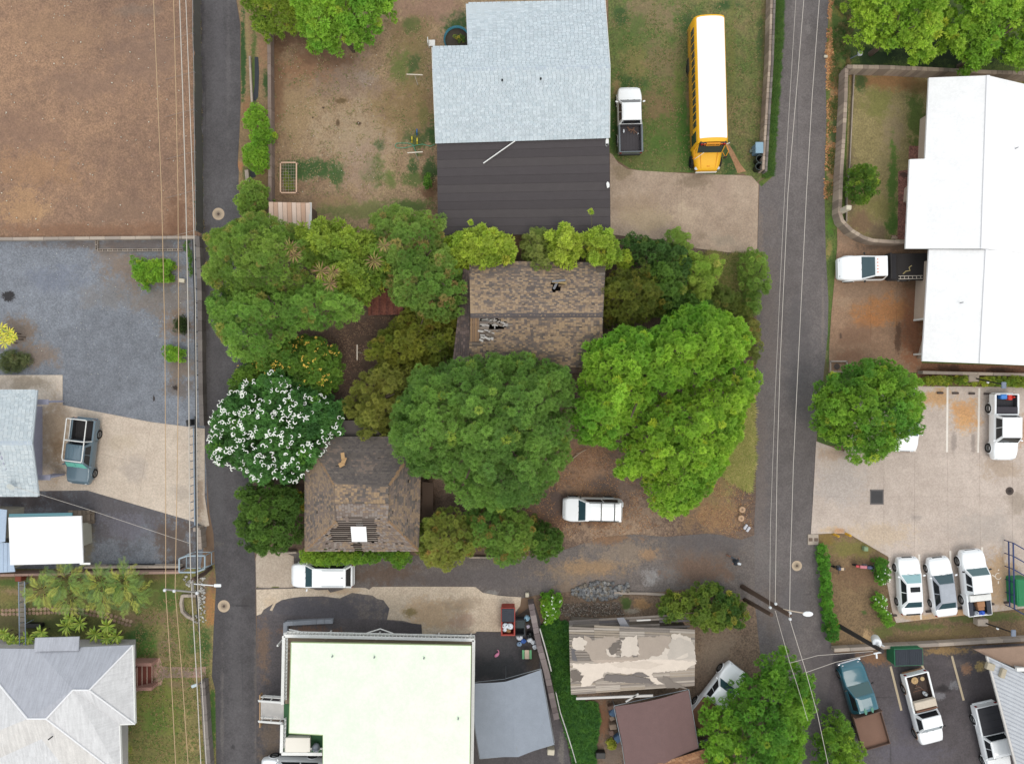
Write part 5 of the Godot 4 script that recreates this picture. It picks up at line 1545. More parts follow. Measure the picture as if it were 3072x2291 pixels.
	# pipe cage
	var cg:=thing("pipe_cage","blue-grey pipe cage enclosing the utility corner by the pole","enclosure")
	var cq:=[[1478,1475],[1545,1452],[1690,1452],[1690,1560],[1610,1588],[1478,1588]]
	for i in 6:
		var p:=P(20, cq[i][0], cq[i][1],1.6)
		var q:=P(20, cq[(i + 1) % 6][0], cq[(i + 1) % 6][1],1.6)
		var mb:=MB.new()
		mb.cbox((p + q) * 0.5, Vector3(0.12,0.08, p.distance_to(q)), 0.02, Basis.looking_at(q - p, Vector3.UP))
		mb.tube([Vector3(p.x, 0, p.z), p],0.04,0.04,6)
		mb.box((p + q) * 0.5 - v0(1.2,0), Vector3(0.05,0.06, p.distance_to(q)), Basis.looking_at(q - p, Vector3.UP))
		part(cg,"bar", mb, gm("cage_blue", 168,184,194))
	# painted lines, wheel stops
	for l in [[23,1575,55,23,1570,595,0.15,"a"],[23,1838,65,23,1828,600,0.15,"a"],[23,1306,60,23,1306,592,0.15,"a"],[23,1340,1440,33,1356,462,0.15,"a"],[23,1597,1410,33,1612,430,0.15,"a"],[23,1860,1380,33,1872,300,0.15,"a"],[33,1105,850,33,1195,1215,0.17,"b"],[33,1612,765,33,1710,1132,0.17,"b"],[33,1365,840,33,1392,900,0.17,"b"]]:
		var p:=P(l[0], l[1], l[2],0.05)
		var q:=P(l[3], l[4], l[5],0.05)
		var mb:=MB.new()
		mb.box((p + q) * 0.5 + v0(0.003 - (0.0 if l[7] == "a" else 0.022), 0), Vector3(l[6],0.002, p.distance_to(q)), Basis.looking_at(q - p, Vector3.UP))
		struct("painted_line", mb, gm("line_" + l[7],248 if l[7] == "a" else 214,240 if l[7] == "a" else 196,230 if l[7] == "a" else 166))
	var sy:=MB.new()
	var sc:=P(33,1995,105,0.054)
	for k in 11:
		var a:=0.6 + k * 0.42
		sy.box(sc + Vector3(cos(a) * 0.24,0, sin(a) * 0.24), Vector3(0.05,0.002,0.11), Basis(Vector3.UP, -a))
	sy.box(sc + Vector3(0.0,0.001,0.5), Vector3(0.08,0.002,0.22)); sy.box(sc + Vector3(-0.36,0.001,-0.02), Vector3(0.3,0.002,0.07), Basis(Vector3.UP, -0.5)); sy.box(sc + Vector3(0.02,0.001,-0.5), Vector3(0.1,0.002,0.1))
	struct("painted_symbol", sy, gm("line_a", 226,208,192))
	var sn:=["farthest from the white pickup","second from the tree, behind the free bay","between the bay line and white pickup's bay","beside the white pickup's tailgate"]
	var i2:=0
	for w in [[23,1513,106],[23,1640,108],[23,1775,111],[23,1900,112],[33,1130,430],[33,1420,396],[33,1680,370],[33,1935,336],[33,2065,322]]:
		var mb:=MB.new()
		mb.cbox(P(w[0], w[1], w[2],0.1) + v0(0.02,0), Vector3(0.5,0.12,0.16), 0.03, Basis(Vector3.UP, 0.0 if i2 < 4 else 0.08))
		one("wheel_stop", mb, gm("stop_dark", 84,72,68), ("small dark wheel stop " + sn[i2]) if i2 < 4 else "small dark wheel stop " + ["at the hedge corner","behind the sunroof sedan","behind the grey-roofed sedan","at the bed corner of the white pickup by the sedans","in the empty bay beside the blue rail"][i2 - 4],"wheel stop","wheel stops in the concrete lot")
		i2 += 1

var leaf_kinds:={}

# a spray of leaves about one metre across; many of them, turned and sized, make a crown
func spray(key: String, count: int, len: float, wid: float, flat: float, droop: float, seed_: int) -> ArrayMesh:
	if leaf_kinds.has(key): return leaf_kinds[key]
	var rg:=RandomNumberGenerator.new()
	rg.seed = seed_
	var mb:=MB.new()
	for i in count:
		var th:=rg.randf() * TAU
		var y:=rg.randf_range(-0.25,1.0)
		var r:=sqrt(maxf(0.0,1.0 - y * y))
		var d:=Vector3(cos(th) * r, y, sin(th) * r)
		var p:=Vector3(d.x, d.y * flat, d.z) * rg.randf_range(0.14,0.36)
		var tang:=Vector3(rg.randfn(), rg.randfn() * 0.4, rg.randfn()).normalized()
		var ax:=(d * 1.0 + tang * 0.42 + v0(0.1 - droop, 0)).normalized()
		var nn:=(d + v0(0.9,0) + Vector3(rg.randfn(), rg.randfn(), rg.randfn()) * 0.35)
		nn = (nn - ax * nn.dot(ax)).normalized()
		var s:=ax.cross(nn)
		var l:=len * rg.randf_range(0.7,1.25)
		var w:=wid * rg.randf_range(0.8,1.2) * 0.5
		var g:=rg.randf_range(0.6,1.4)
		mb.color = Color(g, g * rg.randf_range(0.95,1.05), g * rg.randf_range(0.8,1.1))
		var m:=p + ax * l * 0.45 + nn * l * 0.06
		mb.trio(p, m + s * w, p + ax * l, nn)
		mb.trio(p, m - s * w, p + ax * l, nn)
	leaf_kinds[key] = mb.mesh()
	return leaf_kinds[key]

func leaf_mat() -> StandardMaterial3D:
	if mats.has("leaf"): return mats["leaf"]
	var m:=StandardMaterial3D.new()
	m.resource_name = "leaf"
	m.vertex_color_use_as_albedo = true
	m.roughness = 0.7
	m.cull_mode = BaseMaterial3D.CULL_DISABLED
	m.backlight_enabled = true
	m.backlight = Color(0.6,0.7,0.35)
	mats["leaf"] = m
	return m

func edge_dist(p: PackedVector2Array, q: Vector2) -> float:
	var d:=1e9
	for i in p.size():
		d = minf(d, q.distance_to(Geometry2D.get_closest_point_to_segment(q, p[i], p[(i + 1) % p.size()])))
	return d

# o: top, edge (heights), mesh, cols [a, b, accent], accent share, size of sprays, lump size, gap share
func foliage(parent: Node, poly: PackedVector2Array, o: Dictionary, called:="crown") -> MultiMeshInstance3D:
	var fn:=FastNoiseLite.new()
	fn.seed = o.get("seed", 1); fn.frequency = 1.0 / o.get("lump", 2.2); fn.fractal_octaves = 2
	var fc:=FastNoiseLite.new()
	fc.seed = o.get("seed", 1) + 50; fc.frequency = 0.22
	var fl:=FastNoiseLite.new()          # boughs: lobes with deep creases between them
	fl.noise_type = FastNoiseLite.TYPE_CELLULAR
	fl.seed = o.get("seed", 1) + 9; fl.frequency = 0.55 / o.get("lump", 2.2)
	fl.cellular_return_type = FastNoiseLite.RETURN_DISTANCE2_SUB
	fl.cellular_jitter = 0.9
	fl.domain_warp_enabled = true; fl.domain_warp_amplitude = 1.2; fl.domain_warp_frequency = 0.4
	var bb:=bounds([poly])
	var dmax:=0.3
	for i in 60:
		var q:=bb.position + Vector2(rng.randf(), rng.randf()) * bb.size
		if Geometry2D.is_point_in_polygon(q, poly): dmax = maxf(dmax, edge_dist(poly, q))
	dmax = minf(dmax, o.get("round", 3.0))
	var sz: float = o.get("size", 1.0) * 0.68
	var sp: float = o.get("spacing", 0.6) * sz
	var tfs:=[]
	var cols:=[]
	var ca: Color = o.cols[0]
	var cb: Color = o.cols[1]
	var cc: Color = o.cols[2]
	var top: float = o.top
	var low: float = o.edge
	for layer in o.get("layers", 3):
		var nx:=int(bb.size.x / sp) + 1
		var nz:=int(bb.size.y / sp) + 1
		for i in nx:
			for j in nz:
				var q:=bb.position + Vector2(i + rng.randf_range(-0.5,0.5) + 0.5 * (j & 1), j + rng.randf_range(-0.5,0.5)) * sp
				if not Geometry2D.is_point_in_polygon(q, poly): continue
				var d:=edge_dist(poly, q)
				var lump:=fn.get_noise_2d(q.x, q.y)
				if layer == 0 and lump < o.get("gap", -0.45): continue
				if layer > 0 and d < sz * 0.35 and rng.randf() < 0.6: continue
				var f:=pow(clampf(d / dmax, 0.02,1.0), 0.55)
				var crease:=1.0 - smoothstep(0.0,0.42, fl.get_noise_2d(q.x, q.y) + 1.0)
				if layer == 0 and crease > 0.85 and rng.randf() < 0.4: continue
				var h: float = lerpf(low, top, f) + (lump * 0.7 - crease * 1.05) * o.get("bump", 0.9) - layer * 0.95 * sz + rng.randf_range(-0.38,0.38) * sz
				if h < 0.12: h = 0.12 + rng.randf() * 0.2
				var k:=sz * rng.randf_range(0.7,1.2)
				var tilt:=Vector3(rng.randfn(), 0, rng.randfn()) * 0.26
				var bs:=Basis(Vector3.UP, rng.randf() * TAU).scaled(Vector3(k, k * rng.randf_range(0.8,1.1), k))
				if tilt.length() > 0.01: bs = Basis(tilt.normalized(), tilt.length()) * bs
				tfs.append(Transform3D(bs, Vector3(q.x, h - 0.2 * k, q.y)))
				var u:=clampf(0.5 + fc.get_noise_2d(q.x, q.y) * 0.9 + rng.randf_range(-0.3,0.3), 0,1)
				var c:=ca.lerp(cb, u)
				if rng.randf() < o.get("accent", 0.04) * 0.7: c = c.lerp(cc, rng.randf_range(0.2,0.7))
				cols.append(c * rng.randf_range(0.8,1.2))
	var cr:=copies(parent, called, o.mesh, leaf_mat(), tfs, cols)
	cr.set_meta("kind","stuff")
	return cr

func trunk(parent: Node, poly: PackedVector2Array, o: Dictionary, n:=6):
	var bb:=bounds([poly])
	var c:=Vector2.ZERO
	for q in poly: c += q / poly.size()
	if o.has("foot"): c = Vector2(o.foot.x, o.foot.z)
	var h: float = o.top
	var m:=gm("bark", 104,88,76)
	var mb:=MB.new()
	var fork:=Vector3(c.x, h * 0.4, c.y)
	var r: float = clampf(bb.size.length() * 0.02,0.05,0.34)
	mb.tube([Vector3(c.x + r * 0.4,-0.05, c.y), Vector3(c.x, h * 0.2, c.y + r), fork], r * 1.25, r * 0.85,8)
	part(parent,"trunk", mb, m)
	for i in n:
		var q:=bb.position + Vector2(rng.randf(), rng.randf()) * bb.size
		if not Geometry2D.is_point_in_polygon(q, poly): continue
		var lm:=MB.new()
		q = c.lerp(q, 0.62)
		var e:=Vector3(q.x, minf(h - 0.5, lerpf(o.edge, h, 0.55)), q.y)
		lm.tube([fork, fork.lerp(e, 0.5) + v0(0.3,0), e], r * 0.6, r * 0.15,6)
		part(parent,"limb", lm, m)

func tree(called: String, label: String, cat: String, group: String, tl: int, pts: Array, o: Dictionary) -> Node3D:
	var t:=thing(called, label, cat, group)
	var poly:=inset(pl(tl, pts, lerpf(o.edge, o.top, 0.15)), 0.06)
	o["seed"] = absi(label.hash()) % 1000
	rng.seed = o.seed + 5
	foliage(t, poly, o)
	if o.get("trunk", true): trunk(t, poly, o)
	return t

func blossoms(t: Node, tl: int, pts: Array, o: Dictionary, n: int, col: Color, size: float, ring: bool, hgt:=-1.0):
	var poly:=pl(tl, pts, lerpf(o.edge, o.top, 0.15))
	var bb:=bounds([poly])
	var fn:=FastNoiseLite.new()
	fn.seed = o.seed; fn.frequency = 1.0 / o.get("lump", 2.2); fn.fractal_octaves = 2
	var mb:=MB.new()
	mb.color = Color.WHITE
	for i in (5 if ring else 5):
		var a:=TAU * i / 8.0
		var c:=Vector3(cos(a), 0, sin(a)) * (0.4 if ring else 0.25)
		var u:=Vector3(cos(a), 0.25, sin(a)) * (0.5 if ring else 0.34)
		var s:=Vector3(-sin(a), 0, cos(a)) * (0.36 if ring else 0.26)
		mb.trio(c, c + u * 0.5 + s, c + u, Vector3.UP)
		mb.trio(c, c + u * 0.5 - s, c + u, Vector3.UP)
	var tfs:=[]
	var cols:=[]
	var tries:=0
	while tfs.size() < n and tries < n * 20:
		tries += 1
		var q:=bb.position + Vector2(rng.randf(), rng.randf()) * bb.size
		if not Geometry2D.is_point_in_polygon(q, poly) or N2[((int(q.y * 9) & 511) << 9) + (int(q.x * 9) & 511)] < 105: continue
		var f:=pow(clampf(edge_dist(poly, q) / o.get("round", 3.0), 0.02,1.0), 0.55)
		var h: float = lerpf(o.edge, o.top, f) + fn.get_noise_2d(q.x, q.y) * o.get("bump", 0.9) + 0.22 * o.get("size", 1.0)
		var k:=size * rng.randf_range(0.7,1.2)
		tfs.append(Transform3D(Basis(Vector3.UP, rng.randf() * TAU).scaled(Vector3(k, k, k)) * Basis(Vector3.RIGHT, rng.randf_range(-0.3,0.3)), Vector3(q.x, h, q.y)))
		cols.append(col * rng.randf_range(0.85,1.0))
	var b:=copies(t,"blossoms", mb.mesh(), leaf_mat(), tfs, cols)
	b.set_meta("kind","stuff")

func rosette(called: String, label: String, group: String, p: Vector3, r: float, n: int, wid: float, cols: Array, h: float, parent: Node = null):
	var t: Node3D = thing(called, label,"plant", group, Vector3(p.x, 0, p.z)) if parent == null else Node3D.new()
	if parent != null:
		t.name = "rosette"; t.position = Vector3(p.x, 0, p.z); parent.add_child(t, true)
	var st:=MB.new()
	st.tube([v0(0,0), Vector3(0.03, h * 0.5,0), v0(h, 0)],0.05,0.03,6)
	part(t,"stem", st, gm("bark", 104,88,76))
	for i in n:
		var a:=TAU * i / n * 2.4 + rng.randf_range(-0.15,0.15)
		var up:=rng.randf_range(0.1,0.75) if i > n / 3.0 else rng.randf_range(0.6,1.0)
		var l:=r * rng.randf_range(0.8,1.1)
		var d:=Vector3(cos(a), 0, sin(a))
		var s:=Vector3(-sin(a), 0, cos(a)) * wid
		var c:=v0(h, 0)
		var m:=c + d * l * 0.55 + v0(up * l * 0.5,0)
		var e:=c + d * l + v0(up * l * 0.35,0)
		var mb:=MB.new()
		mb.trio(c, m + s - v0(0.02,0), m, Vector3.UP); mb.trio(c, m - s - v0(0.02,0), m, Vector3.UP)
		mb.trio(m + s - v0(0.02,0), e, m, Vector3.UP); mb.trio(m - s - v0(0.02,0), e, m, Vector3.UP)
		part(t,"leaf", mb, cols[i % cols.size()])

func plain_leaf(key: String, r: float, g: float, b: float) -> StandardMaterial3D:
	if mats.has(key): return mats[key]
	var m:=mat(key, base(r, g, b, K * 0.75), 0.5)
	m.cull_mode = BaseMaterial3D.CULL_DISABLED
	m.backlight_enabled = true; m.backlight = Color(0.3,0.35,0.15)
	return m

func palm(label: String, p: Vector3, h: float, n: int, l: float, mats_: Array):
	var t:=thing("palm", label,"palm","feathery palms by the shed", Vector3(p.x, 0, p.z))
	for k in 4:
		var st:=MB.new()
		var a:=TAU * k / 4.0
		st.tube([Vector3(cos(a) * 0.15,0, sin(a) * 0.15), Vector3(cos(a) * 0.3, h * 0.5, sin(a) * 0.3), Vector3(cos(a) * 0.45, h, sin(a) * 0.45)],0.06,0.035,6)
		part(t,"stem", st, gm("palm_stem", 140,132,80))
	for i in n:
		var a:=TAU * i / n + rng.randf_range(-0.25,0.25)
		var d:=Vector3(cos(a), 0, sin(a))
		var s:=Vector3(-sin(a), 0, cos(a))
		var o:=d * rng.randf_range(0.2,0.5) + v0(h * rng.randf_range(0.85,1.05), 0)
		var ll:=l * rng.randf_range(0.75,1.15)
		var rise:=rng.randf_range(0.3,1.0)
		var pts:=[]
		for k in 9:
			var u:=k / 8.0
			pts.append(o + d * ll * (u * 0.95) + v0(rise * ll * (u * 0.75 - u * u * 0.95), 0) + s * sin(u * 2.0) * 0.15 * rng.randf_range(-1,1))
		var mb:=MB.new()
		mb.tube(pts, 0.025,0.008,4)
		for k in 24:
			var u:=0.15 + 0.85 * k / 24.0
			var i0:=mini(7, int(u * 8))
			var c: Vector3 = pts[i0].lerp(pts[i0 + 1], u * 8 - i0)
			for sg in [-1.0,1.0]:
				var sl:=ll * 0.21 * sin(clampf(u * 1.1 + 0.12,0,1) * PI * 0.9 + 0.2) + 0.1
				var e: Vector3 = c + s * sg * sl * 0.9 + d * sl * 0.55 + v0(0.1 - sl * 0.55,0)
				var m: Vector3 = c.lerp(e, 0.45) + d * 0.016
				mb.trio(c, m, e, Vector3.UP)
				mb.trio(c, c.lerp(e, 0.45) - d * 0.014, e, Vector3.UP)
		part(t,"frond", mb, mats_[i % mats_.size()])

func build_trees():
	rng.seed = 201
	var fine:=spray("fine", 170,0.2,0.055,0.85,0.1,1)
	var mid:=spray("mid", 110,0.24,0.095,0.9,0.15,2)
	var broad:=spray("broad", 80,0.3,0.13,0.9,0.2,3)
	var spiky:=spray("spiky", 110,0.42,0.03,0.9,-0.3,4)
	var vivid:=[L_(88,130,36), L_(120,152,44), L_(158,168,50)]
	var olive:=[L_(84,98,28), L_(112,114,36), L_(140,118,52)]
	var feather:=[L_(90,118,46), L_(120,142,60), L_(150,122,74)]
	var deep:=[L_(78,110,47), L_(104,135,58), L_(152,162,64)]
	var dark:=[L_(56,84,28), L_(80,108,38), L_(116,116,44)]
	var mango:=[L_(86,112,34), L_(122,138,44), L_(156,150,60)]
	var lime:=[L_(108,132,36), L_(144,158,52), L_(170,164,60)]
	var brown:=[L_(92,106,46), L_(122,118,58), L_(150,112,70)]
	var dg:="trees filling the overgrown lots"
	# street and yard trees at the top
	tree("tree","olive-green tree at the top edge beside the narrow road","tree", "", 98,[515,-40,640,-40,640,55,615,72,590,66,570,72,545,52,525,30], {"top":5.0,"edge":2.6,"mesh":mid,"cols":mango})
	tree("tree","bright green tree at the top edge over the dry yard","tree", "", 98,[632,-40,850,-40,848,25,822,45,812,68,788,66,775,95,745,98,738,82,722,108,690,108,662,98,655,70,632,50], {"top":6.2,"edge":3.0,"mesh":broad,"cols":vivid,"accent":0.04,"lump":1.8})
	tree("shrub","light green bush growing beside the ditch wall, midway along it","bush","bushes along the ditch", 98,[528,240,545,222,570,225,580,265,592,280,585,300,575,305,582,330,575,362,545,366,524,350,520,320,540,300,524,275], {"top":2.6,"edge":1.4,"mesh":mid,"cols":vivid,"size":0.7,"round":1.0,"bump":0.5,"lump":1.2,"trunk":false})
	tree("shrub","light green bush at the ditch end next to the rusty tin roof","bush","bushes along the ditch", 98,[515,402,540,385,575,398,580,440,560,470,520,470,505,440], {"top":3.0,"edge":1.6,"mesh":mid,"cols":feather,"size":0.75,"round":1.0,"bump":0.5,"lump":1.2,"trunk":false})
	# big trees over the narrow road
	tree("tree","feathery grey-green tree overhanging the narrow road, nearest the manhole cover","tree", dg, 98,[440,505,470,490,520,470,560,455,600,470,640,480,690,520,700,580,650,640,560,650,480,640,445,615,432,585,445,550], {"top":8.0,"edge":4.0,"mesh":fine,"cols":feather,"accent":0.1,"lump":2.0})
	tree("tree","feathery green tree spreading over the road edge above the yellow-flowered bush","tree", dg, 98,[440,640,470,625,560,615,640,620,700,600,770,635,795,655,770,690,700,705,650,718,605,738,600,780,560,785,505,780,480,745,455,700,440,670], {"top":7.6,"edge":3.8,"mesh":fine,"cols":[L_(86,122,48), L_(116,146,62), L_(150,130,70)],"accent":0.06,"lump":2.0})
	tree("tree","yellow-green mango-like tree with tight leaf clumps beside the dark red shed","tree", dg, 98,[640,490,690,472,740,478,800,498,830,535,835,580,815,640,770,660,720,630,690,600,650,570,625,530], {"top":6.6,"edge":4.2,"mesh":broad,"cols":mango,"lump":1.5,"bump":1.1,"gap":-0.35,"size":1.2})
	tree("tree","mixed green tree with brownish tips between tan roof and charcoal carport roof","tree", dg, 98,[790,460,850,445,905,452,960,462,955,520,985,560,1008,620,1005,670,960,695,900,680,850,650,815,600,805,540], {"top":6.4,"edge":3.4,"mesh":fine,"cols":[L_(84,116,46), L_(114,136,62), L_(158,116,84)],"accent":0.16,"lump":1.8})
	tree("tree","yellow-flowered dark green tree between the feathery trees and the white-blossomed tree","tree", dg, 98,[498,800,530,775,600,735,640,725,690,728,735,762,735,815,715,845,690,860,640,830,600,815,500,850], {"top":4.2,"edge":2.4,"mesh":broad,"cols":[L_(62,94,26), L_(88,116,34), L_(160,160,50)],"lump":1.4,"size":0.8})
	blossoms(get_child(get_child_count() - 1), 98,[510,800,530,775,600,735,640,725,690,728,735,762,735,815,690,850,640,830], {"top":4.2,"edge":2.4,"lump":1.4,"size":0.8,"seed":7}, 170, Color(0.95,0.62,0.1), 0.16, false)
	var pw:=[448,965,452,930,462,880,490,855,520,825,560,815,600,800,640,812,660,840,690,850,740,878,738,935,712,960,690,1000,655,1040,620,1048,590,1045,545,1042,520,1015,480,1010,455,990]
	var pt:=tree("tree","tree covered in white blossom clusters leaning over the narrow road","tree", dg, 98, pw, {"top":5.6,"edge":3.0,"mesh":broad,"cols":[L_(48,88,38), L_(72,114,50), L_(90,130,40)],"lump":1.6,"bump":1.1,"gap":-0.32})
	blossoms(pt, 98, pw, {"top":5.6,"edge":3.0,"lump":1.6,"bump":1.1,"seed":absi("tree covered in white blossom clusters leaning over the narrow road".hash()) % 1000}, 330, Color(0.97,0.97,0.95), 0.17, true)
	tree("tree","dark green tree between the narrow road and the hip-roofed derelict house","tree", dg, 98,[512,1060,545,1045,590,1050,640,1062,655,1090,640,1130,650,1175,600,1198,540,1205,515,1175,508,1120], {"top":4.4,"edge":2.2,"mesh":mid,"cols":dark,"lump":1.5,"size":0.85,"gap":-0.35})
	tree("shrub","yellow-tinged low bush against the wall of the hip-roofed house","bush", "", 98,[605,1075,640,1060,662,1075,660,1105,630,1110,610,1095], {"top":2.6,"edge":1.5,"mesh":mid,"cols":[L_(120,124,40), L_(160,140,50), L_(190,130,50)],"size":0.6,"round":1.0,"trunk":false})
	# thin olive scrub in the middle
	tree("shrub","thin olive scrub tree beside the small yard with the post","tree", dg, 98,[785,775,800,730,845,695,868,655,930,660,985,688,1012,728,998,775,935,800,870,802,825,795], {"top":4.0,"edge":2.2,"mesh":fine,"cols":olive,"lump":1.6,"gap":-0.35})
	tree("shrub","sparse yellowish scrub tree behind the hip-roofed derelict house","tree", dg, 98,[742,870,768,815,820,782,895,788,905,825,872,870,862,912,832,948,780,958,748,910], {"top":4.2,"edge":2.4,"mesh":fine,"cols":[L_(96,104,40), L_(124,124,54), L_(140,112,56)],"accent":0.08,"lump":1.6,"gap":-0.35})
	# centre and right giants
	tree("tree","largest dark green tree, between the two derelict houses","tree", dg, 98,[835,985,832,935,850,890,870,830,905,790,980,778,1050,768,1140,757,1190,775,1232,795,1252,850,1232,900,1238,960,1245,1000,1195,1050,1172,1090,1130,1105,1060,1112,1005,1098,965,1055,950,1030,900,1042,865,1015], {"top":9.5,"edge":4.6,"mesh":fine,"cols":deep,"accent":0.04,"lump":2.4,"bump":1.2,"round":5.0,"size":1.1})
	tree("tree","bright green spreading tree beside the gabled derelict house","tree", dg, 98,[1258,745,1300,725,1350,702,1400,705,1440,688,1480,660,1520,648,1580,672,1622,700,1635,755,1580,805,1500,835,1440,855,1400,880,1365,935,1330,972,1290,972,1248,955,1235,890,1255,830], {"top":8.5,"edge":4.4,"mesh":mid,"cols":vivid,"accent":0.05,"lump":1.9,"bump":1.1,"round":4.0})
	tree("tree","bright green drooping tree in front of the parked SUV, nearest the wider road","tree", dg, 98,[1650,805,1625,775,1565,805,1495,836,1428,860,1388,884,1358,936,1345,975,1330,1020,1345,1042,1400,1038,1405,1075,1418,1110,1450,1130,1490,1108,1535,1072,1578,1015,1605,950,1625,885,1645,840], {"top":8.2,"edge":4.0,"mesh":mid,"cols":[L_(94,132,36), L_(128,156,46), L_(172,174,54)],"accent":0.06,"lump":1.8,"bump":1.1,"round":4.0})
	# row north of the gabled house
	tree("tree","yellow-green rounded tree at the carport edge, nearest the feathery trees","tree","yellow-green trees behind the carport", 98,[945,545,965,515,990,500,1030,488,1060,495,1095,502,1118,530,1112,560,1095,578,1050,590,1015,578,985,588,955,572], {"top":5.0,"edge":3.0,"mesh":broad,"cols":lime,"lump":1.5})
	tree("tree","dull brownish-green narrow tree in the row behind the carport","tree","yellow-green trees behind the carport", 98,[1125,510,1150,488,1185,495,1190,540,1195,585,1165,592,1138,580,1128,545], {"top":4.4,"edge":2.8,"mesh":fine,"cols":[L_(92,112,48), L_(116,124,62), L_(150,120,70)],"lump":1.4,"size":0.8})
	tree("tree","yellow-green rounded tree above the small hole of the gabled roof","tree","yellow-green trees behind the carport", 98,[1182,505,1210,488,1240,488,1258,515,1258,555,1240,580,1205,584,1185,555], {"top":5.0,"edge":3.2,"mesh":broad,"cols":lime,"lump":1.4,"round":1.8})
	tree("tree","yellow-green rounded tree at the carport corner by the concrete drive","tree","yellow-green trees behind the carport", 98,[1260,508,1290,486,1320,498,1338,525,1345,555,1320,575,1280,575,1262,548], {"top":5.0,"edge":3.2,"mesh":broad,"cols":[L_(98,128,36), L_(134,152,48), L_(170,164,60)],"lump":1.4,"round":1.8})
	tree("shrub","small round yellow-green bush between the rounded trees and the dark shrubs","bush", "", 98,[1335,545,1355,530,1372,548,1372,575,1350,585,1336,570], {"top":3.4,"edge":2.2,"mesh":mid,"cols":lime,"size":0.6,"round":1.0,"trunk":false})
	tree("tree","dark olive-brown dense tree hugging the end of the gabled derelict house","tree", dg, 98,[1282,635,1300,600,1340,580,1400,578,1445,605,1455,650,1435,685,1390,695,1350,712,1312,700,1295,670], {"top":5.6,"edge":3.2,"mesh":fine,"cols":[L_(72,84,24), L_(100,102,32), L_(132,112,44)],"lump":1.8,"accent":0.08})
	tree("shrub","dark green shrub mass along the concrete drive","bush", "", 98,[1335,515,1370,502,1420,512,1470,520,1500,560,1490,610,1470,655,1445,600,1400,575,1372,560], {"top":3.8,"edge":2.2,"mesh":mid,"cols":[L_(44,74,28), L_(66,94,38), L_(110,110,50)],"lump":1.4,"gap":-0.25,"size":0.85})
	tree("shrub","dark leafy shrub below the pale feathery shrubs","bush", "", 98,[1440,650,1480,625,1520,640,1540,660,1520,690,1470,680,1445,690], {"top":3.2,"edge":1.8,"mesh":mid,"cols":dark,"lump":1.2,"gap":-0.25,"size":0.8})
	tree("shrub","pale feathery shrub poking over the concrete drive","bush","pale feathery shrubs by the drive", 98,[1435,500,1460,488,1495,500,1505,530,1485,560,1450,545], {"top":3.6,"edge":2.0,"mesh":fine,"cols":feather,"size":0.7,"gap":-0.25,"round":1.2})
	tree("shrub","pale green feathery shrub between dark shrubs and the weedy slope","bush","pale feathery shrubs by the drive", 98,[1462,560,1500,540,1545,548,1575,565,1560,600,1540,640,1510,655,1490,620,1468,595], {"top":3.8,"edge":2.0,"mesh":fine,"cols":[L_(112,138,50), L_(144,160,70), L_(170,160,90)],"size":0.8,"gap":-0.25,"lump":1.4})
	tree("shrub","pale feathery shrub leaning over the wider road edge","bush","pale feathery shrubs by the drive", 98,[1604,560,1625,535,1655,545,1672,580,1668,620,1650,645,1640,690,1615,680,1612,640,1602,600], {"top":3.2,"edge":1.6,"mesh":fine,"cols":feather,"size":0.75,"gap":-0.3,"lump":1.3,"accent":0.12})
	tree("shrub","olive shrub at the road edge below the leaning shrub","bush", "", 98,[1580,690,1620,680,1650,700,1655,750,1640,790,1610,760,1590,720], {"top":2.6,"edge":1.2,"mesh":fine,"cols":brown,"size":0.75,"gap":-0.3,"lump":1.3,"trunk":false})
	tree("shrub","olive brush filling the slope below the pale feathery shrubs","bush", "", 98,[1500,640,1560,610,1610,640,1640,690,1600,700,1550,680,1510,690,1470,690], {"top":2.2,"edge":1.2,"mesh":fine,"cols":[L_(84,100,40), L_(116,124,56), L_(140,120,66)],"size":0.75,"gap":-0.4,"lump":1.4,"trunk":false})
	tree("tree","deep green tree between the olive-brown tree and the dark shrub mass","tree", dg, 98,[1390,585,1430,560,1475,575,1490,620,1470,670,1430,690,1400,660], {"top":4.6,"edge":2.8,"mesh":mid,"cols":dark,"lump":1.5})
	# along the lane
	tree("tree","brownish-green tree at the lane beside the hip-roofed house","tree", dg, 98,[888,1175,905,1140,942,1100,990,1105,1025,1140,1032,1195,990,1220,970,1242,930,1232,905,1210], {"top":4.6,"edge":2.4,"mesh":fine,"cols":[L_(100,116,46), L_(128,130,58), L_(166,116,66)],"accent":0.2,"lump":1.4,"size":0.85})
	tree("tree","medium green tree at the lane with reddish tips, between scrub and parked SUV","tree", dg, 98,[1000,1110,1060,1090,1125,1100,1160,1125,1172,1180,1130,1215,1085,1230,1060,1205,1020,1190], {"top":4.8,"edge":2.4,"mesh":fine,"cols":[L_(78,112,44), L_(108,132,54), L_(160,112,66)],"accent":0.12,"lump":1.5,"size":0.9})
	tree("shrub","dark green bush at the lane, next to the nose of the parked SUV","bush", "", 98,[1145,1125,1185,1138,1220,1158,1220,1192,1185,1216,1150,1205,1140,1170], {"top":3.0,"edge":1.6,"mesh":mid,"cols":dark,"lump":1.3,"size":0.75,"round":1.2})
	tree("hedge","bright green hedge below the front eave of the hip-roofed house","hedge", "", 98,[645,1188,690,1182,760,1190,830,1190,890,1190,885,1220,862,1235,830,1215,790,1220,740,1222,690,1226,650,1218], {"top":2.2,"edge":1.6,"mesh":mid,"cols":[L_(84,122,34), L_(124,148,48), L_(160,164,70)],"size":0.6,"round":0.6,"bump":0.3,"trunk":false})
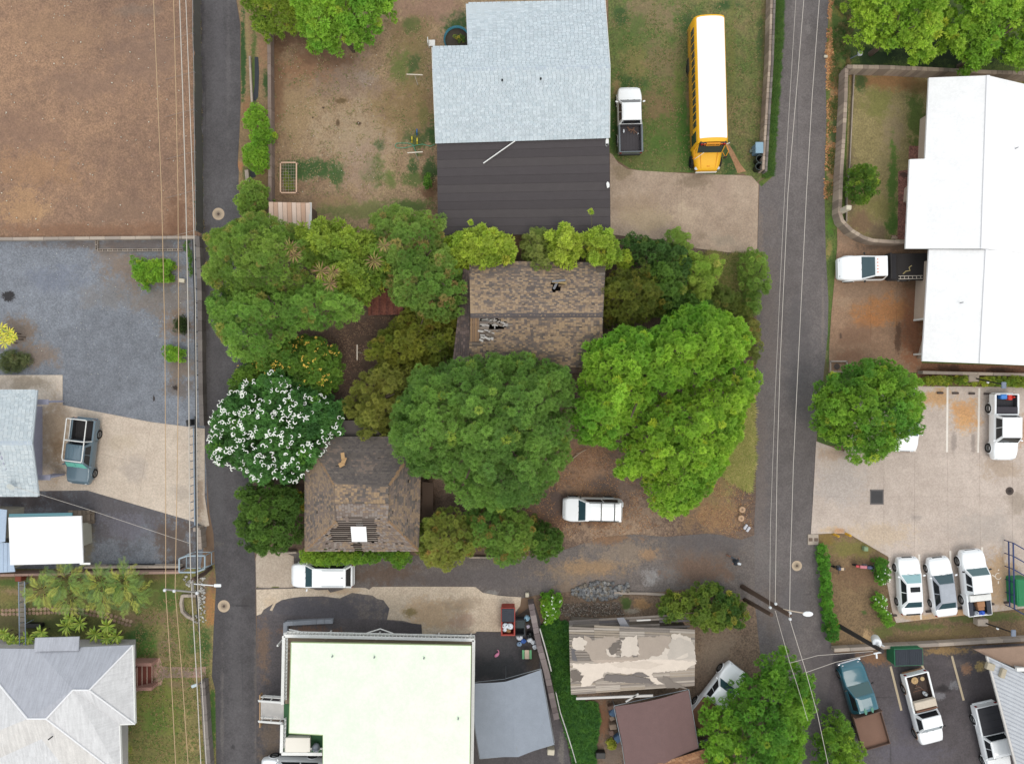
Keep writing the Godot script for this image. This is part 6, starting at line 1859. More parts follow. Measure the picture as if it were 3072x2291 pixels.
	# right-hand trees
	tree("tree","round mid-green tree overhanging the concrete parking lot","tree", "", 98,[1765,905,1768,850,1790,815,1830,800,1860,780,1900,772,1945,780,1975,800,1998,820,1990,845,2020,875,2005,900,1998,935,1960,965,1930,985,1905,1012,1880,1010,1860,985,1835,975,1815,962,1790,950], {"top":6.0,"edge":3.2,"mesh":mid,"cols":[L_(70,112,34), L_(112,144,42), L_(166,164,56)],"lump":1.6,"accent":0.08,"bump":1.1})
	tree("tree","big yellow-green tree at the top edge above the garden wall, nearest the wider road","tree","yellow-green trees above the garden wall", 98,[1842,-40,2030,-40,2035,60,2030,100,2010,130,1985,125,1960,100,1925,95,1905,78,1870,72,1850,50,1842,20], {"top":6.8,"edge":3.4,"mesh":broad,"cols":[L_(98,136,36), L_(136,160,48), L_(170,170,56)],"lump":1.9,"bump":1.1})
	tree("tree","big yellow-green tree at the top edge above the garden wall, in the photo's corner","tree","yellow-green trees above the garden wall", 98,[2035,-40,2290,-40,2290,130,2230,138,2190,135,2165,110,2140,140,2105,145,2090,115,2050,110,2035,80], {"top":6.8,"edge":3.4,"mesh":broad,"cols":[L_(98,136,36), L_(132,156,46), L_(170,170,56)],"lump":1.9,"bump":1.1,"gap":-0.35})
	tree("tree","small round dark green tree inside the walled garden","tree", "", 98,[1838,392,1845,362,1870,348,1895,355,1910,385,1905,418,1885,436,1855,436,1840,420], {"top":3.6,"edge":2.4,"mesh":mid,"cols":[L_(58,88,24), L_(98,122,34), L_(140,150,46)],"lump":1.1,"size":0.7,"bump":0.6,"round":1.5})
	tree("tree","broad green tree at the bottom edge between brown canopy and asphalt lot","tree", "", 98,[1520,1580,1530,1545,1565,1528,1598,1508,1608,1480,1640,1470,1650,1440,1688,1424,1720,1418,1745,1450,1765,1480,1770,1520,1755,1560,1740,1620,1735,1720,1530,1720,1520,1620], {"top":6.4,"edge":3.2,"mesh":mid,"cols":[L_(68,112,32), L_(104,140,40), L_(150,164,50)],"lump":1.7,"bump":1.1})
	tree("tree","small green tree at the bottom edge beside the brown flatbed","tree", "", 98,[1775,1590,1800,1562,1830,1555,1855,1580,1870,1620,1880,1720,1770,1720,1765,1640], {"top":4.6,"edge":2.6,"mesh":mid,"cols":[L_(74,112,34), L_(112,140,42), L_(150,164,50)],"lump":1.5})
	tree("shrub","wild dark green and yellowish shrub beside the ruined barn","bush", "", 98,[1420,1330,1430,1300,1480,1285,1530,1265,1580,1275,1620,1310,1628,1345,1590,1365,1540,1372,1500,1352,1470,1345,1440,1345], {"top":3.4,"edge":1.6,"mesh":mid,"cols":[L_(54,84,28), L_(106,122,44), L_(160,146,60)],"accent":0.12,"lump":1.5,"gap":-0.35,"size":0.8})
	var wf:=[1170,1292,1190,1283,1216,1290,1216,1318,1200,1345,1178,1350,1172,1320]
	var wb:=tree("shrub","bright green bush with small white flowers at the head of the ivy","bush", "", 98, wf, {"top":1.7,"edge":0.9,"mesh":mid,"cols":[L_(84,128,34), L_(124,156,44), L_(150,160,50)],"size":0.6,"round":0.8,"bump":0.3,"trunk":false})
	blossoms(wb, 98, wf, {"top":1.7,"edge":0.9,"round":0.8,"size":0.6,"bump":0.3,"seed":3}, 14, Color(0.95,0.95,0.92), 0.14, false)
	# gravel yard plants
	tree("shrub","bright lime-green bush spread over the corner of the gravel yard","bush","bushes in the gravel yard", 10,[1065,640,1062,570,1105,510,1160,520,1190,560,1240,545,1300,530,1350,525,1425,570,1430,600,1400,640,1405,690,1370,730,1270,750,1215,735,1220,800,1190,815,1140,770,1125,725,1075,680], {"top":1.6,"edge":0.9,"mesh":mid,"cols":vivid,"size":0.6,"round":0.9,"bump":0.35,"lump":1.2,"trunk":false})
	tree("shrub","dark spiky bush in the gravel yard beside the road wall","bush","bushes in the gravel yard", 10,[1425,1080,1440,1030,1490,1010,1540,1040,1545,1100,1520,1155,1470,1165,1435,1130], {"top":1.0,"edge":0.5,"mesh":spiky,"cols":[L_(48,66,32), L_(70,86,42), L_(100,90,50)],"size":0.7,"round":0.8,"bump":0.2,"trunk":false})
	tree("shrub","oblong bright green bush in the gravel yard beside the overhead wires","bush","bushes in the gravel yard", 10,[1310,1300,1340,1245,1400,1255,1480,1270,1520,1330,1510,1390,1440,1400,1380,1395,1325,1350], {"top":1.4,"edge":0.8,"mesh":mid,"cols":vivid,"size":0.55,"round":0.8,"bump":0.3,"trunk":false})
	tree("ornamental_grass","grey-green spiky grass clump at the edge of the gravel yard","grass clump", "", 10,[0,1330,60,1290,130,1280,200,1320,230,1380,190,1440,100,1480,20,1470,-40,1400], {"top":1.0,"edge":0.5,"mesh":spiky,"cols":[L_(86,98,66), L_(116,120,84), L_(150,130,100)],"size":0.8,"round":1.0,"bump":0.2,"trunk":false})
	# hedges
	tree("hedge","narrow green hedge along the wider road beside the motorbikes","hedge", "", 23,[520,1380,560,1360,605,1370,610,1500,615,1650,640,1900,685,2000,675,2140,640,2190,600,2180,580,2100,560,1950,525,1700,515,1500], {"top":1.2,"edge":0.9,"mesh":mid,"cols":[L_(54,104,30), L_(88,136,40), L_(130,150,60)],"size":0.5,"round":0.4,"bump":0.2,"trunk":false})
	var hf:=tree("hedge","green hedge with white flowers beside the parked white sedans, by the motorcycle","hedge", "", 23,[1000,1480,1040,1462,1085,1475,1100,1560,1100,1650,1070,1700,1010,1690,990,1600,985,1530], {"top":1.3,"edge":0.9,"mesh":mid,"cols":[L_(60,108,32), L_(96,140,42), L_(130,150,60)],"size":0.5,"round":0.5,"bump":0.2,"trunk":false})
	blossoms(hf, 23,[1000,1480,1040,1462,1085,1475,1100,1560,1100,1650,1070,1700,1010,1690,990,1600], {"top":1.3,"edge":0.9,"round":0.5,"size":0.5,"bump":0.2,"seed":3}, 16, Color(0.95,0.95,0.92), 0.13, false)
	var hg:=tree("hedge","green hedge with white flowers at the corner of the sedan parking bays","hedge", "", 33,[970,270,1000,245,1070,260,1075,380,1120,430,1140,480,1120,535,1060,530,1030,450,985,380], {"top":1.2,"edge":0.8,"mesh":mid,"cols":[L_(70,116,34), L_(104,144,44), L_(130,150,60)],"size":0.5,"round":0.5,"bump":0.2,"trunk":false})
	blossoms(hg, 33,[970,270,1000,245,1070,260,1075,380,1120,430,1140,480,1120,535,1000,440], {"top":1.2,"edge":0.8,"round":0.5,"size":0.5,"bump":0.2,"seed":3}, 14, Color(0.95,0.95,0.92), 0.13, false)
	tree("hedge","yellow-green low hedge behind the white pickup's parking bay","hedge", "", 13,[1380,1515,1740,1500,1750,1560,1840,1560,1850,1520,2020,1505,2400,1510,2400,1610,2050,1600,1960,1590,1380,1590], {"top":1.0,"edge":0.7,"mesh":mid,"cols":[L_(92,116,36), L_(146,150,54), L_(180,170,70)],"size":0.5,"round":0.5,"bump":0.25,"accent":0.12,"trunk":false})
	# rosette plants
	rng.seed = 301
	var yl:=[plain_leaf("rosette_a", 150,170,60), plain_leaf("rosette_b", 124,152,50), plain_leaf("rosette_c", 170,182,76)]
	for r in [[545,520,0.85,"largest of the cluster nearest the palm trunks"],[655,500,0.7,"beside the stone path, in the cluster nearest the palms"],[565,455,0.6,"closest to the stone path"],[780,585,0.75,"above the roof edge, leftmost of the three by the lawn"],[880,520,0.75,"above the roof edge, topmost of the three by the lawn"],[955,605,0.7,"above the roof edge, nearest the bright lawn patch"],[335,572,0.65,"beside the grey porch roof"],[225,620,0.7,"between the porch roof and the metal ramp"],[115,650,0.65,"at the roof edge beside the metal ramp"],[25,585,0.6,"at the photo's edge above the white house"],[70,620,0.5,"squeezed between two others at the photo's edge"],[880,620,0.6,"lowest of the group by the lawn, touching the roof edge"]]:
		rosette("rosette_plant","yellow-green rosette plant " + r[3],"rosette plants along the white house", P(30, r[0], r[1],1.0), r[2],22,0.075, yl, 0.9)
	var rl:=[plain_leaf("dracaena_a", 150,112,84), plain_leaf("dracaena_b", 126,88,72), plain_leaf("dracaena_c", 160,140,84)]
	for r in [[475,450,0.75,"nearest the tin-roofed shed"],[505,510,0.65,"just below the one nearest the tin roof"],[720,640,0.8,"largest, in the middle of the tree mass"],[820,650,0.7,"in the shaded gap beside the largest one"],[800,745,0.7,"lowest of all, with golden leaf tips"],[1165,560,0.75,"above the dark red shed roof"],[1245,430,0.6,"nearest the charcoal carport roof"]]:
		var hh:=6.6 if r[0] < 1000 else 6.2
		rosette("dragon_tree","spidery reddish rosette plant " + r[3],"spidery rosettes among the trees", P(11, r[0], r[1], hh), r[2],16,0.03, rl, hh)
	var yb:=thing("variegated_shrub","yellow variegated shrub at the photo's edge in the gravel yard","bush")
	for r in [[10,1110,0.6],[70,1150,0.6],[90,1200,0.55],[40,1230,0.6],[20,1180,0.55],[110,1180,0.45],[-30,1150,0.6]]:
		rosette("rosette", "", "", P(10, r[0], r[1],1.3), r[2],16,0.06,[plain_leaf("varieg_a", 206,196,60), plain_leaf("varieg_b", 160,170,48), plain_leaf("varieg_c", 190,184,80)],1.3, yb)
	# palms
	rng.seed = 311
	var pm:=[plain_leaf("frond_a", 96,122,46), plain_leaf("frond_b", 120,142,52), plain_leaf("frond_c", 76,106,46), plain_leaf("frond_d", 152,156,60)]
	for p in [[350,220,2.2,"nearest the metal ramp"],[570,130,2.6,"tallest, touching the white shed roof"],[560,280,2.0,"over the stone path"],[840,150,2.4,"in the middle, beside the lying black pipe"],[840,270,2.0,"with the yellowest fronds, beside the path end"],[1020,150,2.4,"behind the two frontmost fronds by the fence"],[1080,260,2.0,"farthest from the metal ramp"]]:
		palm("feathery palm clump " + p[3], P(30, p[0], p[1],2.0), p[2],17,1.5, pm)
	# thin vines that stand up from the row over the carport
	for v in [[12,1035,255,1025,150],[12,20,285,32,240]]:
		var t:=thing("vine_shoot","thin shoot rising over the carport roof" + (", the taller by the drive" if v[1] > 500 else ", the shorter in mid row"),"shoot","shoots over the carport roof")
		var mb:=MB.new()
		var a:=P(v[0], v[1], v[2],4.0)
		var b:=P(v[0], v[3], v[4],5.0)
		mb.tube([Vector3(a.x, 2.0, a.z + 0.4), a, b],0.02,0.012,5)
		part(t,"stem", mb, gm("palm_stem", 140,132,80))
		var fo:=copies(t,"foliage", mid, leaf_mat(), [Transform3D(Basis.IDENTITY.scaled(Vector3(0.5,0.5,0.5)), b), Transform3D(Basis.IDENTITY.scaled(Vector3(0.35,0.35,0.35)), b + Vector3(0.1,0.1,0.1))],[lime[1], lime[0]])
		fo.set_meta("kind","stuff")
	ground_cover()

func scatter(called: String, label: String, tl: int, pts: Array, n: int, mesh: Mesh, m: Material, cols: Array, smin: float, smax: float, y: float, thresh:=0, flat:=false):
	var poly:=pl(tl, pts)
	var bb:=bounds([poly])
	var tfs:=[]
	var cc:=[]
	var tries:=0
	while tfs.size() < n and tries < n * 12:
		tries += 1
		var q:=bb.position + Vector2(rng.randf(), rng.randf()) * bb.size
		if not Geometry2D.is_point_in_polygon(q, poly): continue
		if N2[((int(q.y * 12) & 511) << 9) + (int(q.x * 12) & 511)] < thresh: continue
		var k:=rng.randf_range(smin, smax)
		tfs.append(Transform3D(Basis(Vector3.UP, rng.randf() * TAU).scaled(Vector3(k, k * (1.0 if not flat else 0.6), k)), Vector3(q.x, y, q.y)))
		cc.append(cols[rng.randi() % cols.size()] * rng.randf_range(0.8,1.15))
	var o:=copies(self, called, mesh, m, tfs, cc)
	o.set_meta("kind","stuff"); o.set_meta("label", label)
	o.set_meta("category", called.replace("_", " "))

func ground_cover():
	rng.seed = 401
	var mid: ArrayMesh = leaf_kinds["mid"]
	var tuft:=MB.new()
	for i in 26:
		var a:=rng.randf() * TAU
		var d:=Vector3(cos(a), 0, sin(a))
		var o:=d * rng.randf() * 0.35
		var w:=Vector3(-d.z, 0, d.x) * 0.045
		var g:=rng.randf_range(0.75,1.25)
		tuft.color = Color(g, g, g)
		tuft.trio(o - w, o + w, o + d * rng.randf_range(0.3,0.65) + v0(rng.randf_range(0.06,0.4), 0), Vector3.UP)
	var tm:=tuft.mesh()
	var lm:=leaf_mat()
	scatter("dry_grass","dry weeds and litter along the foot of the field fence", 0,[1600,-40,1650,-40,1655,600,1665,1300,1675,1900,1620,1900,1610,900],900, tm, lm, [G_(150,132,104), G_(116,108,88), G_(96,112,70), G_(176,156,128)],0.12,0.36,0.02,90)
	scatter("ivy","dense dark green ivy between the fence and the barn", 32,[620,540,650,480,760,470,840,500,850,700,860,1090,940,1130,1060,1150,1100,1290,1060,1500,1060,1640,1000,1800,900,1800,860,1500,760,1200,700,870,650,650],2300, mid, lm, [L_(44,82,28), L_(58,98,34), L_(72,112,40), L_(50,90,40)],0.3,0.6,0.12,0, true)
	scatter("dry_grass","tall dry straw-coloured grass strip along the wider road", 22,[2080,720,2110,500,2150,200,2230,100,2350,80,2370,700,2330,900,2200,830],1500, tm, lm, [G_(226,208,140), G_(196,188,112), G_(170,176,92)],0.4,0.8,0.0)
	scatter("weeds","olive weeds on the slope between feathery shrubs and the drive", 12,[1900,600,2000,480,2140,520,2330,500,2350,1000,2200,900,1950,880,1850,760],1600, tm, lm, [G_(140,146,74), G_(156,150,86), G_(180,162,108), G_(116,136,60)],0.3,0.7,0.0)
	scatter("grass","green grass along the retaining wall and wider road", 3,[158,-40,218,-40,200,400,185,600,165,900,140,1250,130,1440,40,1460,95,1400,120,900,140,500],900, tm, lm, [G_(70,112,38), G_(96,128,48)],0.2,0.45,0.02)
	scatter("grass","patchy grass on the verge before the garden wall", 3,[640,0,800,0,760,560,720,700,690,1200,680,1640,570,1640,600,1200,600,600,640,300],900, tm, lm, [G_(74,108,40), G_(104,120,54), G_(150,126,84)],0.15,0.4,0.02,110)
	scatter("grass","grass tufts on the lawn round the school bus", 2,[1190,20,1830,20,2400,0,2480,0,2480,1380,2150,1430,1350,1390,1210,1250],4200, tm, lm, [G_(104,132,62), G_(140,142,84), G_(170,152,108)],0.07,0.16,0.01,120)
	scatter("grass","grass tufts in the dry yard", 1,[320,330,1900,60,1640,400,1670,1600,330,1640],3200, tm, lm, [G_(120,134,76), G_(170,152,112), G_(190,168,128)],0.06,0.13,0.01,135)
	scatter("grass","grass tufts on the lower-left lawn", 30,[1100,380,1500,250,1720,600,1740,1640,1010,1640,1130,1000,1130,700],3000, tm, lm, [G_(120,144,70), G_(150,150,88), G_(176,156,108)],0.08,0.18,0.01,90)
	var leaf:=MB.new()
	leaf.color = Color.WHITE
	leaf.trio(Vector3(-0.07,0.01,0), v0(0.03,0.035), Vector3(0.07,0.015,0), Vector3.UP)
	leaf.trio(Vector3(-0.07,0.01,0), v0(0.02,-0.035), Vector3(0.07,0.015,0), Vector3.UP)
	var lf:=leaf.mesh()
	var red:=[G_(182,134,98), G_(156,110,80), G_(204,158,118), G_(136,100,76)]
	scatter("leaf_litter","reddish fallen leaves round the white SUV", 22,[640,880,760,720,880,560,1060,560,1230,480,1240,760,1480,860,1560,1000,1600,1200,1300,1300,860,1330,760,1250,480,1150,500,1060],4200, lf, lm, red, 0.3,0.9,0.014,105)
	scatter("leaf_litter","fallen leaves on the bank beside the wider road", 22,[1800,1100,2000,900,2150,780,2360,700,2370,1200,2250,1310,2000,1230],1800, lf, lm, red + [G_(190,160,110)],0.3,0.9,0.014,100)
	scatter("leaf_litter","orange fallen leaves along the kerbless road edge", 3,[590,0,635,0,620,330,640,500,640,700,690,900,640,1640,545,1640,575,1000,560,450],1600, lf, lm, [G_(208,150,100), G_(180,120,80), G_(220,170,120)],0.6,1.5,0.02,95)
	scatter("leaf_litter","dead leaves in the small shaded yard among the trees", 11,[720,1180,1000,1020,1350,1020,1360,1150,1100,1250,1080,1500,950,1650,800,1650,880,1300],1700, lf, lm, [G_(128,100,84), G_(104,82,70), G_(150,124,104)],0.6,1.3,0.01,100)
	var stone:=MB.new()
	stone.color = Color.WHITE
	stone.blob(v0(0.25,0), Vector3(0.5,0.35,0.42), 6,0.2,3)
	var smm:=stone.mesh()
	scatter("pebbles","scattered pale stones lying on the dirt field", 0,[10,10,1560,10,1570,1900,10,1900],150, smm, lm, [Color(0.6,0.55,0.47), Color(0.5,0.44,0.38), Color(0.68,0.63,0.56)],0.04,0.14,0.0,100)
	scatter("rubble","heap of grey broken rock beside the lane", 32,[870,210,1050,150,1200,160,1330,160,1350,215,1220,290,1050,310,940,280,860,260],420, smm, lm, [Color(0.15,0.155,0.165), Color(0.21,0.21,0.22), Color(0.2,0.17,0.14), Color(0.27,0.26,0.25)],0.12,0.42,0.0,70)
	scatter("gravel","loose pale chips on the soil beside the barn", 32,[780,330,1260,320,1300,430,860,440,780,420],700, smm, lm, [Color(0.22,0.17,0.14), Color(0.32,0.27,0.23), Color(0.12,0.1,0.08)],0.05,0.16,0.0,60)
	scatter("rubble","stones scattered round the pole base and ring bed", 30,[1500,100,1690,120,1700,480,1600,500,1640,260,1540,180],130, smm, lm, [Color(0.42,0.4,0.38), Color(0.55,0.53,0.5)],0.08,0.25,0.0,60)
	scatter("debris","pale chips scattered on the dry yard", 1,[340,450,1250,450,1250,1600,340,1600],260, smm, lm, [Color(0.5,0.45,0.4), Color(0.62,0.56,0.5), Color(0.75,0.72,0.66)],0.03,0.07,0.0,100)
	scatter("debris","pale flecks on the gravel yard", 10,[60,420,1550,420,1560,1600,560,1600,100,1000],160, smm, lm, [Color(0.5,0.5,0.5), Color(0.62,0.6,0.56)],0.03,0.07,0.0,90)

func paint_mat(key: String, c: Color) -> StandardMaterial3D: return mat("paint_" + key, c, 0.32,0.0, null, 1.0,0.7)

func face(mb: MB, a: Vector3, b: Vector3, c: Vector3, d: Vector3, u0: float, u1: float, v0: float, v1: float, out: Vector3, lift:=0.012):
	# pane laid on the face a-b (bottom) c-d (top, d above a), between u0..u1 and v0..v1
	var q:=[]
	var n:=(b - a).cross(d - a).normalized()
	if n.dot(out) < 0: n = -n
	for s in [[u0, v0],[u1, v0],[u1, v1],[u0, v1]]: q.append(a.lerp(b, s[0]).lerp(d.lerp(c, s[0]), s[1]) + n * lift)
	mb.quado(q[0], q[1], q[2], q[3], n)
	for i in 4: mb.quado(q[i], q[(i + 1) % 4], q[(i + 1) % 4] - n * lift, q[i] - n * lift, q[i] + q[(i + 1) % 4] - q[(i + 2) % 4] - q[(i + 3) % 4])

func wheel(t: Node3D, p: Vector3, r: float, w: float, side: float, steel:=false):
	var mb:=MB.new()
	var bs:=Basis(Vector3(1,0,0), v0(0, side), v0(-side, 0))
	mb.lathe([[r * 0.62,-w * 0.5],[r * 0.94,-w * 0.5],[r, -w * 0.36],[r, w * 0.36],[r * 0.94, w * 0.5],[r * 0.66, w * 0.5],[r * 0.62, w * 0.3]],18, Transform3D(bs, p))
	var o:=part(t,"wheel", mb, mat("tyre", Color(0.07,0.07,0.075), 0.85))
	var rm:=MB.new()
	rm.lathe([[0.0, w * 0.36],[r * 0.2, w * 0.38],[r * 0.5, w * 0.3],[r * 0.63, w * 0.42]],12, Transform3D(bs, p), false)
	part(o,"rim", rm, mat("rim_steel" if steel else "rim", Color(0.25,0.25,0.26) if steel else Color(0.58,0.59,0.6), 0.35,0.7))

const DIMS:={
	"sedan": {"w":1.82,"nose":0.66,"hood":0.94,"belt":0.97,"deck":1.02,"tail":0.94,"roof":1.46,"ws":0.27,"rs":0.43,"re":0.72,"rb":0.875,"clear":0.2,"r":0.32,"fw":0.185,"rw":0.79,"top":0.66},
	"suv": {"w":1.92,"nose":0.88,"hood":1.1,"belt":1.14,"deck":1.1,"tail":1.05,"roof":1.78,"ws":0.25,"rs":0.38,"re":0.945,"rb":0.985,"clear":0.28,"r":0.38,"fw":0.18,"rw":0.78,"top":0.76},
	"pickup": {"w":1.92,"nose":0.92,"hood":1.12,"belt":1.16,"deck":1.16,"tail":1.1,"roof":1.8,"ws":0.255,"rs":0.355,"re":0.6,"rb":0.635,"clear":0.32,"r":0.38,"fw":0.17,"rw":0.765,"top":0.77}}

func body_ring(x: float, w: float, yb: float, top: float) -> PackedVector3Array:
	var o:=PackedVector3Array()
	for s in [[-0.88,0.0],[-0.98,0.14],[-1.0,0.42],[-0.985,0.72],[-0.955,0.9],[-0.86,0.985],[-0.45,1.02],[0.0,1.03],[0.45,1.02],[0.86,0.985],[0.955,0.9],[0.985,0.72],[1.0,0.42],[0.98,0.14],[0.88,0.0]]:
		o.append(Vector3(x, yb + (top - yb) * s[1], w * s[0]))
	return o

func car(called: String, label: String, cat: String, kind: String, fp: Vector3, rp: Vector3, paint: StandardMaterial3D, o:={}) -> Node3D:
	var D: Dictionary = DIMS[kind].duplicate()
	for k in o: D[k] = o[k]
	var d:=fp - rp
	d.y = 0
	var L:=d.length()
	var t:=thing(called, label, cat, o.get("group", ""), Vector3((fp.x + rp.x) * 0.5,0.0 + o.get("lift", 0.03), (fp.z + rp.z) * 0.5), atan2(-d.z, d.x))
	t.set_meta("length", L)
	var hw: float = D.w * 0.5
	var X:=func(f: float) -> float: return L * (0.5 - f)
	var bed: float = D.get("bed", 2.0)
	var last:=minf(bed, 1.0)
	var stops:=[0.0,0.008,0.03,0.07,0.13, D.ws * 0.85, D.ws, D.rs, (D.rs + minf(D.re, last)) * 0.5, minf(D.re, last), minf(D.rb, last)]
	if bed > 1.0: stops.append_array([0.93,0.97,0.992,1.0])
	else: stops.append(bed)
	var rings:=[]
	var pf:=-1.0
	for f in stops:
		if f <= pf + 0.001: continue
		pf = f
		var w:=hw
		if f < 0.13: w *= lerpf(0.76,1.0, pow(f / 0.13,0.42))
		if f > 0.9 and bed > 1.0: w *= lerpf(1.0,0.84, pow((f - 0.9) / 0.1,2.0))
		var top: float = D.belt
		if f < D.ws: top = lerpf(D.nose, D.hood, pow(f / D.ws, 0.5))
		if f < 0.01: top = lerpf(D.clear, D.nose, 0.72)
		if f > D.rb and bed > 1.0: top = lerpf(D.deck, D.tail, (f - D.rb) / (1.0 - D.rb + 0.001))
		if f > 0.995 and bed > 1.0: top *= 0.86
		rings.append(body_ring(X.call(f), w, D.clear + (0.06 if f < 0.02 else 0.0), top))
	var body:=MB.new()
	body.loft(rings)
	part(t,"body", body, paint)
	# cabin
	var bw:=hw * 0.945
	var tw: float = hw * D.top
	var y0: float = D.belt - 0.03
	var y1: float = D.roof - 0.075
	var cx:=[X.call(D.ws), X.call(D.rb), X.call(D.rs), X.call(D.re)]
	var lo:=[Vector3(cx[0], y0,-bw), Vector3(cx[0], y0, bw), Vector3(cx[1], y0, bw), Vector3(cx[1], y0,-bw)]
	var hi:=[Vector3(cx[2] + 0.06, y1,-tw), Vector3(cx[2] + 0.06, y1, tw), Vector3(cx[3] - 0.04, y1, tw), Vector3(cx[3] - 0.04, y1,-tw)]
	var cab:=MB.new()
	for i in 4: cab.quado(lo[i], lo[(i + 1) % 4], hi[(i + 1) % 4], hi[i], (lo[i] + lo[(i + 1) % 4]) * 0.5 - Vector3((cx[0] + cx[1]) * 0.5, y0,0))
	var rr:=[]
	for k in 7:        # crowned roof panel
		var u:=k / 6.0
		var x:=lerpf(hi[0].x, hi[2].x, u)
		var e:=1.0 - pow(absf(u * 2.0 - 1.0), 5.0)
		var ring:=PackedVector3Array()
		for z in [-1.0,-0.97,-0.86,-0.5,0.0,0.5,0.86,0.97,1.0]:
			var edge: float = 1.0 - pow(absf(z), 6.0)
			ring.append(Vector3(x, y1 + (D.roof - y1) * edge * (0.35 + 0.65 * e), tw * z))
		rr.append(ring)
	for i in 6:
		for j in 8: cab.quado(rr[i][j], rr[i][j + 1], rr[i + 1][j + 1], rr[i + 1][j], Vector3.UP)
	for j in 8:
		cab.trio(Vector3(hi[0].x, y1,0), rr[0][j], rr[0][j + 1], Vector3.RIGHT); cab.trio(Vector3(hi[2].x, y1,0), rr[6][j], rr[6][j + 1], Vector3.LEFT)
	var cabin:=part(t,"cabin", cab, o.get("roof_paint", paint))
	if o.has("roof_paint"):
		pass
	var gl: StandardMaterial3D = mat("windshield", base(56,82,90), 0.07)
	var gd: StandardMaterial3D = mat("side_glass", base(38,42,46), 0.07)
	var w1:=MB.new()
	face(w1, lo[0], lo[1], hi[1], hi[0],0.05,0.95,0.06,0.94, Vector3.RIGHT)
	part(t,"windshield", w1, o.get("screen", gl))
	var w2:=MB.new()
	face(w2, lo[3], lo[2], hi[2], hi[3],0.08,0.92,0.1,0.9, Vector3.LEFT)
	part(t,"rear_window", w2, gd if kind != "sedan" else gl)
	var cuts: Array = o.get("windows", [[0.1,0.5],[0.53,0.9]])
	for c in cuts:
		for sd in [0,1]:
			var m:=MB.new()
			var i0: int = 0 if sd == 0 else 1
			var i1: int = 3 if sd == 0 else 2
			face(m, lo[i0], lo[i1], hi[i1], hi[i0], c[0], c[1],0.1,0.9, v0(0,-1 if sd == 0 else 1))
			part(t,"side_window", m, gd)
	for sd in [-1.0,1.0]:
		wheel(t, Vector3(X.call(D.fw), D.r, sd * (hw - 0.09)), D.r, 0.24, sd, o.get("steel", false))
		wheel(t, Vector3(X.call(D.rw), D.r, sd * (hw - 0.09)), D.r, 0.24, sd, o.get("steel", false))
		for f in [D.fw, D.rw]:
			var arch:=MB.new()
			var pts:=[]
			for k in 11:
				var a:=PI * k / 10.0
				pts.append(Vector3(X.call(f) + cos(a) * D.r * 1.16, D.r * 0.95 + sin(a) * D.r * 1.1, sd * (hw - 0.005)))
			arch.tube(pts, 0.035,0.035,5)
			part(t,"wheel_arch", arch, o.get("arch", paint))
		var hl:=MB.new()
		hl.cbox(Vector3(X.call(0.028), D.nose * 0.87, sd * hw * 0.70), Vector3(0.16,0.13,0.34), 0.03, Basis(Vector3.UP, sd * -0.45))
		part(t,"headlight", hl, mat("headlight", Color(0.75,0.77,0.79), 0.15))
		var tl:=MB.new()
		tl.cbox(Vector3(X.call(0.985), D.tail * 0.82, sd * hw * 0.82), Vector3(0.1,0.22,0.18), 0.02)
		part(t,"taillight", tl, mat("taillight", Color(0.5,0.03,0.04), 0.25))
		var mr:=MB.new()
		mr.cbox(Vector3(X.call(D.ws + 0.035), D.belt + 0.07, sd * (hw + 0.1)), Vector3(0.12,0.13,0.2), 0.035, Basis(Vector3.UP, sd * 0.3))
		part(t,"mirror", mr, o.get("mirror_paint", paint))
	var gr:=MB.new()
	gr.cbox(Vector3(X.call(0.006), D.nose * 0.68,0), Vector3(0.07,0.2, hw * 0.9), 0.02)
	part(t,"grille", gr, black_trim())
	var wp:=MB.new()
	var wy: float = D.hood + 0.02
	for z in [-0.3,0.2]: wp.tube([Vector3(X.call(D.ws) + 0.02, wy + 0.02, z), Vector3(X.call(D.ws) - 0.1, wy + 0.09, z + 0.38)],0.012,0.008,4)
	part(t,"wiper", wp, black_trim())
	var bp:=MB.new()
	bp.cbox(Vector3(X.call(0.992), D.clear + 0.22,0), Vector3(0.12,0.16, hw * 1.7), 0.03)
	part(t,"rear_bumper", bp, o.get("bumper", paint))
	if bed <= 1.0 and not o.has("flatbed"):
		var xb: float = X.call(bed)
		var xe: float = X.call(0.985)
		var ht: float = D.belt - 0.02
		for sd in [-1.0,1.0]:
			var sw:=MB.new()
			sw.cbox(Vector3((xb + xe) * 0.5, (D.clear + 0.12 + ht) * 0.5, sd * (hw - 0.08)), Vector3(xb - xe, ht - D.clear - 0.12,0.16), 0.045)
			part(t,"bed_side", sw, o.get("bed_paint", paint))
		var tg:=MB.new()
		tg.cbox(Vector3(xe + 0.02, (D.clear + 0.2 + ht) * 0.5,0), Vector3(0.09, ht - D.clear - 0.2, hw * 2.0 - 0.1), 0.03)
		part(t,"tailgate", tg, o.get("bed_paint", paint))
		var flr:=MB.new()
		flr.box(Vector3((xb + xe) * 0.5,0.68,0), Vector3(xb - xe - 0.08,0.06, hw * 2.0 - 0.3))
		for k in 7: flr.box(Vector3((xb + xe) * 0.5,0.715, lerpf(-hw + 0.28, hw - 0.28, k / 6.0)), Vector3(xb - xe - 0.1,0.02,0.07))
		flr.box(Vector3(xb - 0.03, (0.68 + ht) * 0.5,0), Vector3(0.04, ht - 0.7, hw * 2 - 0.3))
		for sd in [-1.0,1.0]: flr.box(Vector3((xb + xe) * 0.5, (0.68 + ht) * 0.5 - 0.02, sd * (hw - 0.175)), Vector3(xb - xe - 0.1, ht - 0.74,0.03))
		part(t,"bed_liner", flr, o.get("liner", gm("bed_liner", 62,62,68)))
		var ax:=MB.new()
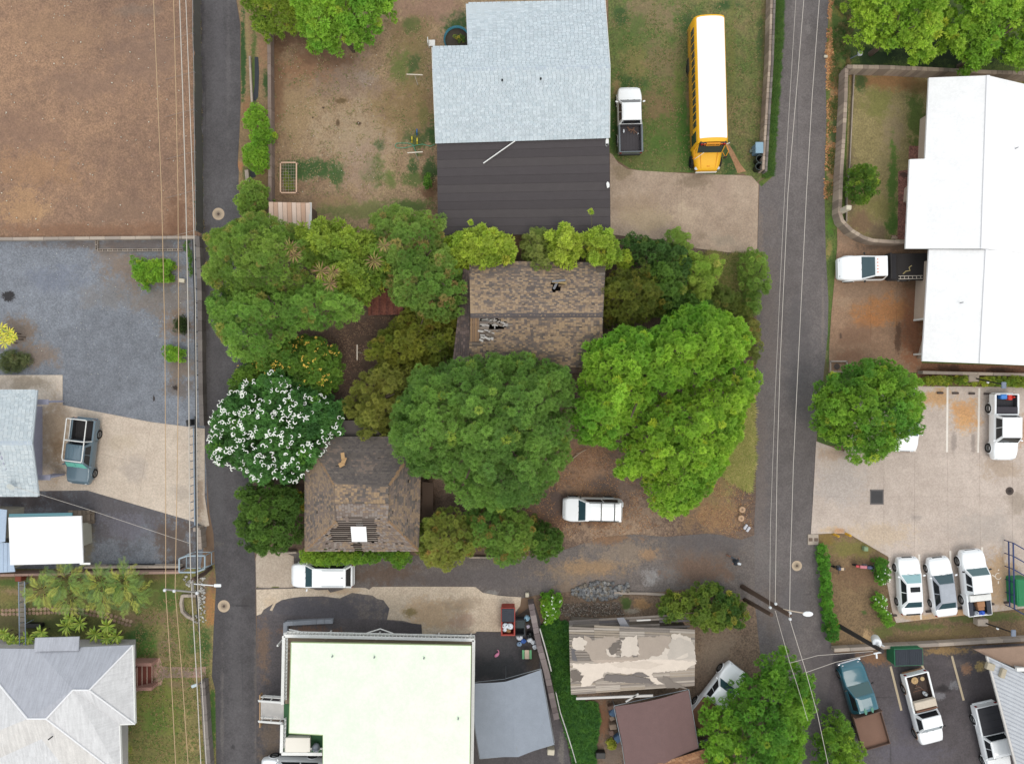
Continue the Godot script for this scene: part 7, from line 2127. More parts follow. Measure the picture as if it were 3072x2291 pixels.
		ax.box(Vector3((xb + xe) * 0.5,0.5,0), Vector3(xb - xe, 0.2,0.8))
		part(t,"chassis", ax, black_trim())
	return t

func school_bus():
	var r:=P(2,2018,112,3.0)
	var f:=P(2,2046,1166,3.0)
	var n:=P(2,2004,1420,0.75)
	var d:=(f - r)
	d.y = 0
	var Lr:=d.length()
	var dn:=d.normalized()
	var Lh:=(n - r).dot(dn) - Lr
	var t:=thing("school_bus","long yellow school bus with white roof parked on the grass","bus", "", Vector3(r.x, 0.02, r.z), atan2(-d.z, d.x))
	var yel:=mat("bus_yellow", base(250,186,26), 0.55)
	var amber:=mat("bus_amber", base(236,156,30), 0.55)
	var blk:=mat("trim_black", Color(0.08,0.08,0.085), 0.5)
	var prof:=[[-1.12,0.5],[-1.2,0.62],[-1.22,1.3],[-1.21,2.3],[-1.17,2.62],[-1.05,2.84],[-0.8,2.97],[-0.4,3.04],[0.0,3.06],[0.4,3.04],[0.8,2.97],[1.05,2.84],[1.17,2.62],[1.21,2.3],[1.22,1.3],[1.2,0.62],[1.12,0.5]]
	var rings:=[]
	for s in [[0.0,0.965,0.9],[0.04,0.99,0.97],[0.15,1.0,1.0],[Lr - 0.3,1.0,1.0],[Lr - 0.08,0.98,0.985],[Lr, 0.96,0.965]]:
		var ring:=PackedVector3Array()
		for p in prof: ring.append(Vector3(s[0],0.5 + (p[1] - 0.5) * s[2], p[0] * s[1]))
		rings.append(ring)
	var b:=MB.new()
	b.loft(rings)
	part(t,"body", b, yel)
	var rf:=[]
	for x in [0.2,0.32, Lr * 0.33, Lr * 0.66, Lr - 0.42, Lr - 0.28]:
		var ring:=PackedVector3Array()
		var e:=0.97 if x < 0.3 or x > Lr - 0.3 else 1.0
		for p in prof.slice(5,12): ring.append(Vector3(x, p[1] + 0.014, p[0] * e))
		for p in [[1.05,2.8],[-1.05,2.8]]: ring.append(Vector3(x, p[1], p[0] * e * 0.98))
		rf.append(ring)
	var rm:=MB.new()
	rm.loft(rf)
	part(t,"roof", rm, mat("bus_roof", Color(0.93,0.93,0.93), 0.4))
	for sd in [-1.0,1.0]:
		var nw:=13
		for i in nw:
			var x:=0.75 + (Lr - 2.0) * i / (nw - 0.0)
			var wl:=(Lr - 2.0) / nw - 0.09
			var m:=MB.new()
			m.cbox(Vector3(x + wl * 0.5,2.12, sd * 1.195), Vector3(wl, 0.8,0.06), 0.02)
			var w:=part(t,"window", m, mat("bus_glass", base(52,54,62), 0.1))
			var bar:=MB.new()
			bar.box(Vector3(x + wl * 0.5,2.06, sd * 1.226), Vector3(wl, 0.025,0.01))
			part(w,"sash_bar", bar, blk)
		for y in [0.85,1.2,1.55]:
			var m:=MB.new()
			m.cbox(Vector3(Lr * 0.5, y, sd * 1.225), Vector3(Lr - 0.3,0.07,0.04), 0.015)
			part(t,"rub_rail", m, blk)
		for x in [Lr * 0.30, Lr + Lh * 0.45]: wheel(t, Vector3(x, 0.48, sd * 1.06), 0.48,0.3, sd, true)
		var arch:=MB.new()
		arch.cbox(Vector3(Lr * 0.30,0.72, sd * 1.18), Vector3(1.2,0.55,0.1), 0.1)
		part(t,"wheel_arch", arch, blk)
		var dw:=MB.new()
		dw.cbox(Vector3(Lr - 0.62,1.75, sd * 1.2), Vector3(0.85,1.35,0.06), 0.03)
		part(t,"front_door" if sd > 0 else "driver_window", dw, mat("bus_glass_dark", base(40,48,46), 0.1))
	# cowl, windscreen, sign and lamps
	var lo:=[Vector3(Lr + 0.42,1.62,-1.0), Vector3(Lr + 0.42,1.62,1.0)]
	var hi:=[Vector3(Lr + 0.02,2.5,-1.08), Vector3(Lr + 0.02,2.5,1.08)]
	var ws:=MB.new()
	ws.quado(lo[0], lo[1], hi[1], hi[0], Vector3.RIGHT)
	ws.trio(lo[0], hi[0], Vector3(Lr - 0.05,1.62,-1.1), v0(0,-1)); ws.trio(lo[1], hi[1], Vector3(Lr - 0.05,1.62,1.1), v0(0,1))
	part(t,"windshield_frame", ws, yel)
	var gl:=MB.new()
	face(gl, lo[0], lo[1], hi[1], hi[0],0.03,0.97,0.04,0.94, Vector3.RIGHT, 0.015)
	part(t,"windshield", gl, mat("bus_screen", base(52,66,62), 0.08))
	var hd:=MB.new()
	hd.cbox(Vector3(Lr + 0.05,2.68,0), Vector3(0.2,0.36,2.05), 0.05, Basis(v0(0,1), 0.35))
	part(t,"lamp_panel", hd, blk)
	var sg:=MB.new()
	var sb:=Basis(v0(0,1), 0.35)
	sg.cbox(Vector3(Lr + 0.1,2.72,0), Vector3(0.2,0.3,1.06), 0.02, sb)
	var sign_:=part(t,"sign_panel", sg, amber)
	var tx:=TextMesh.new()
	var fnt:=SystemFont.new()
	fnt.font_names = PackedStringArray(["Droid Sans"])
	fnt.font_weight = 700
	tx.font = fnt; tx.text = "SCHOOL BUS"; tx.font_size = 22; tx.pixel_size = 0.0068; tx.depth = 0.01
	var to:=inst(tx, blk)
	to.name = "lettering"
	to.transform = Transform3D(sb * Basis(v0(0,-1), v0(1,0), Vector3(1,0,0)), Vector3(Lr + 0.1,2.72,0) + sb * Vector3(0.106,0,0))
	sign_.add_child(to)
	for s in [[-0.86,0],[-0.64,1],[0.64,1],[0.86,0]]:
		var m:=MB.new()
		m.lathe([[0.0,0.12],[0.09,0.11],[0.1,0.0]],12, Transform3D(sb * Basis(v0(-1,0), Vector3(1,0,0), v0(0,1)), Vector3(Lr + 0.1,2.72, s[0])))
		part(t,"warning_lamp", m, mat("lamp_red", Color(0.7,0.06,0.05), 0.3) if s[1] == 0 else mat("lamp_amber", Color(0.85,0.4,0.05), 0.3))
	var hr:=[]
	for s in [[Lr - 0.05,1.16,1.62,0.6],[Lr + 0.4,1.12,1.6,0.55],[Lr + Lh * 0.6,1.02,1.42,0.55],[Lr + Lh * 0.88,0.9,1.25,0.58],[Lr + Lh * 0.97,0.78,1.05,0.62]]:
		var ring:=PackedVector3Array()
		for p in [[-1.0,0.0],[-1.0,0.55],[-0.9,0.82],[-0.72,0.97],[-0.3,1.0],[0.3,1.0],[0.72,0.97],[0.9,0.82],[1.0,0.55],[1.0,0.0]]: ring.append(Vector3(s[0], s[3] + (s[2] - s[3]) * p[1], p[0] * s[1]))
		hr.append(ring)
	var hm:=MB.new()
	hm.loft(hr)
	var hood:=part(t,"hood", hm, yel)
	for z in [-0.62,0.62]:
		var sm:=MB.new()
		sm.tube([Vector3(Lr + 0.42,1.61, z * 1.1), Vector3(Lr + Lh * 0.6,1.41, z), Vector3(Lr + Lh * 0.9,1.22, z * 0.9)],0.025,0.02,5)
		part(hood,"seam", sm, amber)
	var em:=MB.new()
	em.cbox(Vector3(Lr + Lh * 0.82,1.29,0), Vector3(0.1,0.04,0.24), 0.015)
	part(hood,"badge", em, amber)
	for sd in [-1.0,1.0]:
		var m:=MB.new()
		m.cbox(Vector3(Lr + Lh * 0.86,0.98, sd * 0.86), Vector3(0.25,0.2,0.28), 0.07)
		part(t,"headlight", m, mat("headlight", Color(0.75,0.77,0.79), 0.15))
		var ar:=MB.new()
		ar.tube([Vector3(Lr + 0.05,2.35, sd * 1.1), Vector3(Lr + 0.5,2.2, sd * 1.35), Vector3(Lr + 0.85,1.8, sd * 1.2)],0.028,0.028,5)
		ar.tube([Vector3(Lr + 0.4,1.65, sd * 1.05), Vector3(Lr + 0.85,1.8, sd * 1.2)],0.025,0.025,5)
		var mo:=part(t,"mirror_arm", ar, amber)
		var mr:=MB.new()
		mr.cbox(Vector3(Lr + 0.85,1.75, sd * 1.2), Vector3(0.1,0.34,0.24), 0.04)
		part(mo,"mirror", mr, amber if sd > 0 else blk)
	var bm:=MB.new()
	bm.cbox(Vector3(Lr + Lh * 0.985,0.6,0), Vector3(0.1,0.28,1.7), 0.04)
	part(t,"front_bumper", bm, mat("bumper_white", Color(0.8,0.8,0.78), 0.4))
	var cr:=MB.new()
	cr.tube([Vector3(Lr + 0.5,2.0,0.5), Vector3(Lr + 0.95,1.75,1.2)],0.02,0.02,5)
	cr.tube([Vector3(Lr + 0.02,2.3,-1.12), Vector3(Lr - 0.1,2.3,-1.42)],0.03,0.03,5)
	part(t,"crossing_arm", cr, white_paint())
	var bs:=MB.new()
	bs.cbox(Vector3(Lr * 0.5,0.45,0), Vector3(Lr * 0.9,0.35,1.8), 0.05)
	part(t,"chassis", bs, blk)
	var rb:=MB.new()
	rb.cbox(Vector3(-0.08,0.75,0), Vector3(0.16,0.28,2.3), 0.04)
	part(t,"rear_bumper", rb, blk)

func local_part(t: Node3D, called: String, m: Material, f: Callable):
	var mb:=MB.new()
	f.call(mb)
	return part(t, called, mb, m)

func cargo(called: String, label: String, cat: String, host: Node3D, m: Material, f: Callable, group:=""):
	# a load that lies in or on a vehicle: a thing of its own at the vehicle's place
	var mb:=MB.new()
	f.call(mb)
	var o:=one(called, mb, m, label, cat, group)
	o.transform = host.transform
	return o

func build_vehicles():
	rng.seed = 501
	school_bus()
	var white:=paint_mat("white", Color(0.90,0.91,0.92))
	var silver:=paint_mat("silver", base(196,202,206))
	var slate:=paint_mat("slate", base(98,120,134))
	var teal:=paint_mat("teal", base(28,98,116))
	var blk:=mat("trim_black", Color(0.08,0.08,0.085), 0.5)
	var chrome:=mat("chrome", Color(0.7,0.7,0.72), 0.2,0.8)
	# silver pickup beside the grey house
	var a:=car("pickup_truck","silver-white pickup with dark open bed beside the grey-roofed house","pickup","pickup", P(2,1340,726,0.7), P(2,1352,1277,0.7), white, {"bed":0.575,"re":0.545,"rb":0.57,"ws":0.21,"rs":0.31,"w":1.95,"bed_paint":paint_mat("grey_bed", base(108,116,122)),"bumper":blk,"liner":gm("bed_floor", 74,70,74),"screen":mat("dark_screen", base(36,42,44), 0.07)})
	var LA: float = a.get_meta("length")
	local_part(a,"hood_scoop", silver, func(mb): mb.cbox(Vector3(LA * 0.42,1.02,0), Vector3(0.12,0.05,0.9), 0.02))
	cargo("wood_scraps","brown wood scraps behind the cab in the silver-white pickup's bed","scraps", a, gm("scrap_wood", 128,96,78), func(mb):
		for k in 6: mb.box(Vector3(-LA * 0.115 - k * 0.05,0.78 + k * 0.012,-0.1 + 0.1 * k), Vector3(0.5,0.03,0.06), Basis(Vector3.UP, 0.4 + k * 0.7)))
	cargo("plastic_bottle","white bottle lying in the silver-white pickup's bed","bottle", a, mat("white_plastic", Color(0.8,0.82,0.84), 0.4), func(mb): mb.lathe([[0.06,0],[0.07,0.02],[0.07,0.2],[0.02,0.26]],8, Transform3D(Basis(v0(0,1), 1.57), Vector3(-LA * 0.13,0.8,-0.5))))
	cargo("spray_can","small white can by the side wall of the silver-white pickup's bed","can", a, mat("white_plastic", Color(0.8,0.82,0.84), 0.4), func(mb): mb.lathe([[0.05,0],[0.05,0.18],[0.02,0.22]],8, t0(Vector3(-LA * 0.2,0.73,0.62))))
	# slate pickup with ladder rack
	var b:=car("pickup_truck","slate-blue pickup with white ladder rack and green sunshade on the concrete drive","pickup","pickup", P(20,652,856,0.7), P(20,716,312,0.7), slate, {"bed":0.665,"re":0.6,"rb":0.645,"bumper":slate,"liner":gm("bed_black", 46,44,46),"screen":mat("sunshade", base(120,206,188), 0.3)})
	var LB: float = b.get_meta("length")
	local_part(b,"ladder_rack", white_paint(), func(mb):
		for sd in [-0.78,0.78]:
			mb.tube([Vector3(LB * 0.13,1.95, sd * 0.92), Vector3(LB * 0.09,1.98, sd), Vector3(-LB * 0.49,1.98, sd), Vector3(-LB * 0.49,1.0, sd * 1.1)],0.045,0.045,6)
			mb.tube([Vector3(-LB * 0.17,1.98, sd), Vector3(-LB * 0.17,1.1, sd * 1.12)],0.04,0.04,6)
		mb.tube([Vector3(-LB * 0.49,1.3,0.86), Vector3(-LB * 0.17,1.3,0.86)],0.035,0.035,6)
		for x in [0.13,-0.17,-0.49]: mb.tube([Vector3(LB * x, 1.96,-0.74), Vector3(LB * x, 1.96,0.74)],0.045,0.045,6))
	local_part(b,"roof_rib", slate, func(mb):
		for k in 5: mb.cbox(Vector3(LB * 0.0,1.8,-0.5 + k * 0.25), Vector3(LB * 0.2,0.03,0.05), 0.012))
	local_part(b,"shade_fold", mat("sunshade2", base(70,150,140), 0.3), func(mb): mb.cbox(Vector3(LB * 0.195,1.5,0), Vector3(0.3,0.03,0.04), 0.01, Basis(v0(0,1), -0.85)))
	# white SUVs
	var c:=car("suv","white SUV with black roof bars parked among fallen leaves","suv","suv", P(22,795,1065,0.8), P(22,1285,1075,0.8), white, {"bumper":silver,"arch":silver,"mirror_paint":blk})
	var LC: float = c.get_meta("length")
	local_part(c,"roof_bar", blk, func(mb):
		for x in [-0.12,-0.34]: mb.cbox(Vector3(LC * x, 1.86,0), Vector3(0.06,0.04,1.5), 0.012)
		for sd in [-0.7,0.7]: mb.tube([Vector3(LC * 0.08,1.8, sd), Vector3(-LC * 0.42,1.8, sd)],0.025,0.025,5))
	local_part(c,"spare_handle", silver, func(mb): mb.cbox(Vector3(-LC * 0.5,1.0,0.5), Vector3(0.1,0.15,0.4), 0.03))
	var e:=car("suv","white SUV parked on the concrete pad below the hedge","suv","suv", P(31,478,96,0.8), P(31,992,98,0.8), white, {"ws":0.24,"rs":0.4,"re":0.9,"rb":0.98,"roof":1.7})
	var LE: float = e.get_meta("length")
	local_part(e,"roof_rail", silver, func(mb):
		for sd in [-0.62,0.62]: mb.tube([Vector3(-LE * 0.04,1.69, sd), Vector3(-LE * 0.06,1.74, sd), Vector3(-LE * 0.36,1.74, sd), Vector3(-LE * 0.38,1.69, sd)],0.022,0.022,5))
	local_part(e,"antenna", blk, func(mb): mb.cbox(Vector3(-LE * 0.36,1.74,0.05), Vector3(0.14,0.07,0.03), 0.01))
	# flatbed pickup on the red-stained drive
	var fk:=car("flatbed_truck","white pickup with black flatbed backed up to the white house","truck","pickup", P(13,664,624,0.7), P(13,1385,610,0.7), white, {"bed":0.5,"flatbed":true,"ws":0.235,"rs":0.36,"re":0.475,"rb":0.5,"w":2.0,"windows":[[0.12,0.9]],"mirror_paint":blk,"bumper":blk,"rw":0.78,"fw":0.14,"roof":1.95})
	var LF: float = fk.get_meta("length")
	local_part(fk,"flatbed", gm("flatbed_black", 48,44,44), func(mb):
		mb.cbox(Vector3(-LF * 0.27,0.95,0), Vector3(LF * 0.46,0.14,2.15), 0.03)
		mb.cbox(Vector3(-LF * 0.03,1.35,0), Vector3(0.1,0.9,2.05), 0.03))
	local_part(fk,"toolbox", gm("toolbox_black", 40,38,42), func(mb): mb.cbox(Vector3(-LF * 0.075,1.2,0), Vector3(0.55,0.5,2.0), 0.04))
	local_part(fk,"chassis", blk, func(mb): mb.box(Vector3(-LF * 0.25,0.6,0), Vector3(LF * 0.5,0.35,0.9)))
	local_part(fk,"cab_lamp", mat("lamp_amber", Color(0.85,0.4,0.05), 0.3), func(mb):
		for k in 5: mb.cbox(Vector3(LF * 0.135,1.96,-0.5 + k * 0.25), Vector3(0.1,0.05,0.07), 0.015))
	cargo("ladder","white ladder with orange tips lying along the black flatbed's edge","ladder", fk, gm("ladder_white", 216,206,192), func(mb):
		for z in [-0.95,-0.72]: mb.cbox(Vector3(-LF * 0.3,1.1, z), Vector3(1.9,0.05,0.05), 0.01)
		for k in 6: mb.box(Vector3(-LF * 0.3 - 0.8 + k * 0.32,1.1,-0.835), Vector3(0.04,0.03,0.23)))
	cargo("rope","coil of pale rope on the black flatbed","rope", fk, gm("rope_tan", 186,170,120), func(mb): mb.tube([Vector3(-LF * 0.22,1.05,-0.55), Vector3(-LF * 0.25,1.06,-0.35), Vector3(-LF * 0.3,1.05,-0.3), Vector3(-LF * 0.29,1.05,-0.05), Vector3(-LF * 0.32,1.05,0.1)],0.045,0.045,6))
	# white pickup in the concrete lot
	var g:=car("pickup_truck","white pickup with red and blue coolers in its bed, in the concrete lot","pickup","pickup", P(23,2032,657,0.7), P(23,2035,106,0.7), white, {"bed":0.69,"re":0.635,"rb":0.675,"rs":0.36,"ws":0.26,"w":1.96,"screen":mat("dark_screen", base(36,42,44), 0.07)})
	var LG: float = g.get_meta("length")
	local_part(g,"bed_cover", gm("bed_cover", 66,62,70), func(mb): mb.cbox(Vector3(-LG * 0.245,1.13,0), Vector3(LG * 0.1,0.05,1.62), 0.02))
	cargo("cooler","bright blue box in the bed of the white pickup","box", g, mat("blue_plastic", base(60,132,214), 0.45), func(mb): mb.cbox(Vector3(-LG * 0.445,0.98,0.3), Vector3(0.38,0.5,0.5), 0.05))
	cargo("fuel_can","red jug with pale cap in the bed of the white pickup","jug", g, mat("red_plastic", base(214,50,34), 0.45), func(mb):
		mb.cbox(Vector3(-LG * 0.435,0.95,-0.25), Vector3(0.42,0.42,0.36), 0.06)
		mb.lathe([[0.09,0.0],[0.08,0.12],[0.05,0.2]],8, t0(Vector3(-LG * 0.44,1.15,-0.42))))
	# sedan under the tree
	car("sedan","white sedan mostly hidden under the round tree at the concrete lot","car","sedan", P(23,1222,590,0.55), P(23,1232,110,0.55), white)
	var s1:=car("sedan","white sedan with dark sunroof beside the flowering hedge","car","sedan", P(23,1240,1464,0.6), P(33,1268,414,0.6), white, {"group":"white cars in the bays beside the hedge","screen":mat("shade_screen", base(150,190,196), 0.1)})
	var L1: float = s1.get_meta("length")
	local_part(s1,"sunroof", mat("side_glass", base(38,42,46), 0.07), func(mb): mb.cbox(Vector3(-L1 * 0.015,1.465,0), Vector3(0.4,0.02,0.78), 0.008))
	local_part(s1,"spoiler", blk, func(mb): mb.cbox(Vector3(-L1 * 0.485,0.98,0), Vector3(0.12,0.05,1.1), 0.02))
	var s2:=car("sedan","white sedan with dull grey roof between sunroof sedan and white pickup","car","sedan", P(23,1492,1464,0.6), P(33,1552,424,0.6), white, {"group":"white cars in the bays beside the hedge","roof_paint":gm("grey_roof", 178,184,194)})
	var p1:=car("pickup_truck","white pickup with boxes and blue bag in its bed, beside the white sedans","pickup","pickup", P(23,1762,1402,0.7), P(33,1818,424,0.7), white, {"group":"white cars in the bays beside the hedge","bed":0.655,"re":0.6,"rb":0.64,"windows":[[0.12,0.55],[0.62,0.85]],"mirror_paint":blk,"liner":gm("bed_slate", 62,66,78),"screen":gl_screen()})
	var LP: float = p1.get_meta("length")
	local_part(p1,"tool_chest", white_paint(), func(mb): mb.cbox(Vector3(-LP * 0.2,1.22,0), Vector3(LP * 0.1,0.3,1.7), 0.04))
	local_part(p1,"bed_rail_cover", gm("bed_slate", 62,66,78), func(mb):
		for sd in [-0.72,0.72]: mb.cbox(Vector3(-LP * 0.37,1.12, sd), Vector3(LP * 0.22,0.05,0.36), 0.015))
	cargo("cardboard_box","brown carton in the bed of the white pickup beside the sedans","carton", p1, gm("carton", 176,128,92), func(mb):
		mb.cbox(Vector3(-LP * 0.31,0.95,0.1), Vector3(0.45,0.45,0.6), 0.02); mb.cbox(Vector3(-LP * 0.38,0.9,0.15), Vector3(0.3,0.35,0.5), 0.02))
	cargo("plastic_bag","shiny blue bag at the tailgate of the white pickup beside the sedans","bag", p1, mat("blue_bag", base(40,92,206), 0.35), func(mb): mb.blob(Vector3(-LP * 0.455,0.95,0.2), Vector3(0.2,0.2,0.26), 9,0.12,5))
	cargo("plastic_bag","grey bag next to the blue bag in the white pickup's bed","bag", p1, gm("grey_bag", 190,196,206), func(mb): mb.blob(Vector3(-LP * 0.455,0.95,-0.22), Vector3(0.2,0.2,0.2), 9,0.12,6))
	# lower-right lot
	var tt:=car("flatbed_truck","teal truck with brown flatbed at the asphalt lot entrance","truck","pickup", P(33,765,815,0.8), P(33,962,1495,0.8), teal, {"bed":0.575,"flatbed":true,"ws":0.235,"rs":0.34,"re":0.51,"rb":0.56,"w":2.0,"fw":0.13,"rw":0.8,"windows":[[0.14,0.86]],"bumper":blk,"mirror_paint":blk,"roof":1.95,"screen":mat("teal_screen", base(66,100,102), 0.08)})
	var LT: float = tt.get_meta("length")
	local_part(tt,"front_bumper", chrome, func(mb): mb.cbox(Vector3(LT * 0.495,0.55,0), Vector3(0.2,0.3,1.95), 0.07))
	local_part(tt,"flatbed", gm("rust_bed", 132,100,84), func(mb): mb.cbox(Vector3(-LT * 0.285,0.98,0), Vector3(LT * 0.42,0.12,2.25), 0.02))
	local_part(tt,"side_board", gm("rust_board", 112,88,76), func(mb):
		for sd in [-1.1,1.1]: mb.cbox(Vector3(-LT * 0.285,1.18, sd), Vector3(LT * 0.42,0.3,0.06), 0.02)
		mb.cbox(Vector3(-LT * 0.495,1.15,0), Vector3(0.06,0.26,2.2), 0.02)
		mb.cbox(Vector3(-LT * 0.075,1.35,0), Vector3(0.07,0.7,2.2), 0.02))
	local_part(tt,"chassis", blk, func(mb): mb.box(Vector3(-LT * 0.25,0.6,0), Vector3(LT * 0.5,0.35,0.9)))
	local_part(tt,"rust_patch", gm("faded_teal", 96,150,130), func(mb):
		for z in [-0.3,0.25]: mb.prism(ragged(Vector2(-LT * 0.0, z), 0.24,0.12,8), 1.93,1.965))
	var wt:=car("pickup_truck","white work pickup loaded with scrap and a wooden reel","pickup","pickup", P(33,1438,1478,0.7), P(33,1290,888,0.7), white, {"bed":0.475,"ws":0.2,"rs":0.31,"re":0.435,"rb":0.465,"fw":0.14,"rw":0.77,"windows":[[0.15,0.85]],"mirror_paint":blk,"bumper":gm("rusty_bumper", 160,124,96),"w":1.98,"liner":gm("scrap_bed", 72,58,52),"arch":gm("rusty_arch", 150,116,92)})
	var LW: float = wt.get_meta("length")
	local_part(wt,"tool_chest", gm("cream_chest", 222,208,190), func(mb): mb.cbox(Vector3(-LW * 0.09,1.22,0), Vector3(0.62,0.34,1.75), 0.04))
	local_part(wt,"headache_rack", gm("rusty_rack", 142,104,84), func(mb): mb.cbox(Vector3(-LW * 0.02,1.3,0), Vector3(0.08,0.3,1.7), 0.02))
	cargo("cable_reel","round wooden reel in the scrap-loaded pickup","reel", wt, gm("reel_wood", 200,166,118), func(mb): mb.lathe([[0.06,0.0],[0.27,0.0],[0.27,0.05],[0.1,0.06],[0.1,0.14],[0.06,0.14]],16, t0(Vector3(-LW * 0.4,0.98,0.22))))
	cargo("rope","small coil of rope beside the wooden reel","rope", wt, gm("rope_tan2", 206,178,134), func(mb): mb.lathe([[0.08,0.0],[0.16,0.02],[0.17,0.08],[0.08,0.1]],10, t0(Vector3(-LW * 0.4,0.95,-0.4))))
	cargo("paint_bucket","white pail among the scrap in the work pickup","pail", wt, mat("white_plastic", Color(0.8,0.82,0.84), 0.4), func(mb): mb.lathe([[0.14,0.0],[0.16,0.3],[0.0,0.3]],12, t0(Vector3(-LW * 0.19,0.8,-0.35))))
	for k in 9:
		cargo("scrap_metal","bent rusty scrap piece in the work pickup's bed, " + ["touching the white pail","dark one next to the pail","pale one near the tool chest","rusty one in mid bed","dark one in mid bed","pale one in mid bed","rusty one near the reel","dark one near the reel","pale one under the reel"][k],"scrap", wt, gm("scrap" + str(k % 3), [132,96,150][k % 3],[92,78,126][k % 3],[72,70,110][k % 3]), func(mb): mb.tube([Vector3(-LW * (0.22 + 0.02 * k), 0.82 + 0.02 * k, -0.5 + 0.13 * k), Vector3(-LW * (0.25 + 0.02 * k), 0.9 + 0.01 * k, -0.2 + 0.05 * k), Vector3(-LW * (0.24 + 0.022 * k), 0.86,0.5 - 0.1 * k)],0.025,0.02,5),"scrap in the work pickup")
	var wc:=car("pickup_truck","white pickup with black bed cover at the bottom edge of the asphalt lot","pickup","pickup", P(33,2000,1720,0.7), P(33,1870,1148,0.7), white, {"bed":0.59,"re":0.545,"rb":0.58,"ws":0.24,"rs":0.335})
	var LK: float = wc.get_meta("length")
	local_part(wc,"bed_cover", gm("black_cover", 58,58,64), func(mb):
		mb.cbox(Vector3(-LK * 0.285,1.17,0), Vector3(LK * 0.38,0.07,1.72), 0.025)
		for k in 3: mb.box(Vector3(-LK * (0.18 + k * 0.1), 1.21,0), Vector3(0.03,0.012,1.68)))
	var wb:=car("pickup_truck","white pickup with brown bed cover half under the tree behind the barn","pickup","pickup", P(32,2240,855,0.7), P(32,1888,1312,0.7), white, {"bed":0.62,"re":0.56,"rb":0.6})
	var LQ: float = wb.get_meta("length")
	local_part(wb,"bed_cover", gm("brown_tarp", 150,108,84), func(mb): mb.cbox(Vector3(-LQ * 0.31,1.18,0), Vector3(LQ * 0.4,0.1,1.9), 0.03))
	var bl:=car("suv","silver SUV at the bottom edge below the white balcony","suv","suv", P(31,232,1700,0.7), P(31,760,1712,0.7), white, {"bumper":silver})
	var LS: float = bl.get_meta("length")
	local_part(bl,"roof_rail", silver, func(mb):
		for sd in [-0.66,0.66]: mb.tube([Vector3(LS * 0.06,1.78, sd), Vector3(-LS * 0.4,1.78, sd)],0.03,0.03,5))
	motorbikes()

func gl_screen() -> StandardMaterial3D: return mat("windshield2", base(84,112,116), 0.07)

func motorbikes():
	var blk:=mat("trim_black", Color(0.08,0.08,0.085), 0.5)
	for s in [[23,985,1545,795,1530,"motorcycle with red and white seat standing before the flowering hedge", base(196,120,130), 1.0],[23,625,1545,722,1555,"small dark scooter with pale seat beside the narrow hedge", base(206,180,150), 0.62]]:
		var f:=P(s[0], s[1], s[2],0.5)
		var r:=P(s[0], s[3], s[4],0.5)
		var d:=f - r
		d.y = 0
		var L:=d.length()
		var t:=thing("motorcycle" if s[7] > 0.9 else "scooter", s[5],"motorcycle" if s[7] > 0.9 else "scooter", "", Vector3((f.x + r.x) / 2,0.03, (f.z + r.z) / 2), atan2(-d.z, d.x))
		var wr: float = 0.3 * s[7]
		for x in [L * 0.5 - wr, -L * 0.5 + wr]:
			var mb:=MB.new()
			mb.lathe([[wr * 0.7,-0.05],[wr, -0.03],[wr, 0.03],[wr * 0.7,0.05]],16, Transform3D(Basis(Vector3(1,0,0), v0(0,1), v0(-1,0)), Vector3(x, wr, 0)), true)
			part(t,"wheel", mb, mat("tyre", Color(0.07,0.07,0.075), 0.85))
		local_part(t,"frame", blk, func(mb):
			mb.tube([Vector3(L * 0.5 - wr, wr, 0.08), Vector3(L * 0.28,0.85,0.08)],0.03,0.03,5)
			mb.tube([Vector3(L * 0.5 - wr, wr, -0.08), Vector3(L * 0.28,0.85,-0.08)],0.03,0.03,5)
			mb.tube([Vector3(L * 0.26,0.75,0), Vector3(-L * 0.3,0.7,0), Vector3(-L * 0.5 + wr, wr, 0)],0.045,0.04,6))
		local_part(t,"engine", gm("engine_grey", 96,98,104), func(mb): mb.cbox(Vector3(0.02,0.42,0), Vector3(0.36 * s[7],0.36,0.3), 0.05))
		local_part(t,"tank", mat("tank_dark", base(70,78,110), 0.3), func(mb): mb.blob(Vector3(L * 0.12,0.82,0), Vector3(0.26 * s[7],0.14,0.15), 9))
		local_part(t,"seat", mat("seat" + str(s[7]), s[6],0.6), func(mb): mb.cbox(Vector3(-L * 0.14,0.8,0), Vector3(L * 0.32,0.1,0.24), 0.04))
		local_part(t,"handlebar", blk, func(mb): mb.tube([Vector3(L * 0.2,1.0,-0.38), Vector3(L * 0.27,0.98,-0.1), Vector3(L * 0.27,0.98,0.1), Vector3(L * 0.2,1.0,0.38)],0.025,0.025,6))
		local_part(t,"fender", mat("fender" + str(s[7]), base(196,60,70) if s[7] > 0.9 else base(60,58,60), 0.4), func(mb): mb.cbox(Vector3(-L * 0.36,0.7,0), Vector3(0.3 * s[7],0.05,0.18), 0.02))

func wire(label: String, pts: Array, r:=0.028, c:="wire_pale", sag:=0.0):
	var mb:=MB.new()
	var fine:=[]
	for i in pts.size() - 1:
		for k in 8:
			var u:=k / 8.0
			fine.append(pts[i].lerp(pts[i + 1], u) - v0(sag * 4.0 * u * (1.0 - u), 0))
	fine.append(pts[-1])
	mb.tube(fine, r, r, 5)
	one("power_line", mb, gm(c, 214,206,196) if c == "wire_pale" else mat("wire_black", Color(0.1,0.1,0.1), 0.6) if c == "wire_black" else gm(c, 206,176,140), label,"wire","overhead wires")

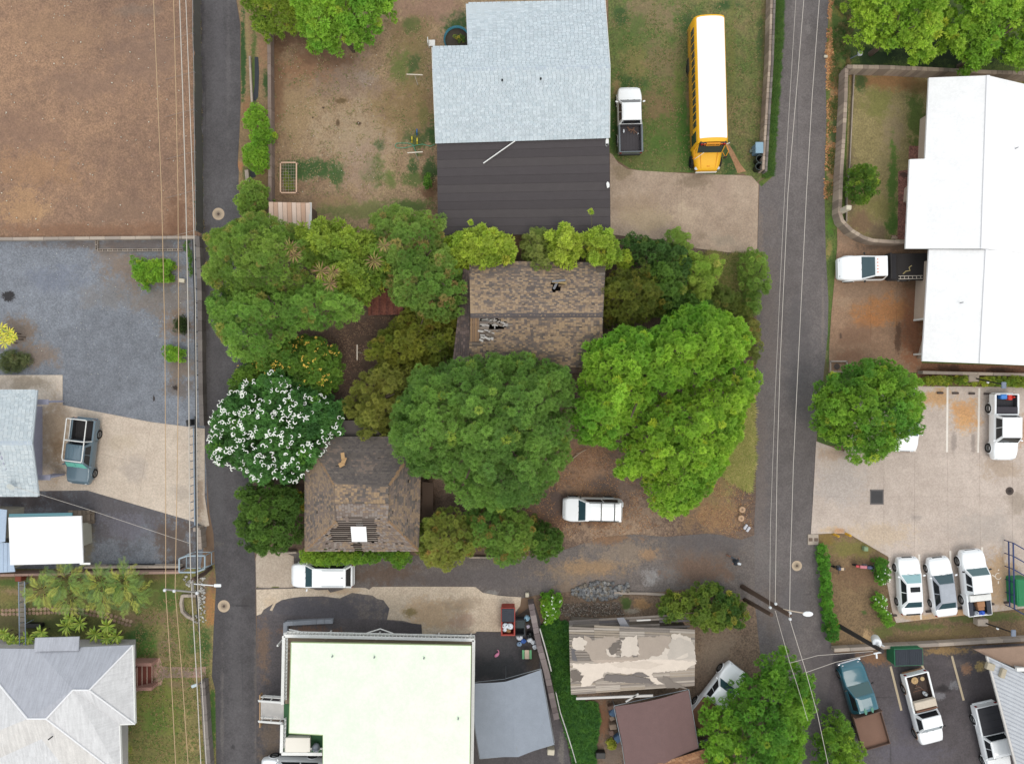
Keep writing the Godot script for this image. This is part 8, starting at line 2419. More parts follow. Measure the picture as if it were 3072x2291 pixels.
func build_utilities():
	rng.seed = 701
	var wood:=gm("pole_wood", 92,72,60)
	var cer:=mat("ceramic", Color(0.85,0.86,0.87), 0.25)
	var galv:=mat("galvanised", Color(0.55,0.56,0.57), 0.45,0.6)
	var lampw:=mat("lamp_white", Color(0.86,0.87,0.88), 0.4)
	# pole beside the narrow road
	var t:=thing("utility_pole","wooden utility pole with crossarm and street lamp beside the narrow road","pole")
	var ht:=6.2
	var top:=P(30,1590,135, ht)
	var mb:=MB.new()
	mb.tube([P(30,1735,35,0), P(30,1690,80,3.0), top],0.19,0.14,10)
	part(t,"pole", mb, wood)
	var ca:=MB.new()
	var c0:=P(30,1362,214, ht)
	var c1:=P(30,1640,240, ht)
	ca.cbox((c0 + c1) * 0.5, Vector3(c0.distance_to(c1) + 0.15,0.12,0.11), 0.015, Basis(Vector3.UP, -atan2(c1.z - c0.z, c1.x - c0.x)))
	ca.tube([top, (c0 + c1) * 0.5 + Vector3(0.8,0,0)],0.06,0.06,5)
	part(t,"crossarm", ca, gm("arm_grey", 150,146,142))
	for x in [[1366,216],[1444,223],[1632,240]]:
		var im:=MB.new()
		im.lathe([[0.03,0.0],[0.11,0.06],[0.07,0.12],[0.12,0.16],[0.06,0.26],[0.0,0.28]],10, t0(P(30, x[0], x[1], ht + 0.05)))
		part(t,"insulator", im, cer)
	var am:=MB.new()
	am.tube([P(30,1582,140, ht - 0.8), P(30,1592,168, ht - 0.5), P(30,1760,182, ht - 0.3)],0.045,0.04,6)
	var arm:=part(t,"lamp_arm", am, lampw)
	var lm:=MB.new()
	lm.cbox(P(30,1795,182, ht - 0.3), Vector3(0.52,0.12,0.22), 0.04)
	part(arm,"lamp_head", lm, lampw)
	# poles at the junction
	t = thing("utility_pole","tall dark utility pole with street lamp at the lane junction","pole")
	var tp:=P(33,270,428,8.6)
	mb = MB.new()
	mb.tube([P(32,2278,190,0), tp],0.2,0.15,10)
	part(t,"pole", mb, wood)
	am = MB.new()
	am.tube([P(33,215,378,7.6), P(33,300,395,7.8), P(33,390,410,7.8)],0.04,0.035,6)
	arm = part(t,"lamp_arm", am, gm("arm_cream", 214,196,176))
	lm = MB.new()
	lm.blob(P(33,420,417,7.8), Vector3(0.38,0.1,0.19), 10)
	part(arm,"lamp_head", lm, lampw)
	for x in [[150,330,7.6],[268,405,8.4],[268,455,8.7],[105,360,7.2]]:
		var im:=MB.new()
		im.lathe([[0.03,0.0],[0.1,0.05],[0.06,0.1],[0.1,0.14],[0.05,0.22],[0.0,0.24]],10, t0(P(33, x[0], x[1], x[2])))
		part(t,"insulator", im, cer)
	t = thing("utility_pole","shorter dark stub pole beside the tall junction pole","pole")
	mb = MB.new()
	mb.tube([P(32,2300,300,0), P(33,120,425,4.6)],0.18,0.15,10)
	part(t,"pole", mb, wood)
	# black pole with transformer
	t = thing("utility_pole","black pole with transformer can over the dry grass bed","pole")
	mb = MB.new()
	mb.tube([P(33,650,500,0), P(33,850,615,3.8), P(33,1035,722,7.0)],0.19,0.14,10)
	part(t,"pole", mb, gm("black_pole", 56,50,48))
	var bd:=MB.new()
	bd.tube([P(33,662,510,0.5), P(33,668,512,0.65)],0.2,0.2,10)
	part(t,"yellow_band", bd, gm("band_yellow", 206,160,50))
	var tc:=P(33,985,640,5.6)
	var tm:=MB.new()
	tm.lathe([[0.0,-0.5],[0.3,-0.5],[0.32,0.4],[0.26,0.5],[0.0,0.52]],14, Transform3D(Basis(v0(0,1), 0.35), tc))
	var tf:=part(t,"transformer", tm, lampw)
	for k in 2:
		var im:=MB.new()
		im.lathe([[0.05,0.0],[0.05,0.25],[0.02,0.3]],8, t0(tc + Vector3(-0.15 + 0.3 * k, 0.5,0.1)))
		part(tf,"bushing", im, cer)
	am = MB.new()
	am.tube([P(33,965,745,6.6), P(33,1035,730,6.9)],0.06,0.06,6)
	am.tube([P(33,990,780,6.4), P(33,985,740,6.6)],0.07,0.07,6)
	part(t,"bracket", am, lampw)
	# parking lamp posts
	for s in [[13,1795,1528,13,1815,1530,13,2040,1575,"lamp post on a concrete base beside the white pickup's bay"],[33,1870,490,33,1895,495,33,2120,565,"lamp post on a concrete base above the retaining wall"]]:
		t = thing("lamp_post", s[9],"lamp post","lamp posts of the concrete lot")
		var b:=P(s[0], s[1], s[2],0.6)
		var bm:=MB.new()
		bm.cbox(Vector3(b.x, 0.3, b.z), Vector3(0.85,0.62,0.55), 0.04)
		part(t,"base", bm, gm("con_c", 186,172,158))
		var p:=P(s[3], s[4], s[5],0.6)
		var q:=P(s[6], s[7] - 20, s[8],3.6)
		var pm:=MB.new()
		pm.tube([p, q],0.06,0.045,8)
		part(t,"post", pm, black_trim())
		var hm:=MB.new()
		hm.cbox(P(s[6], s[7], s[8] + 10,3.7), Vector3(0.34,0.14,0.5), 0.04)
		part(t,"lamp_head", hm, gm("lamp_grey", 128,138,156))
		var sm:=MB.new()
		sm.blob(p.lerp(q, 0.45) + v0(0.05,0.1), Vector3(0.09,0.12,0.09), 8)
		part(t,"camera_dome", sm, lampw)
	# street lamp head on the rough wall
	t = thing("street_lamp","small lamp head on a short arm above the rough stone wall","street lamp")
	mb = MB.new()
	mb.tube([P(30,1675,985,0), P(30,1655,990,3.6), P(30,1625,1000,3.9)],0.05,0.035,6)
	part(t,"post", mb, galv)
	lm = MB.new()
	lm.cbox(P(30,1603,1010,3.9), Vector3(0.46,0.12,0.22), 0.04, Basis(Vector3.UP, 0.35))
	part(t,"lamp_head", lm, gm("lamp_pale", 200,214,220))
	# wires down the narrow road
	var hh:=6.3
	wire("tan overhead wire farthest from the narrow road", [P(0,1262,-80, hh), P(0,1300,800, hh), P(10,1332,0, hh), P(10,1360,1200, hh), P(20,1366,800, hh), P(30,1366,216, hh), P(30,1410,900, hh), P(30,1452,1720, hh)],0.026,"wire_tan")
	wire("tan overhead wire second from the narrow road's far side", [P(0,1430,-80, hh), P(0,1452,800, hh), P(10,1468,0, hh), P(10,1474,1200, hh), P(20,1462,700, hh), P(30,1444,223, hh), P(30,1500,900, hh), P(30,1556,1720, hh)],0.026,"wire_tan")
	wire("bright white thick overhead cable beside the narrow road", [P(0,1478,-80, hh - 0.8), P(0,1505,700, hh - 0.8), P(10,1532,0, hh - 0.8), P(10,1550,900, hh - 0.8), P(20,1558,200, hh - 0.8), P(20,1566,1350, hh - 0.8), P(30,1574,100, hh - 0.8), P(30,1590,400, hh - 0.8), P(30,1625,1000, hh - 0.8), P(30,1660,1720, hh - 0.8)],0.036)
	wire("pale overhead wire nearest the narrow road", [P(0,1530,-80, hh), P(0,1560,700, hh), P(10,1592,0, hh), P(10,1612,900, hh), P(20,1620,200, hh), P(20,1628,1350, hh), P(30,1632,240, hh), P(30,1660,900, hh), P(30,1706,1720, hh)],0.028)
	wire("black cable slung beside the pale wire over the gate", [P(20,1610,300,5.0), P(20,1616,900,4.6), P(20,1620,1500,5.0), P(30,1618,240,5.4), P(30,1640,560,5.0)],0.045,"wire_black")
	wire("thin dropping service wire from the pole to the grey roof's dish", [P(20,120,880,3.9), P(20,700,1060,4.6), P(20,1570,1350,5.6)],0.014)
	# wires down the wider road
	wire("overhead wire nearest the middle of the wider road, over its far lane", [P(3,520,-80,7.6), P(3,455,800,7.6), P(13,408,0,7.6), P(13,330,1600,7.6), P(23,300,700,7.9), P(33,275,0,8.4), P(33,268,440,8.6)],0.019)
	wire("overhead wire along the centre of the wider road", [P(3,392,-80,7.0), P(3,330,700,7.0), P(13,255,0,7.0), P(13,190,1400,7.0), P(23,165,700,7.3), P(33,150,330,7.6)],0.019)
	wire("thin overhead wire over the overgrown side of the wider road", [P(3,325,-80,6.4), P(3,250,1150,6.4), P(13,200,550,6.4), P(13,150,1650,6.4), P(23,110,1200,6.8), P(33,104,350,7.2)],0.013)
	wire("overhead wire from the junction pole down past the bottom tree", [P(33,268,455,8.6), P(33,400,880,7.6), P(33,500,1250,7.2), P(33,600,1720,7.6)],0.019)
	wire("overhead wire from the junction pole into the bottom tree", [P(33,150,390,7.6), P(33,270,820,7.2), P(33,330,1000,7.0), P(33,420,1300,7.0)],0.015)
	wire("curved wire from the black pole's bracket to the long junction wire", [P(33,405,900,7.5), P(33,650,815,6.6), P(33,975,745,6.6)],0.019)
	wire("curved wire from the retaining wall side to the tree-side wire", [P(33,272,822,7.2), P(33,500,760,6.5), P(33,960,725,6.8)],0.017)
	# covers
	for c in [[10,1803,170,50,"round cream manhole cover on the narrow road near the field fence"],[30,1848,352,50,"round cream manhole cover on the narrow road beside the pole bed"],[23,328,1533,42,"round cream manhole cover on the wider road"]]:
		t = thing("manhole", c[4],"manhole cover","cream manhole covers", P(c[0], c[1], c[2]))
		var r: float = c[3] / 2.754 / F
		var rm:=MB.new()
		rm.lathe([[r, 0.016],[r, 0.026],[0.0,0.027]],28)
		part(t,"collar", rm, gm("collar_cream", 206,184,158))
		var cm:=MB.new()
		cm.lathe([[r * 0.22,0.027],[r * 0.22,0.035],[0.0,0.036]],14)
		part(t,"lid", cm, gm("lid_brown", 118,100,88))
	mb = MB.new()
	mb.lathe([[0.33,0.045],[0.33,0.058],[0.0,0.06]],22, t0(P(23,2085,915)))
	one("manhole", mb, gm("lid_dark", 82,70,64),"round dark manhole cover in the concrete lot","manhole cover")
	t = thing("drain_grate","square dark drain grate in the middle of the concrete lot","drain", "", P(23,987,965))
	mb = MB.new()
	for s in [[0,-0.56,1.1,0.1],[0,0.56,1.1,0.1],[-0.51,0,0.08,1.14],[0.51,0,0.08,1.14]]: mb.box(Vector3(s[0],0.054, s[1]), Vector3(s[2],0.014, s[3]))
	part(t,"frame", mb, gm("grate_frame", 120,114,112))
	var pit:=MB.new()
	pit.box(v0(0.05,0), Vector3(0.96,0.006,1.04))
	part(t,"pit", pit, mat("pit_black", Color(0.12,0.12,0.13), 0.9))
	for k in 12:
		var gm2:=MB.new()
		gm2.box(v0(0.06,-0.47 + k * 0.086), Vector3(0.94,0.012,0.045))
		part(t,"bar", gm2, gm("grate_bar", 92,90,92))

# skin over a skeleton of tapered bones: distance field, smooth union, surface nets
func skin(mb: MB, bones: Array, cell: float, k: float):
	var lo:=Vector3(1e9,1e9,1e9)
	var hi:=-lo
	for b in bones:
		for e in [[b[0], b[1]],[b[2], b[3]]]:
			lo = lo.min(e[0] - Vector3.ONE * (e[1] + cell * 2)); hi = hi.max(e[0] + Vector3.ONE * (e[1] + cell * 2))
	var n:=Vector3i(((hi - lo) / cell).ceil()) + Vector3i.ONE
	var f:=PackedFloat32Array()
	f.resize(n.x * n.y * n.z)
	for z in n.z:
		for y in n.y:
			for x in n.x:
				var p:=lo + Vector3(x, y, z) * cell
				var d:=1e3
				for b in bones:
					var a: Vector3 = b[0]
					var ab: Vector3 = b[2] - a
					var u:=clampf((p - a).dot(ab) / maxf(ab.length_squared(), 1e-9), 0,1)
					var e:=p.distance_to(a + ab * u) - lerpf(b[1], b[3], u)
					var h:=clampf(0.5 + 0.5 * (d - e) / k, 0,1)
					d = lerpf(d, e, h) - k * h * (1.0 - h)
				f[(z * n.y + y) * n.x + x] = d
	var id:=func(x, y, z): return (z * n.y + y) * n.x + x
	var vs:={}
	var corners:=[Vector3i(0,0,0), Vector3i(1,0,0), Vector3i(0,1,0), Vector3i(1,1,0), Vector3i(0,0,1), Vector3i(1,0,1), Vector3i(0,1,1), Vector3i(1,1,1)]
	for z in n.z - 1:
		for y in n.y - 1:
			for x in n.x - 1:
				var c:=Vector3.ZERO
				var m:=0
				for i in 8:
					for j in [i ^ 1, i ^ 2, i ^ 4]:
						if j <= i: continue
						var p: Vector3i = corners[i]
						var q: Vector3i = corners[j]
						var a: float = f[id.call(x + p.x, y + p.y, z + p.z)]
						var b: float = f[id.call(x + q.x, y + q.y, z + q.z)]
						if (a < 0) != (b < 0):
							c += Vector3(p).lerp(Vector3(q), a / (a - b)); m += 1
				if m > 0: vs[Vector3i(x, y, z)] = lo + (Vector3(x, y, z) + c / m) * cell
	for key in vs:
		var a: float = f[id.call(key.x, key.y, key.z)]
		for ax in 3:
			var e:=Vector3i.ZERO
			e[ax] = 1
			var u:=Vector3i.ZERO
			u[(ax + 1) % 3] = 1
			var w:=Vector3i.ZERO
			w[(ax + 2) % 3] = 1
			var q: Vector3i = key + e
			if q.x >= n.x or q.y >= n.y or q.z >= n.z: continue
			var b: float = f[id.call(q.x, q.y, q.z)]
			if (a < 0) == (b < 0) or not (vs.has(key - u) and vs.has(key - w) and vs.has(key - u - w)): continue
			mb.quado(vs[key], vs[key - u], vs[key - u - w], vs[key - w], Vector3(e) if a < 0 else -Vector3(e))

func person():
	# walking towards the road, dark top, pale cap; x is forward
	var p:=P(99,2192,1672,0)
	var t:=thing("person","person in dark top and pale cap walking across the lane entrance","person", "", Vector3(p.x, 0.022, p.z), -0.35)
	var S:=func(a, ra, b, rb): return [a, ra, b, rb]
	var hip:=v0(0.93,0)
	var body:=[S.call(hip, 0.15, Vector3(0.03,1.15,0), 0.14), S.call(Vector3(0.03,1.15,0), 0.14, Vector3(0.06,1.38,0), 0.15), S.call(Vector3(0.05,1.42,-0.15), 0.07, Vector3(0.05,1.42,0.15), 0.07), S.call(Vector3(0.06,1.42,0), 0.07, Vector3(0.09,1.56,0), 0.055)]
	for s in [-1.0,1.0]:
		var kn:=Vector3(0.16 * s + 0.04,0.5,0.1 * s)
		var an:=Vector3(0.26 * s - 0.1,0.09,0.1 * s)
		body.append(S.call(hip + v0(-0.03,0.09 * s), 0.1, kn, 0.065)); body.append(S.call(kn, 0.065, an, 0.042)); body.append(S.call(an + Vector3(-0.03,-0.04,0), 0.04, an + Vector3(0.16,-0.05,0), 0.032))
		var el:=Vector3(-0.14 * s + 0.05,1.14,0.25 * s)
		var wr:=Vector3(-0.12 * s + 0.16,0.92,0.27 * s)
		body.append(S.call(Vector3(0.05,1.41,0.18 * s), 0.06, el, 0.045)); body.append(S.call(el, 0.045, wr, 0.03))
	body.append(S.call(Vector3(0.1,1.62,0), 0.085, Vector3(0.11,1.7,0), 0.09))
	body.append(S.call(Vector3(0.19,1.64,0), 0.016, Vector3(0.2,1.62,0), 0.014))
	var skinm:=gm("skin", 168,120,96,0.6)
	var mb:=MB.new()
	skin(mb, body, 0.03,0.04)
	for s in [-1.0,1.0]:          # hands: palm, four fingers and a thumb from the palm's side
		var wr:=Vector3(-0.12 * s + 0.16,0.92,0.27 * s)
		var pm:=wr + Vector3(0.03,-0.08,0)
		var h:=[S.call(wr, 0.028, pm, 0.03), S.call(wr + Vector3(0.02,-0.03,-0.02 * s), 0.012, pm + Vector3(0.05,-0.03,-0.03 * s), 0.009)]
		for k in 4:
			var r:=pm + Vector3(-0.024 + k * 0.017,-0.02,0)
			var l:=[0.05,0.062,0.068,0.055][k] as float
			h.append(S.call(r, 0.0095, r + Vector3(0.004,-l * 0.55,0), 0.009)); h.append(S.call(r + Vector3(0.004,-l * 0.55,0), 0.009, r + Vector3(0.012,-l, -0.015 * s), 0.008))
		skin(mb, h, 0.008,0.008)
	part(t,"body", mb, skinm)
	var sh:=MB.new()
	var top:=body.slice(0,3)
	for i in top.size(): top[i] = [top[i][0], top[i][1] + 0.02, top[i][2], top[i][3] + 0.02]
	for s in [-1.0,1.0]: top.append(S.call(Vector3(0.05,1.41,0.18 * s), 0.078, Vector3(-0.08 * s + 0.05,1.24,0.23 * s), 0.066))
	skin(sh, top, 0.03,0.05)
	part(t,"shirt", sh, gm("dark_shirt", 48,54,64))
	var pt:=MB.new()
	var lg:=[S.call(hip + v0(0.04,0), 0.165, hip, 0.16)]
	for s in [-1.0,1.0]: lg.append(S.call(hip + v0(-0.03,0.09 * s), 0.115, Vector3(0.16 * s + 0.04,0.52,0.1 * s), 0.09))
	skin(pt, lg, 0.03,0.04)
	part(t,"shorts", pt, gm("grey_shorts", 110,114,122))
	var cp:=MB.new()
	cp.lathe([[0.108,0.0],[0.1,0.06],[0.06,0.1],[0.0,0.11]],14, t0(Vector3(0.1,1.7,0)))
	cp.cbox(Vector3(0.22,1.705,0), Vector3(0.14,0.015,0.16), 0.006)
	part(t,"cap", cp, gm("pale_cap_cloth", 222,228,234))

func bag(label: String, tl: int, x: float, y: float, h: float, r: float, m: Material, sd: int):
	var mb:=MB.new()
	var c:=P(tl, x, y, h)
	mb.blob(c, Vector3(r, r * 0.75, r * 0.9), 10,0.14, sd)
	mb.tube([c + v0(r * 0.6,0), c + Vector3(0.04, r * 1.0,0.02)], r * 0.2, r * 0.1,6)
	one("rubbish_bag", mb, m, label,"bag","rubbish bags by the red dumpster")

func dumpster(called: String, label: String, tl: int, x: float, y: float, s: Vector3, turn: float, body: Material, lid: Material, lids: int):
	var t:=thing(called, label,"dumpster", "", P(tl, x, y, s.y) * Vector3(1,0,1) + v0(0.03,0), turn)
	var mb:=MB.new()
	for f in [[0, s.z * 0.5, s.x, 0.06],[0,-s.z * 0.5, s.x, 0.06],[s.x * 0.5,0,0.06, s.z],[-s.x * 0.5,0,0.06, s.z]]: mb.cbox(Vector3(f[0], s.y * 0.5, f[1]), Vector3(f[2], s.y, f[3]), 0.02)
	mb.box(v0(0.1,0), Vector3(s.x, 0.08, s.z))
	part(t,"bin", mb, body)
	var rm:=MB.new()
	for f in [[0, s.z * 0.5, s.x + 0.12,0.12],[0,-s.z * 0.5, s.x + 0.12,0.12],[s.x * 0.5,0,0.12, s.z],[-s.x * 0.5,0,0.12, s.z]]: rm.cbox(Vector3(f[0], s.y, f[1]), Vector3(f[2],0.07, f[3]), 0.02)
	part(t,"rim", rm, body)
	for k in lids:
		var lm:=MB.new()
		var lx:=s.x if lids > 1 or s.z < s.x else s.x
		lm.cbox(Vector3((k - (lids - 1) * 0.5) * s.x / lids if lids > 1 else 0.0, s.y + 0.06,0.0 if lids > 1 else -s.z * 0.25), Vector3(s.x / lids - 0.02,0.05, s.z if lids > 1 else s.z * 0.5), 0.015)
		var lo:=part(t,"lid", lm, lid)
		for j in 7:
			var rb:=MB.new()
			if lids > 1: rb.box(Vector3((k - (lids - 1) * 0.5) * s.x / lids - s.x / lids * 0.4 + j * s.x / lids * 0.133, s.y + 0.095,0), Vector3(0.04,0.02, s.z * 0.94))
			else: rb.box(v0(s.y + 0.095,-s.z * 0.47 + j * s.z * 0.072), Vector3(s.x * 0.94,0.02,0.04))
			part(lo,"rib", rb, lid)
	return t

func build_small():
	rng.seed = 801
	person()
	var white:=white_paint()
	var blk:=black_trim()
	# red dumpster and the rubbish round it
	dumpster("dumpster","red dumpster half covered by grey lid beside the concrete pad", 32,342,480, Vector3(1.0,1.1,2.1), 0.0, mat("red_paint", base(176,62,50), 0.6,0, grain_tex), gm("lid_slate", 62,66,76), 1)
	dumpster("dumpster","green dumpster with black ribbed lids below the retaining wall", 33,1250,772, Vector3(2.15,1.15,1.25), 0.03, mat("green_paint", base(36,122,84), 0.6,0, grain_tex), gm("lid_black", 52,58,68), 2)
	dumpster("dumpster","green dumpster at the photo's edge behind the blue rail", 33,2215,240, Vector3(1.2,1.2,2.0), 0.05, mat("green_paint2", base(44,150,96), 0.6,0, grain_tex), mat("green_paint2", base(44,150,96)), 2)
	var bw:=mat("bag_white", Color(0.82,0.84,0.87), 0.35)
	var bb:=mat("bag_blue", base(70,110,190), 0.35)
	var bk:=mat("bag_black", Color(0.09,0.1,0.11), 0.3)
	bag("white rubbish bag on top inside the red dumpster, near its lid", 32,318,515,1.05,0.26, bw, 1)
	bag("white rubbish bag on top inside the red dumpster, larger one", 32,358,520,1.05,0.28, bw, 2)
	bag("white rubbish bag at the open corner of the red dumpster", 32,315,548,1.0,0.18, bw, 3)
	bag("tan paper sack in the open end of the red dumpster", 32,345,555,0.95,0.2, gm("sack_tan", 160,124,84), 4)
	bag("pale white bag on the asphalt between dumpster and wall, biggest of the heap", 32,435,605,0.25,0.3, bw, 5)
	bag("blue and white bag in the middle of the rubbish heap", 32,470,640,0.22,0.24, bb, 6)
	bag("patterned blue bag at the near corner of the rubbish heap", 32,437,665,0.2,0.22, mat("bag_pattern", base(150,176,206), 0.4), 7)
	bag("white bag leaning on the lichen wall, upper one", 32,525,635,0.35,0.26, bw, 8)
	bag("white bag leaning on the lichen wall, middle one", 32,550,650,0.3,0.22, bw, 9)
	bag("round white bag nearest the green and cream play table", 32,563,690,0.25,0.22, bw, 10)
	bag("light blue bag hanging at the wall above the black bags", 32,500,450,0.6,0.26, mat("bag_sky", base(150,190,214), 0.4), 11)
	bag("black bag between the grey cart and the lichen wall", 32,520,590,0.3,0.3, bk, 12)
	bag("small lilac bag on the black bags", 32,508,520,0.6,0.16, mat("bag_lilac", base(206,196,214), 0.4), 13)
	dumpster("waste_cart","dark grey ribbed cart beside the red dumpster", 32,437,530, Vector3(0.8,0.8,1.2), 0.0, gm("cart_dark", 58,62,66), gm("lid_slate2", 66,74,76), 1)
	var pt:=thing("play_table","small green and cream plastic play table on the dark asphalt","table")
	for s in [[468,752,18,0.45],[528,752,18,0.45],[498,752,34,0.5]]:
		var mb:=MB.new()
		mb.cbox(P(32, s[0], s[1], s[3]), Vector3(s[2] / 2.754 / F * 1.1,0.08,0.72), 0.03)
		mb.box(P(32, s[0], s[1], s[3] * 0.5), Vector3(0.06, s[3],0.5))
		part(pt,"table_top" if s[2] > 20 else "bench", mb, gm("play_cream", 240,216,192) if s[2] > 20 else gm("play_green", 134,208,150))
	var fl:=thing("lawn_ornament","pink plastic bird ornament lying on the dark asphalt","ornament", "", P(32,250,750))
	var fm:=MB.new()
	fm.blob(v0(0.14,0), Vector3(0.26,0.1,0.13), 10)
	part(fl,"body", fm, mat("pink", base(242,150,186), 0.5))
	var nk:=MB.new()
	nk.tube([Vector3(0.18,0.16,0), Vector3(0.3,0.22,-0.1), Vector3(0.34,0.2,-0.24), Vector3(0.28,0.15,-0.28)],0.04,0.03,6)
	part(fl,"neck", nk, mat("pink", base(242,150,186)))
	fl.rotation.y = 0.7
	# bins at the wall
	for s in [["blue wheeled bin standing against the two-tone wall", 2277,443,0.62,0.72,0],["round black bin standing next to the blue wheeled bin", 2281,475,0.3,0,1],["round black bin at the wall end, farther from the blue bin", 2279,498,0.3,0,1]]:
		var t:=thing("rubbish_bin", s[0],"bin","bins by the two-tone wall", P(99, s[1], s[2],0.9) * Vector3(1,0,1))
		var mb:=MB.new()
		if s[5] == 0:
			mb.cbox(v0(0.52,0), Vector3(0.56,0.95,0.78), 0.06)
			part(t,"bin", mb, gm("bin_blue", 120,150,172))
			var lm:=MB.new()
			lm.cbox(v0(1.03,0.03), Vector3(0.62,0.08,0.88), 0.03)
			part(t,"lid", lm, gm("bin_blue2", 146,178,198))
		else:
			mb.lathe([[0.24,0.0],[0.3,0.8],[0.31,0.85],[0.26,0.84],[0.22,0.1],[0.0,0.08]],16, Transform3D.IDENTITY, false)
			part(t,"bin", mb, mat("bin_black", Color(0.09,0.1,0.1), 0.5))
			var rm:=MB.new()
			rm.lathe([[0.26,0.84],[0.32,0.86],[0.33,0.9],[0.27,0.88]],18, Transform3D.IDENTITY, false)
			part(t,"rim", rm, gm("bin_rim", 96,108,106))
	var slab:=MB.new()
	slab.cbox(P(99,2257,453,0.15), Vector3(0.42,0.3,0.26), 0.03)
	one("water_meter", slab, gm("meter_grey", 120,132,120),"small grey box on the grass beside the blue bin","box")
	# dry yard
	var gf:=thing("trellis_frame","cream timber frame with wire grid lying over plants in the dry yard","frame")
	var q:=[P(1,388,1342,0.4), P(1,520,1342,0.4), P(1,520,1592,0.4), P(1,388,1592,0.4)]
	for i in 4:
		var mb:=MB.new()
		var a: Vector3 = q[i]
		var b: Vector3 = q[(i + 1) % 4]
		mb.cbox((a + b) * 0.5, Vector3(0.1,0.1, a.distance_to(b) + 0.1), 0.01, Basis.looking_at(b - a, Vector3.UP))
		mb.box(a * Vector3(1,0.5,1), Vector3(0.07,0.4,0.07))
		part(gf,"beam", mb, gm("beam_cream", 226,190,164))
	for k in 14:
		var mb:=MB.new()
		if k < 5: mb.tube([q[0].lerp(q[1], (k + 1) / 6.0), q[3].lerp(q[2], (k + 1) / 6.0)],0.012,0.012,4)
		else: mb.tube([q[0].lerp(q[3], (k - 4) / 10.0), q[1].lerp(q[2], (k - 4) / 10.0)],0.012,0.012,4)
		part(gf,"wire", mb, gm("wire_grey", 170,160,146))
	tree("shrub","low plant growing inside the cream timber frame","plant", "", 1,[410,1430,450,1400,490,1480,515,1580,470,1590,420,1560], {"top":0.3,"edge":0.12,"mesh":leaf_kinds["mid"],"cols":[L_(96,118,44), L_(140,140,60), L_(180,170,60)],"size":0.35,"round":0.5,"bump":0.1,"layers":1,"trunk":false})
	for s in [[1430,613,1565,618,"pale clothesline bar nearest the pool planter"],[1437,1262,1565,1254,"pale clothesline bar over the garden hose"]]:
		var t:=thing("clothesline_post", s[4],"clothesline","clothesline posts in the dry yard")
		var a:=P(1, s[0], s[1],1.9)
		var b:=P(1, s[2], s[3],1.9)
		var mb:=MB.new()
		mb.cbox((a + b) * 0.5, Vector3(a.distance_to(b), 0.07,0.08), 0.012, Basis(Vector3.UP, -atan2(b.z - a.z, b.x - a.x)))
		part(t,"crossbar", mb, gm("bar_pale", 226,214,198))
		var pm:=MB.new()
		pm.tube([(a + b) * Vector3(0.5,0,0.5), (a + b) * 0.5],0.04,0.04,6)
		part(t,"post", pm, gm("bar_pale", 226,214,198))
	var hs:=MB.new()
	hs.tube([P(1,1665,1190,0.05), P(1,1630,1208,0.05), P(1,1560,1190,0.05), P(1,1500,1200,0.05), P(1,1420,1222,0.05), P(1,1350,1222,0.05), P(1,1335,1200,0.05), P(1,1350,1182,0.05), P(1,1440,1182,0.05), P(1,1485,1195,0.05), P(1,1505,1250,0.05)],0.028,0.028,6)
	one("garden_hose", hs, gm("hose_green", 96,172,140),"green garden hose looped on the dry yard","hose")
	for s in [[1475,1150, base(226,206,60),"yellow toy post beside the blue toy post"],[1518,1165, base(232,212,70),"shorter yellow toy post beside the hose"],[1516,1090, base(50,110,170),"blue toy post nearest the house"]]:
		var mb:=MB.new()
		mb.tube([P(1, s[0], s[1] + 22,0.02), P(1, s[0], s[1],0.35), P(1, s[0], s[1] - 24,0.1)],0.07,0.05,6)
		one("toy", mb, mat("toy" + str(s[0]), s[2],0.5), s[3],"toy","toys in the dry yard")
	var pl_:=thing("pool_planter","round blue-rimmed tub with plants beside the grey roof","planter", "", P(1,1850,345))
	var rm:=MB.new()
	rm.lathe([[1.02,0.0],[1.06,0.5],[0.98,0.52],[0.95,0.3]],30, Transform3D.IDENTITY, false)
	part(pl_,"rim", rm, gm("rim_blue", 84,166,190))
	var so:=MB.new()
	so.lathe([[0.96,0.28],[0.0,0.3]],24, Transform3D.IDENTITY, false)
	part(pl_,"soil", so, gm("wet_soil", 66,58,46))
	tree("shrub","low leafy plants growing in the blue-rimmed tub","plant", "", 1,[1790,310,1850,275,1920,300,1925,375,1870,385,1800,370], {"top":0.6,"edge":0.4,"mesh":leaf_kinds["mid"],"cols":[L_(70,96,40), L_(120,130,50), L_(190,160,60)],"size":0.4,"round":0.5,"bump":0.1,"gap":-0.1,"layers":1,"accent":0.2,"trunk":false})
	var ch:=thing("plastic_chair","white plastic chair at the corner of the grey roof","chair", "", P(1,1640,375), 1.57)
	for s in [["seat", 0,0.42,0.05,0.5,0.05,0.5],["backrest", 0,0.68,-0.24,0.5,0.5,0.05]]:
		var mb:=MB.new()
		mb.cbox(Vector3(s[1], s[2], s[3]), Vector3(s[4], s[5], s[6]), 0.02)
		part(ch, s[0], mb, white)
	for k in 4:
		var mb:=MB.new()
		mb.tube([Vector3(0.2 - 0.4 * (k & 1), 0,0.22 - 0.42 * (k >> 1)), Vector3(0.2 - 0.4 * (k & 1), 0.42,0.2 - 0.38 * (k >> 1))],0.03,0.03,5)
		part(ch,"leg", mb, white)
	# kerbside things
	var mbx:=thing("mailbox","grey mailbox on a leaning post beside the top trees","mailbox")
	var mm:=MB.new()
	mm.tube([P(3,770,485,0), P(3,845,445,1.1)],0.04,0.04,6)
	part(mbx,"post", mm, gm("lamp_grey", 128,138,156))
	mm = MB.new()
	mm.cbox(P(3,852,440,1.2), Vector3(0.3,0.24,0.34), 0.04)
	part(mbx,"box", mm, gm("box_pale", 214,214,222))
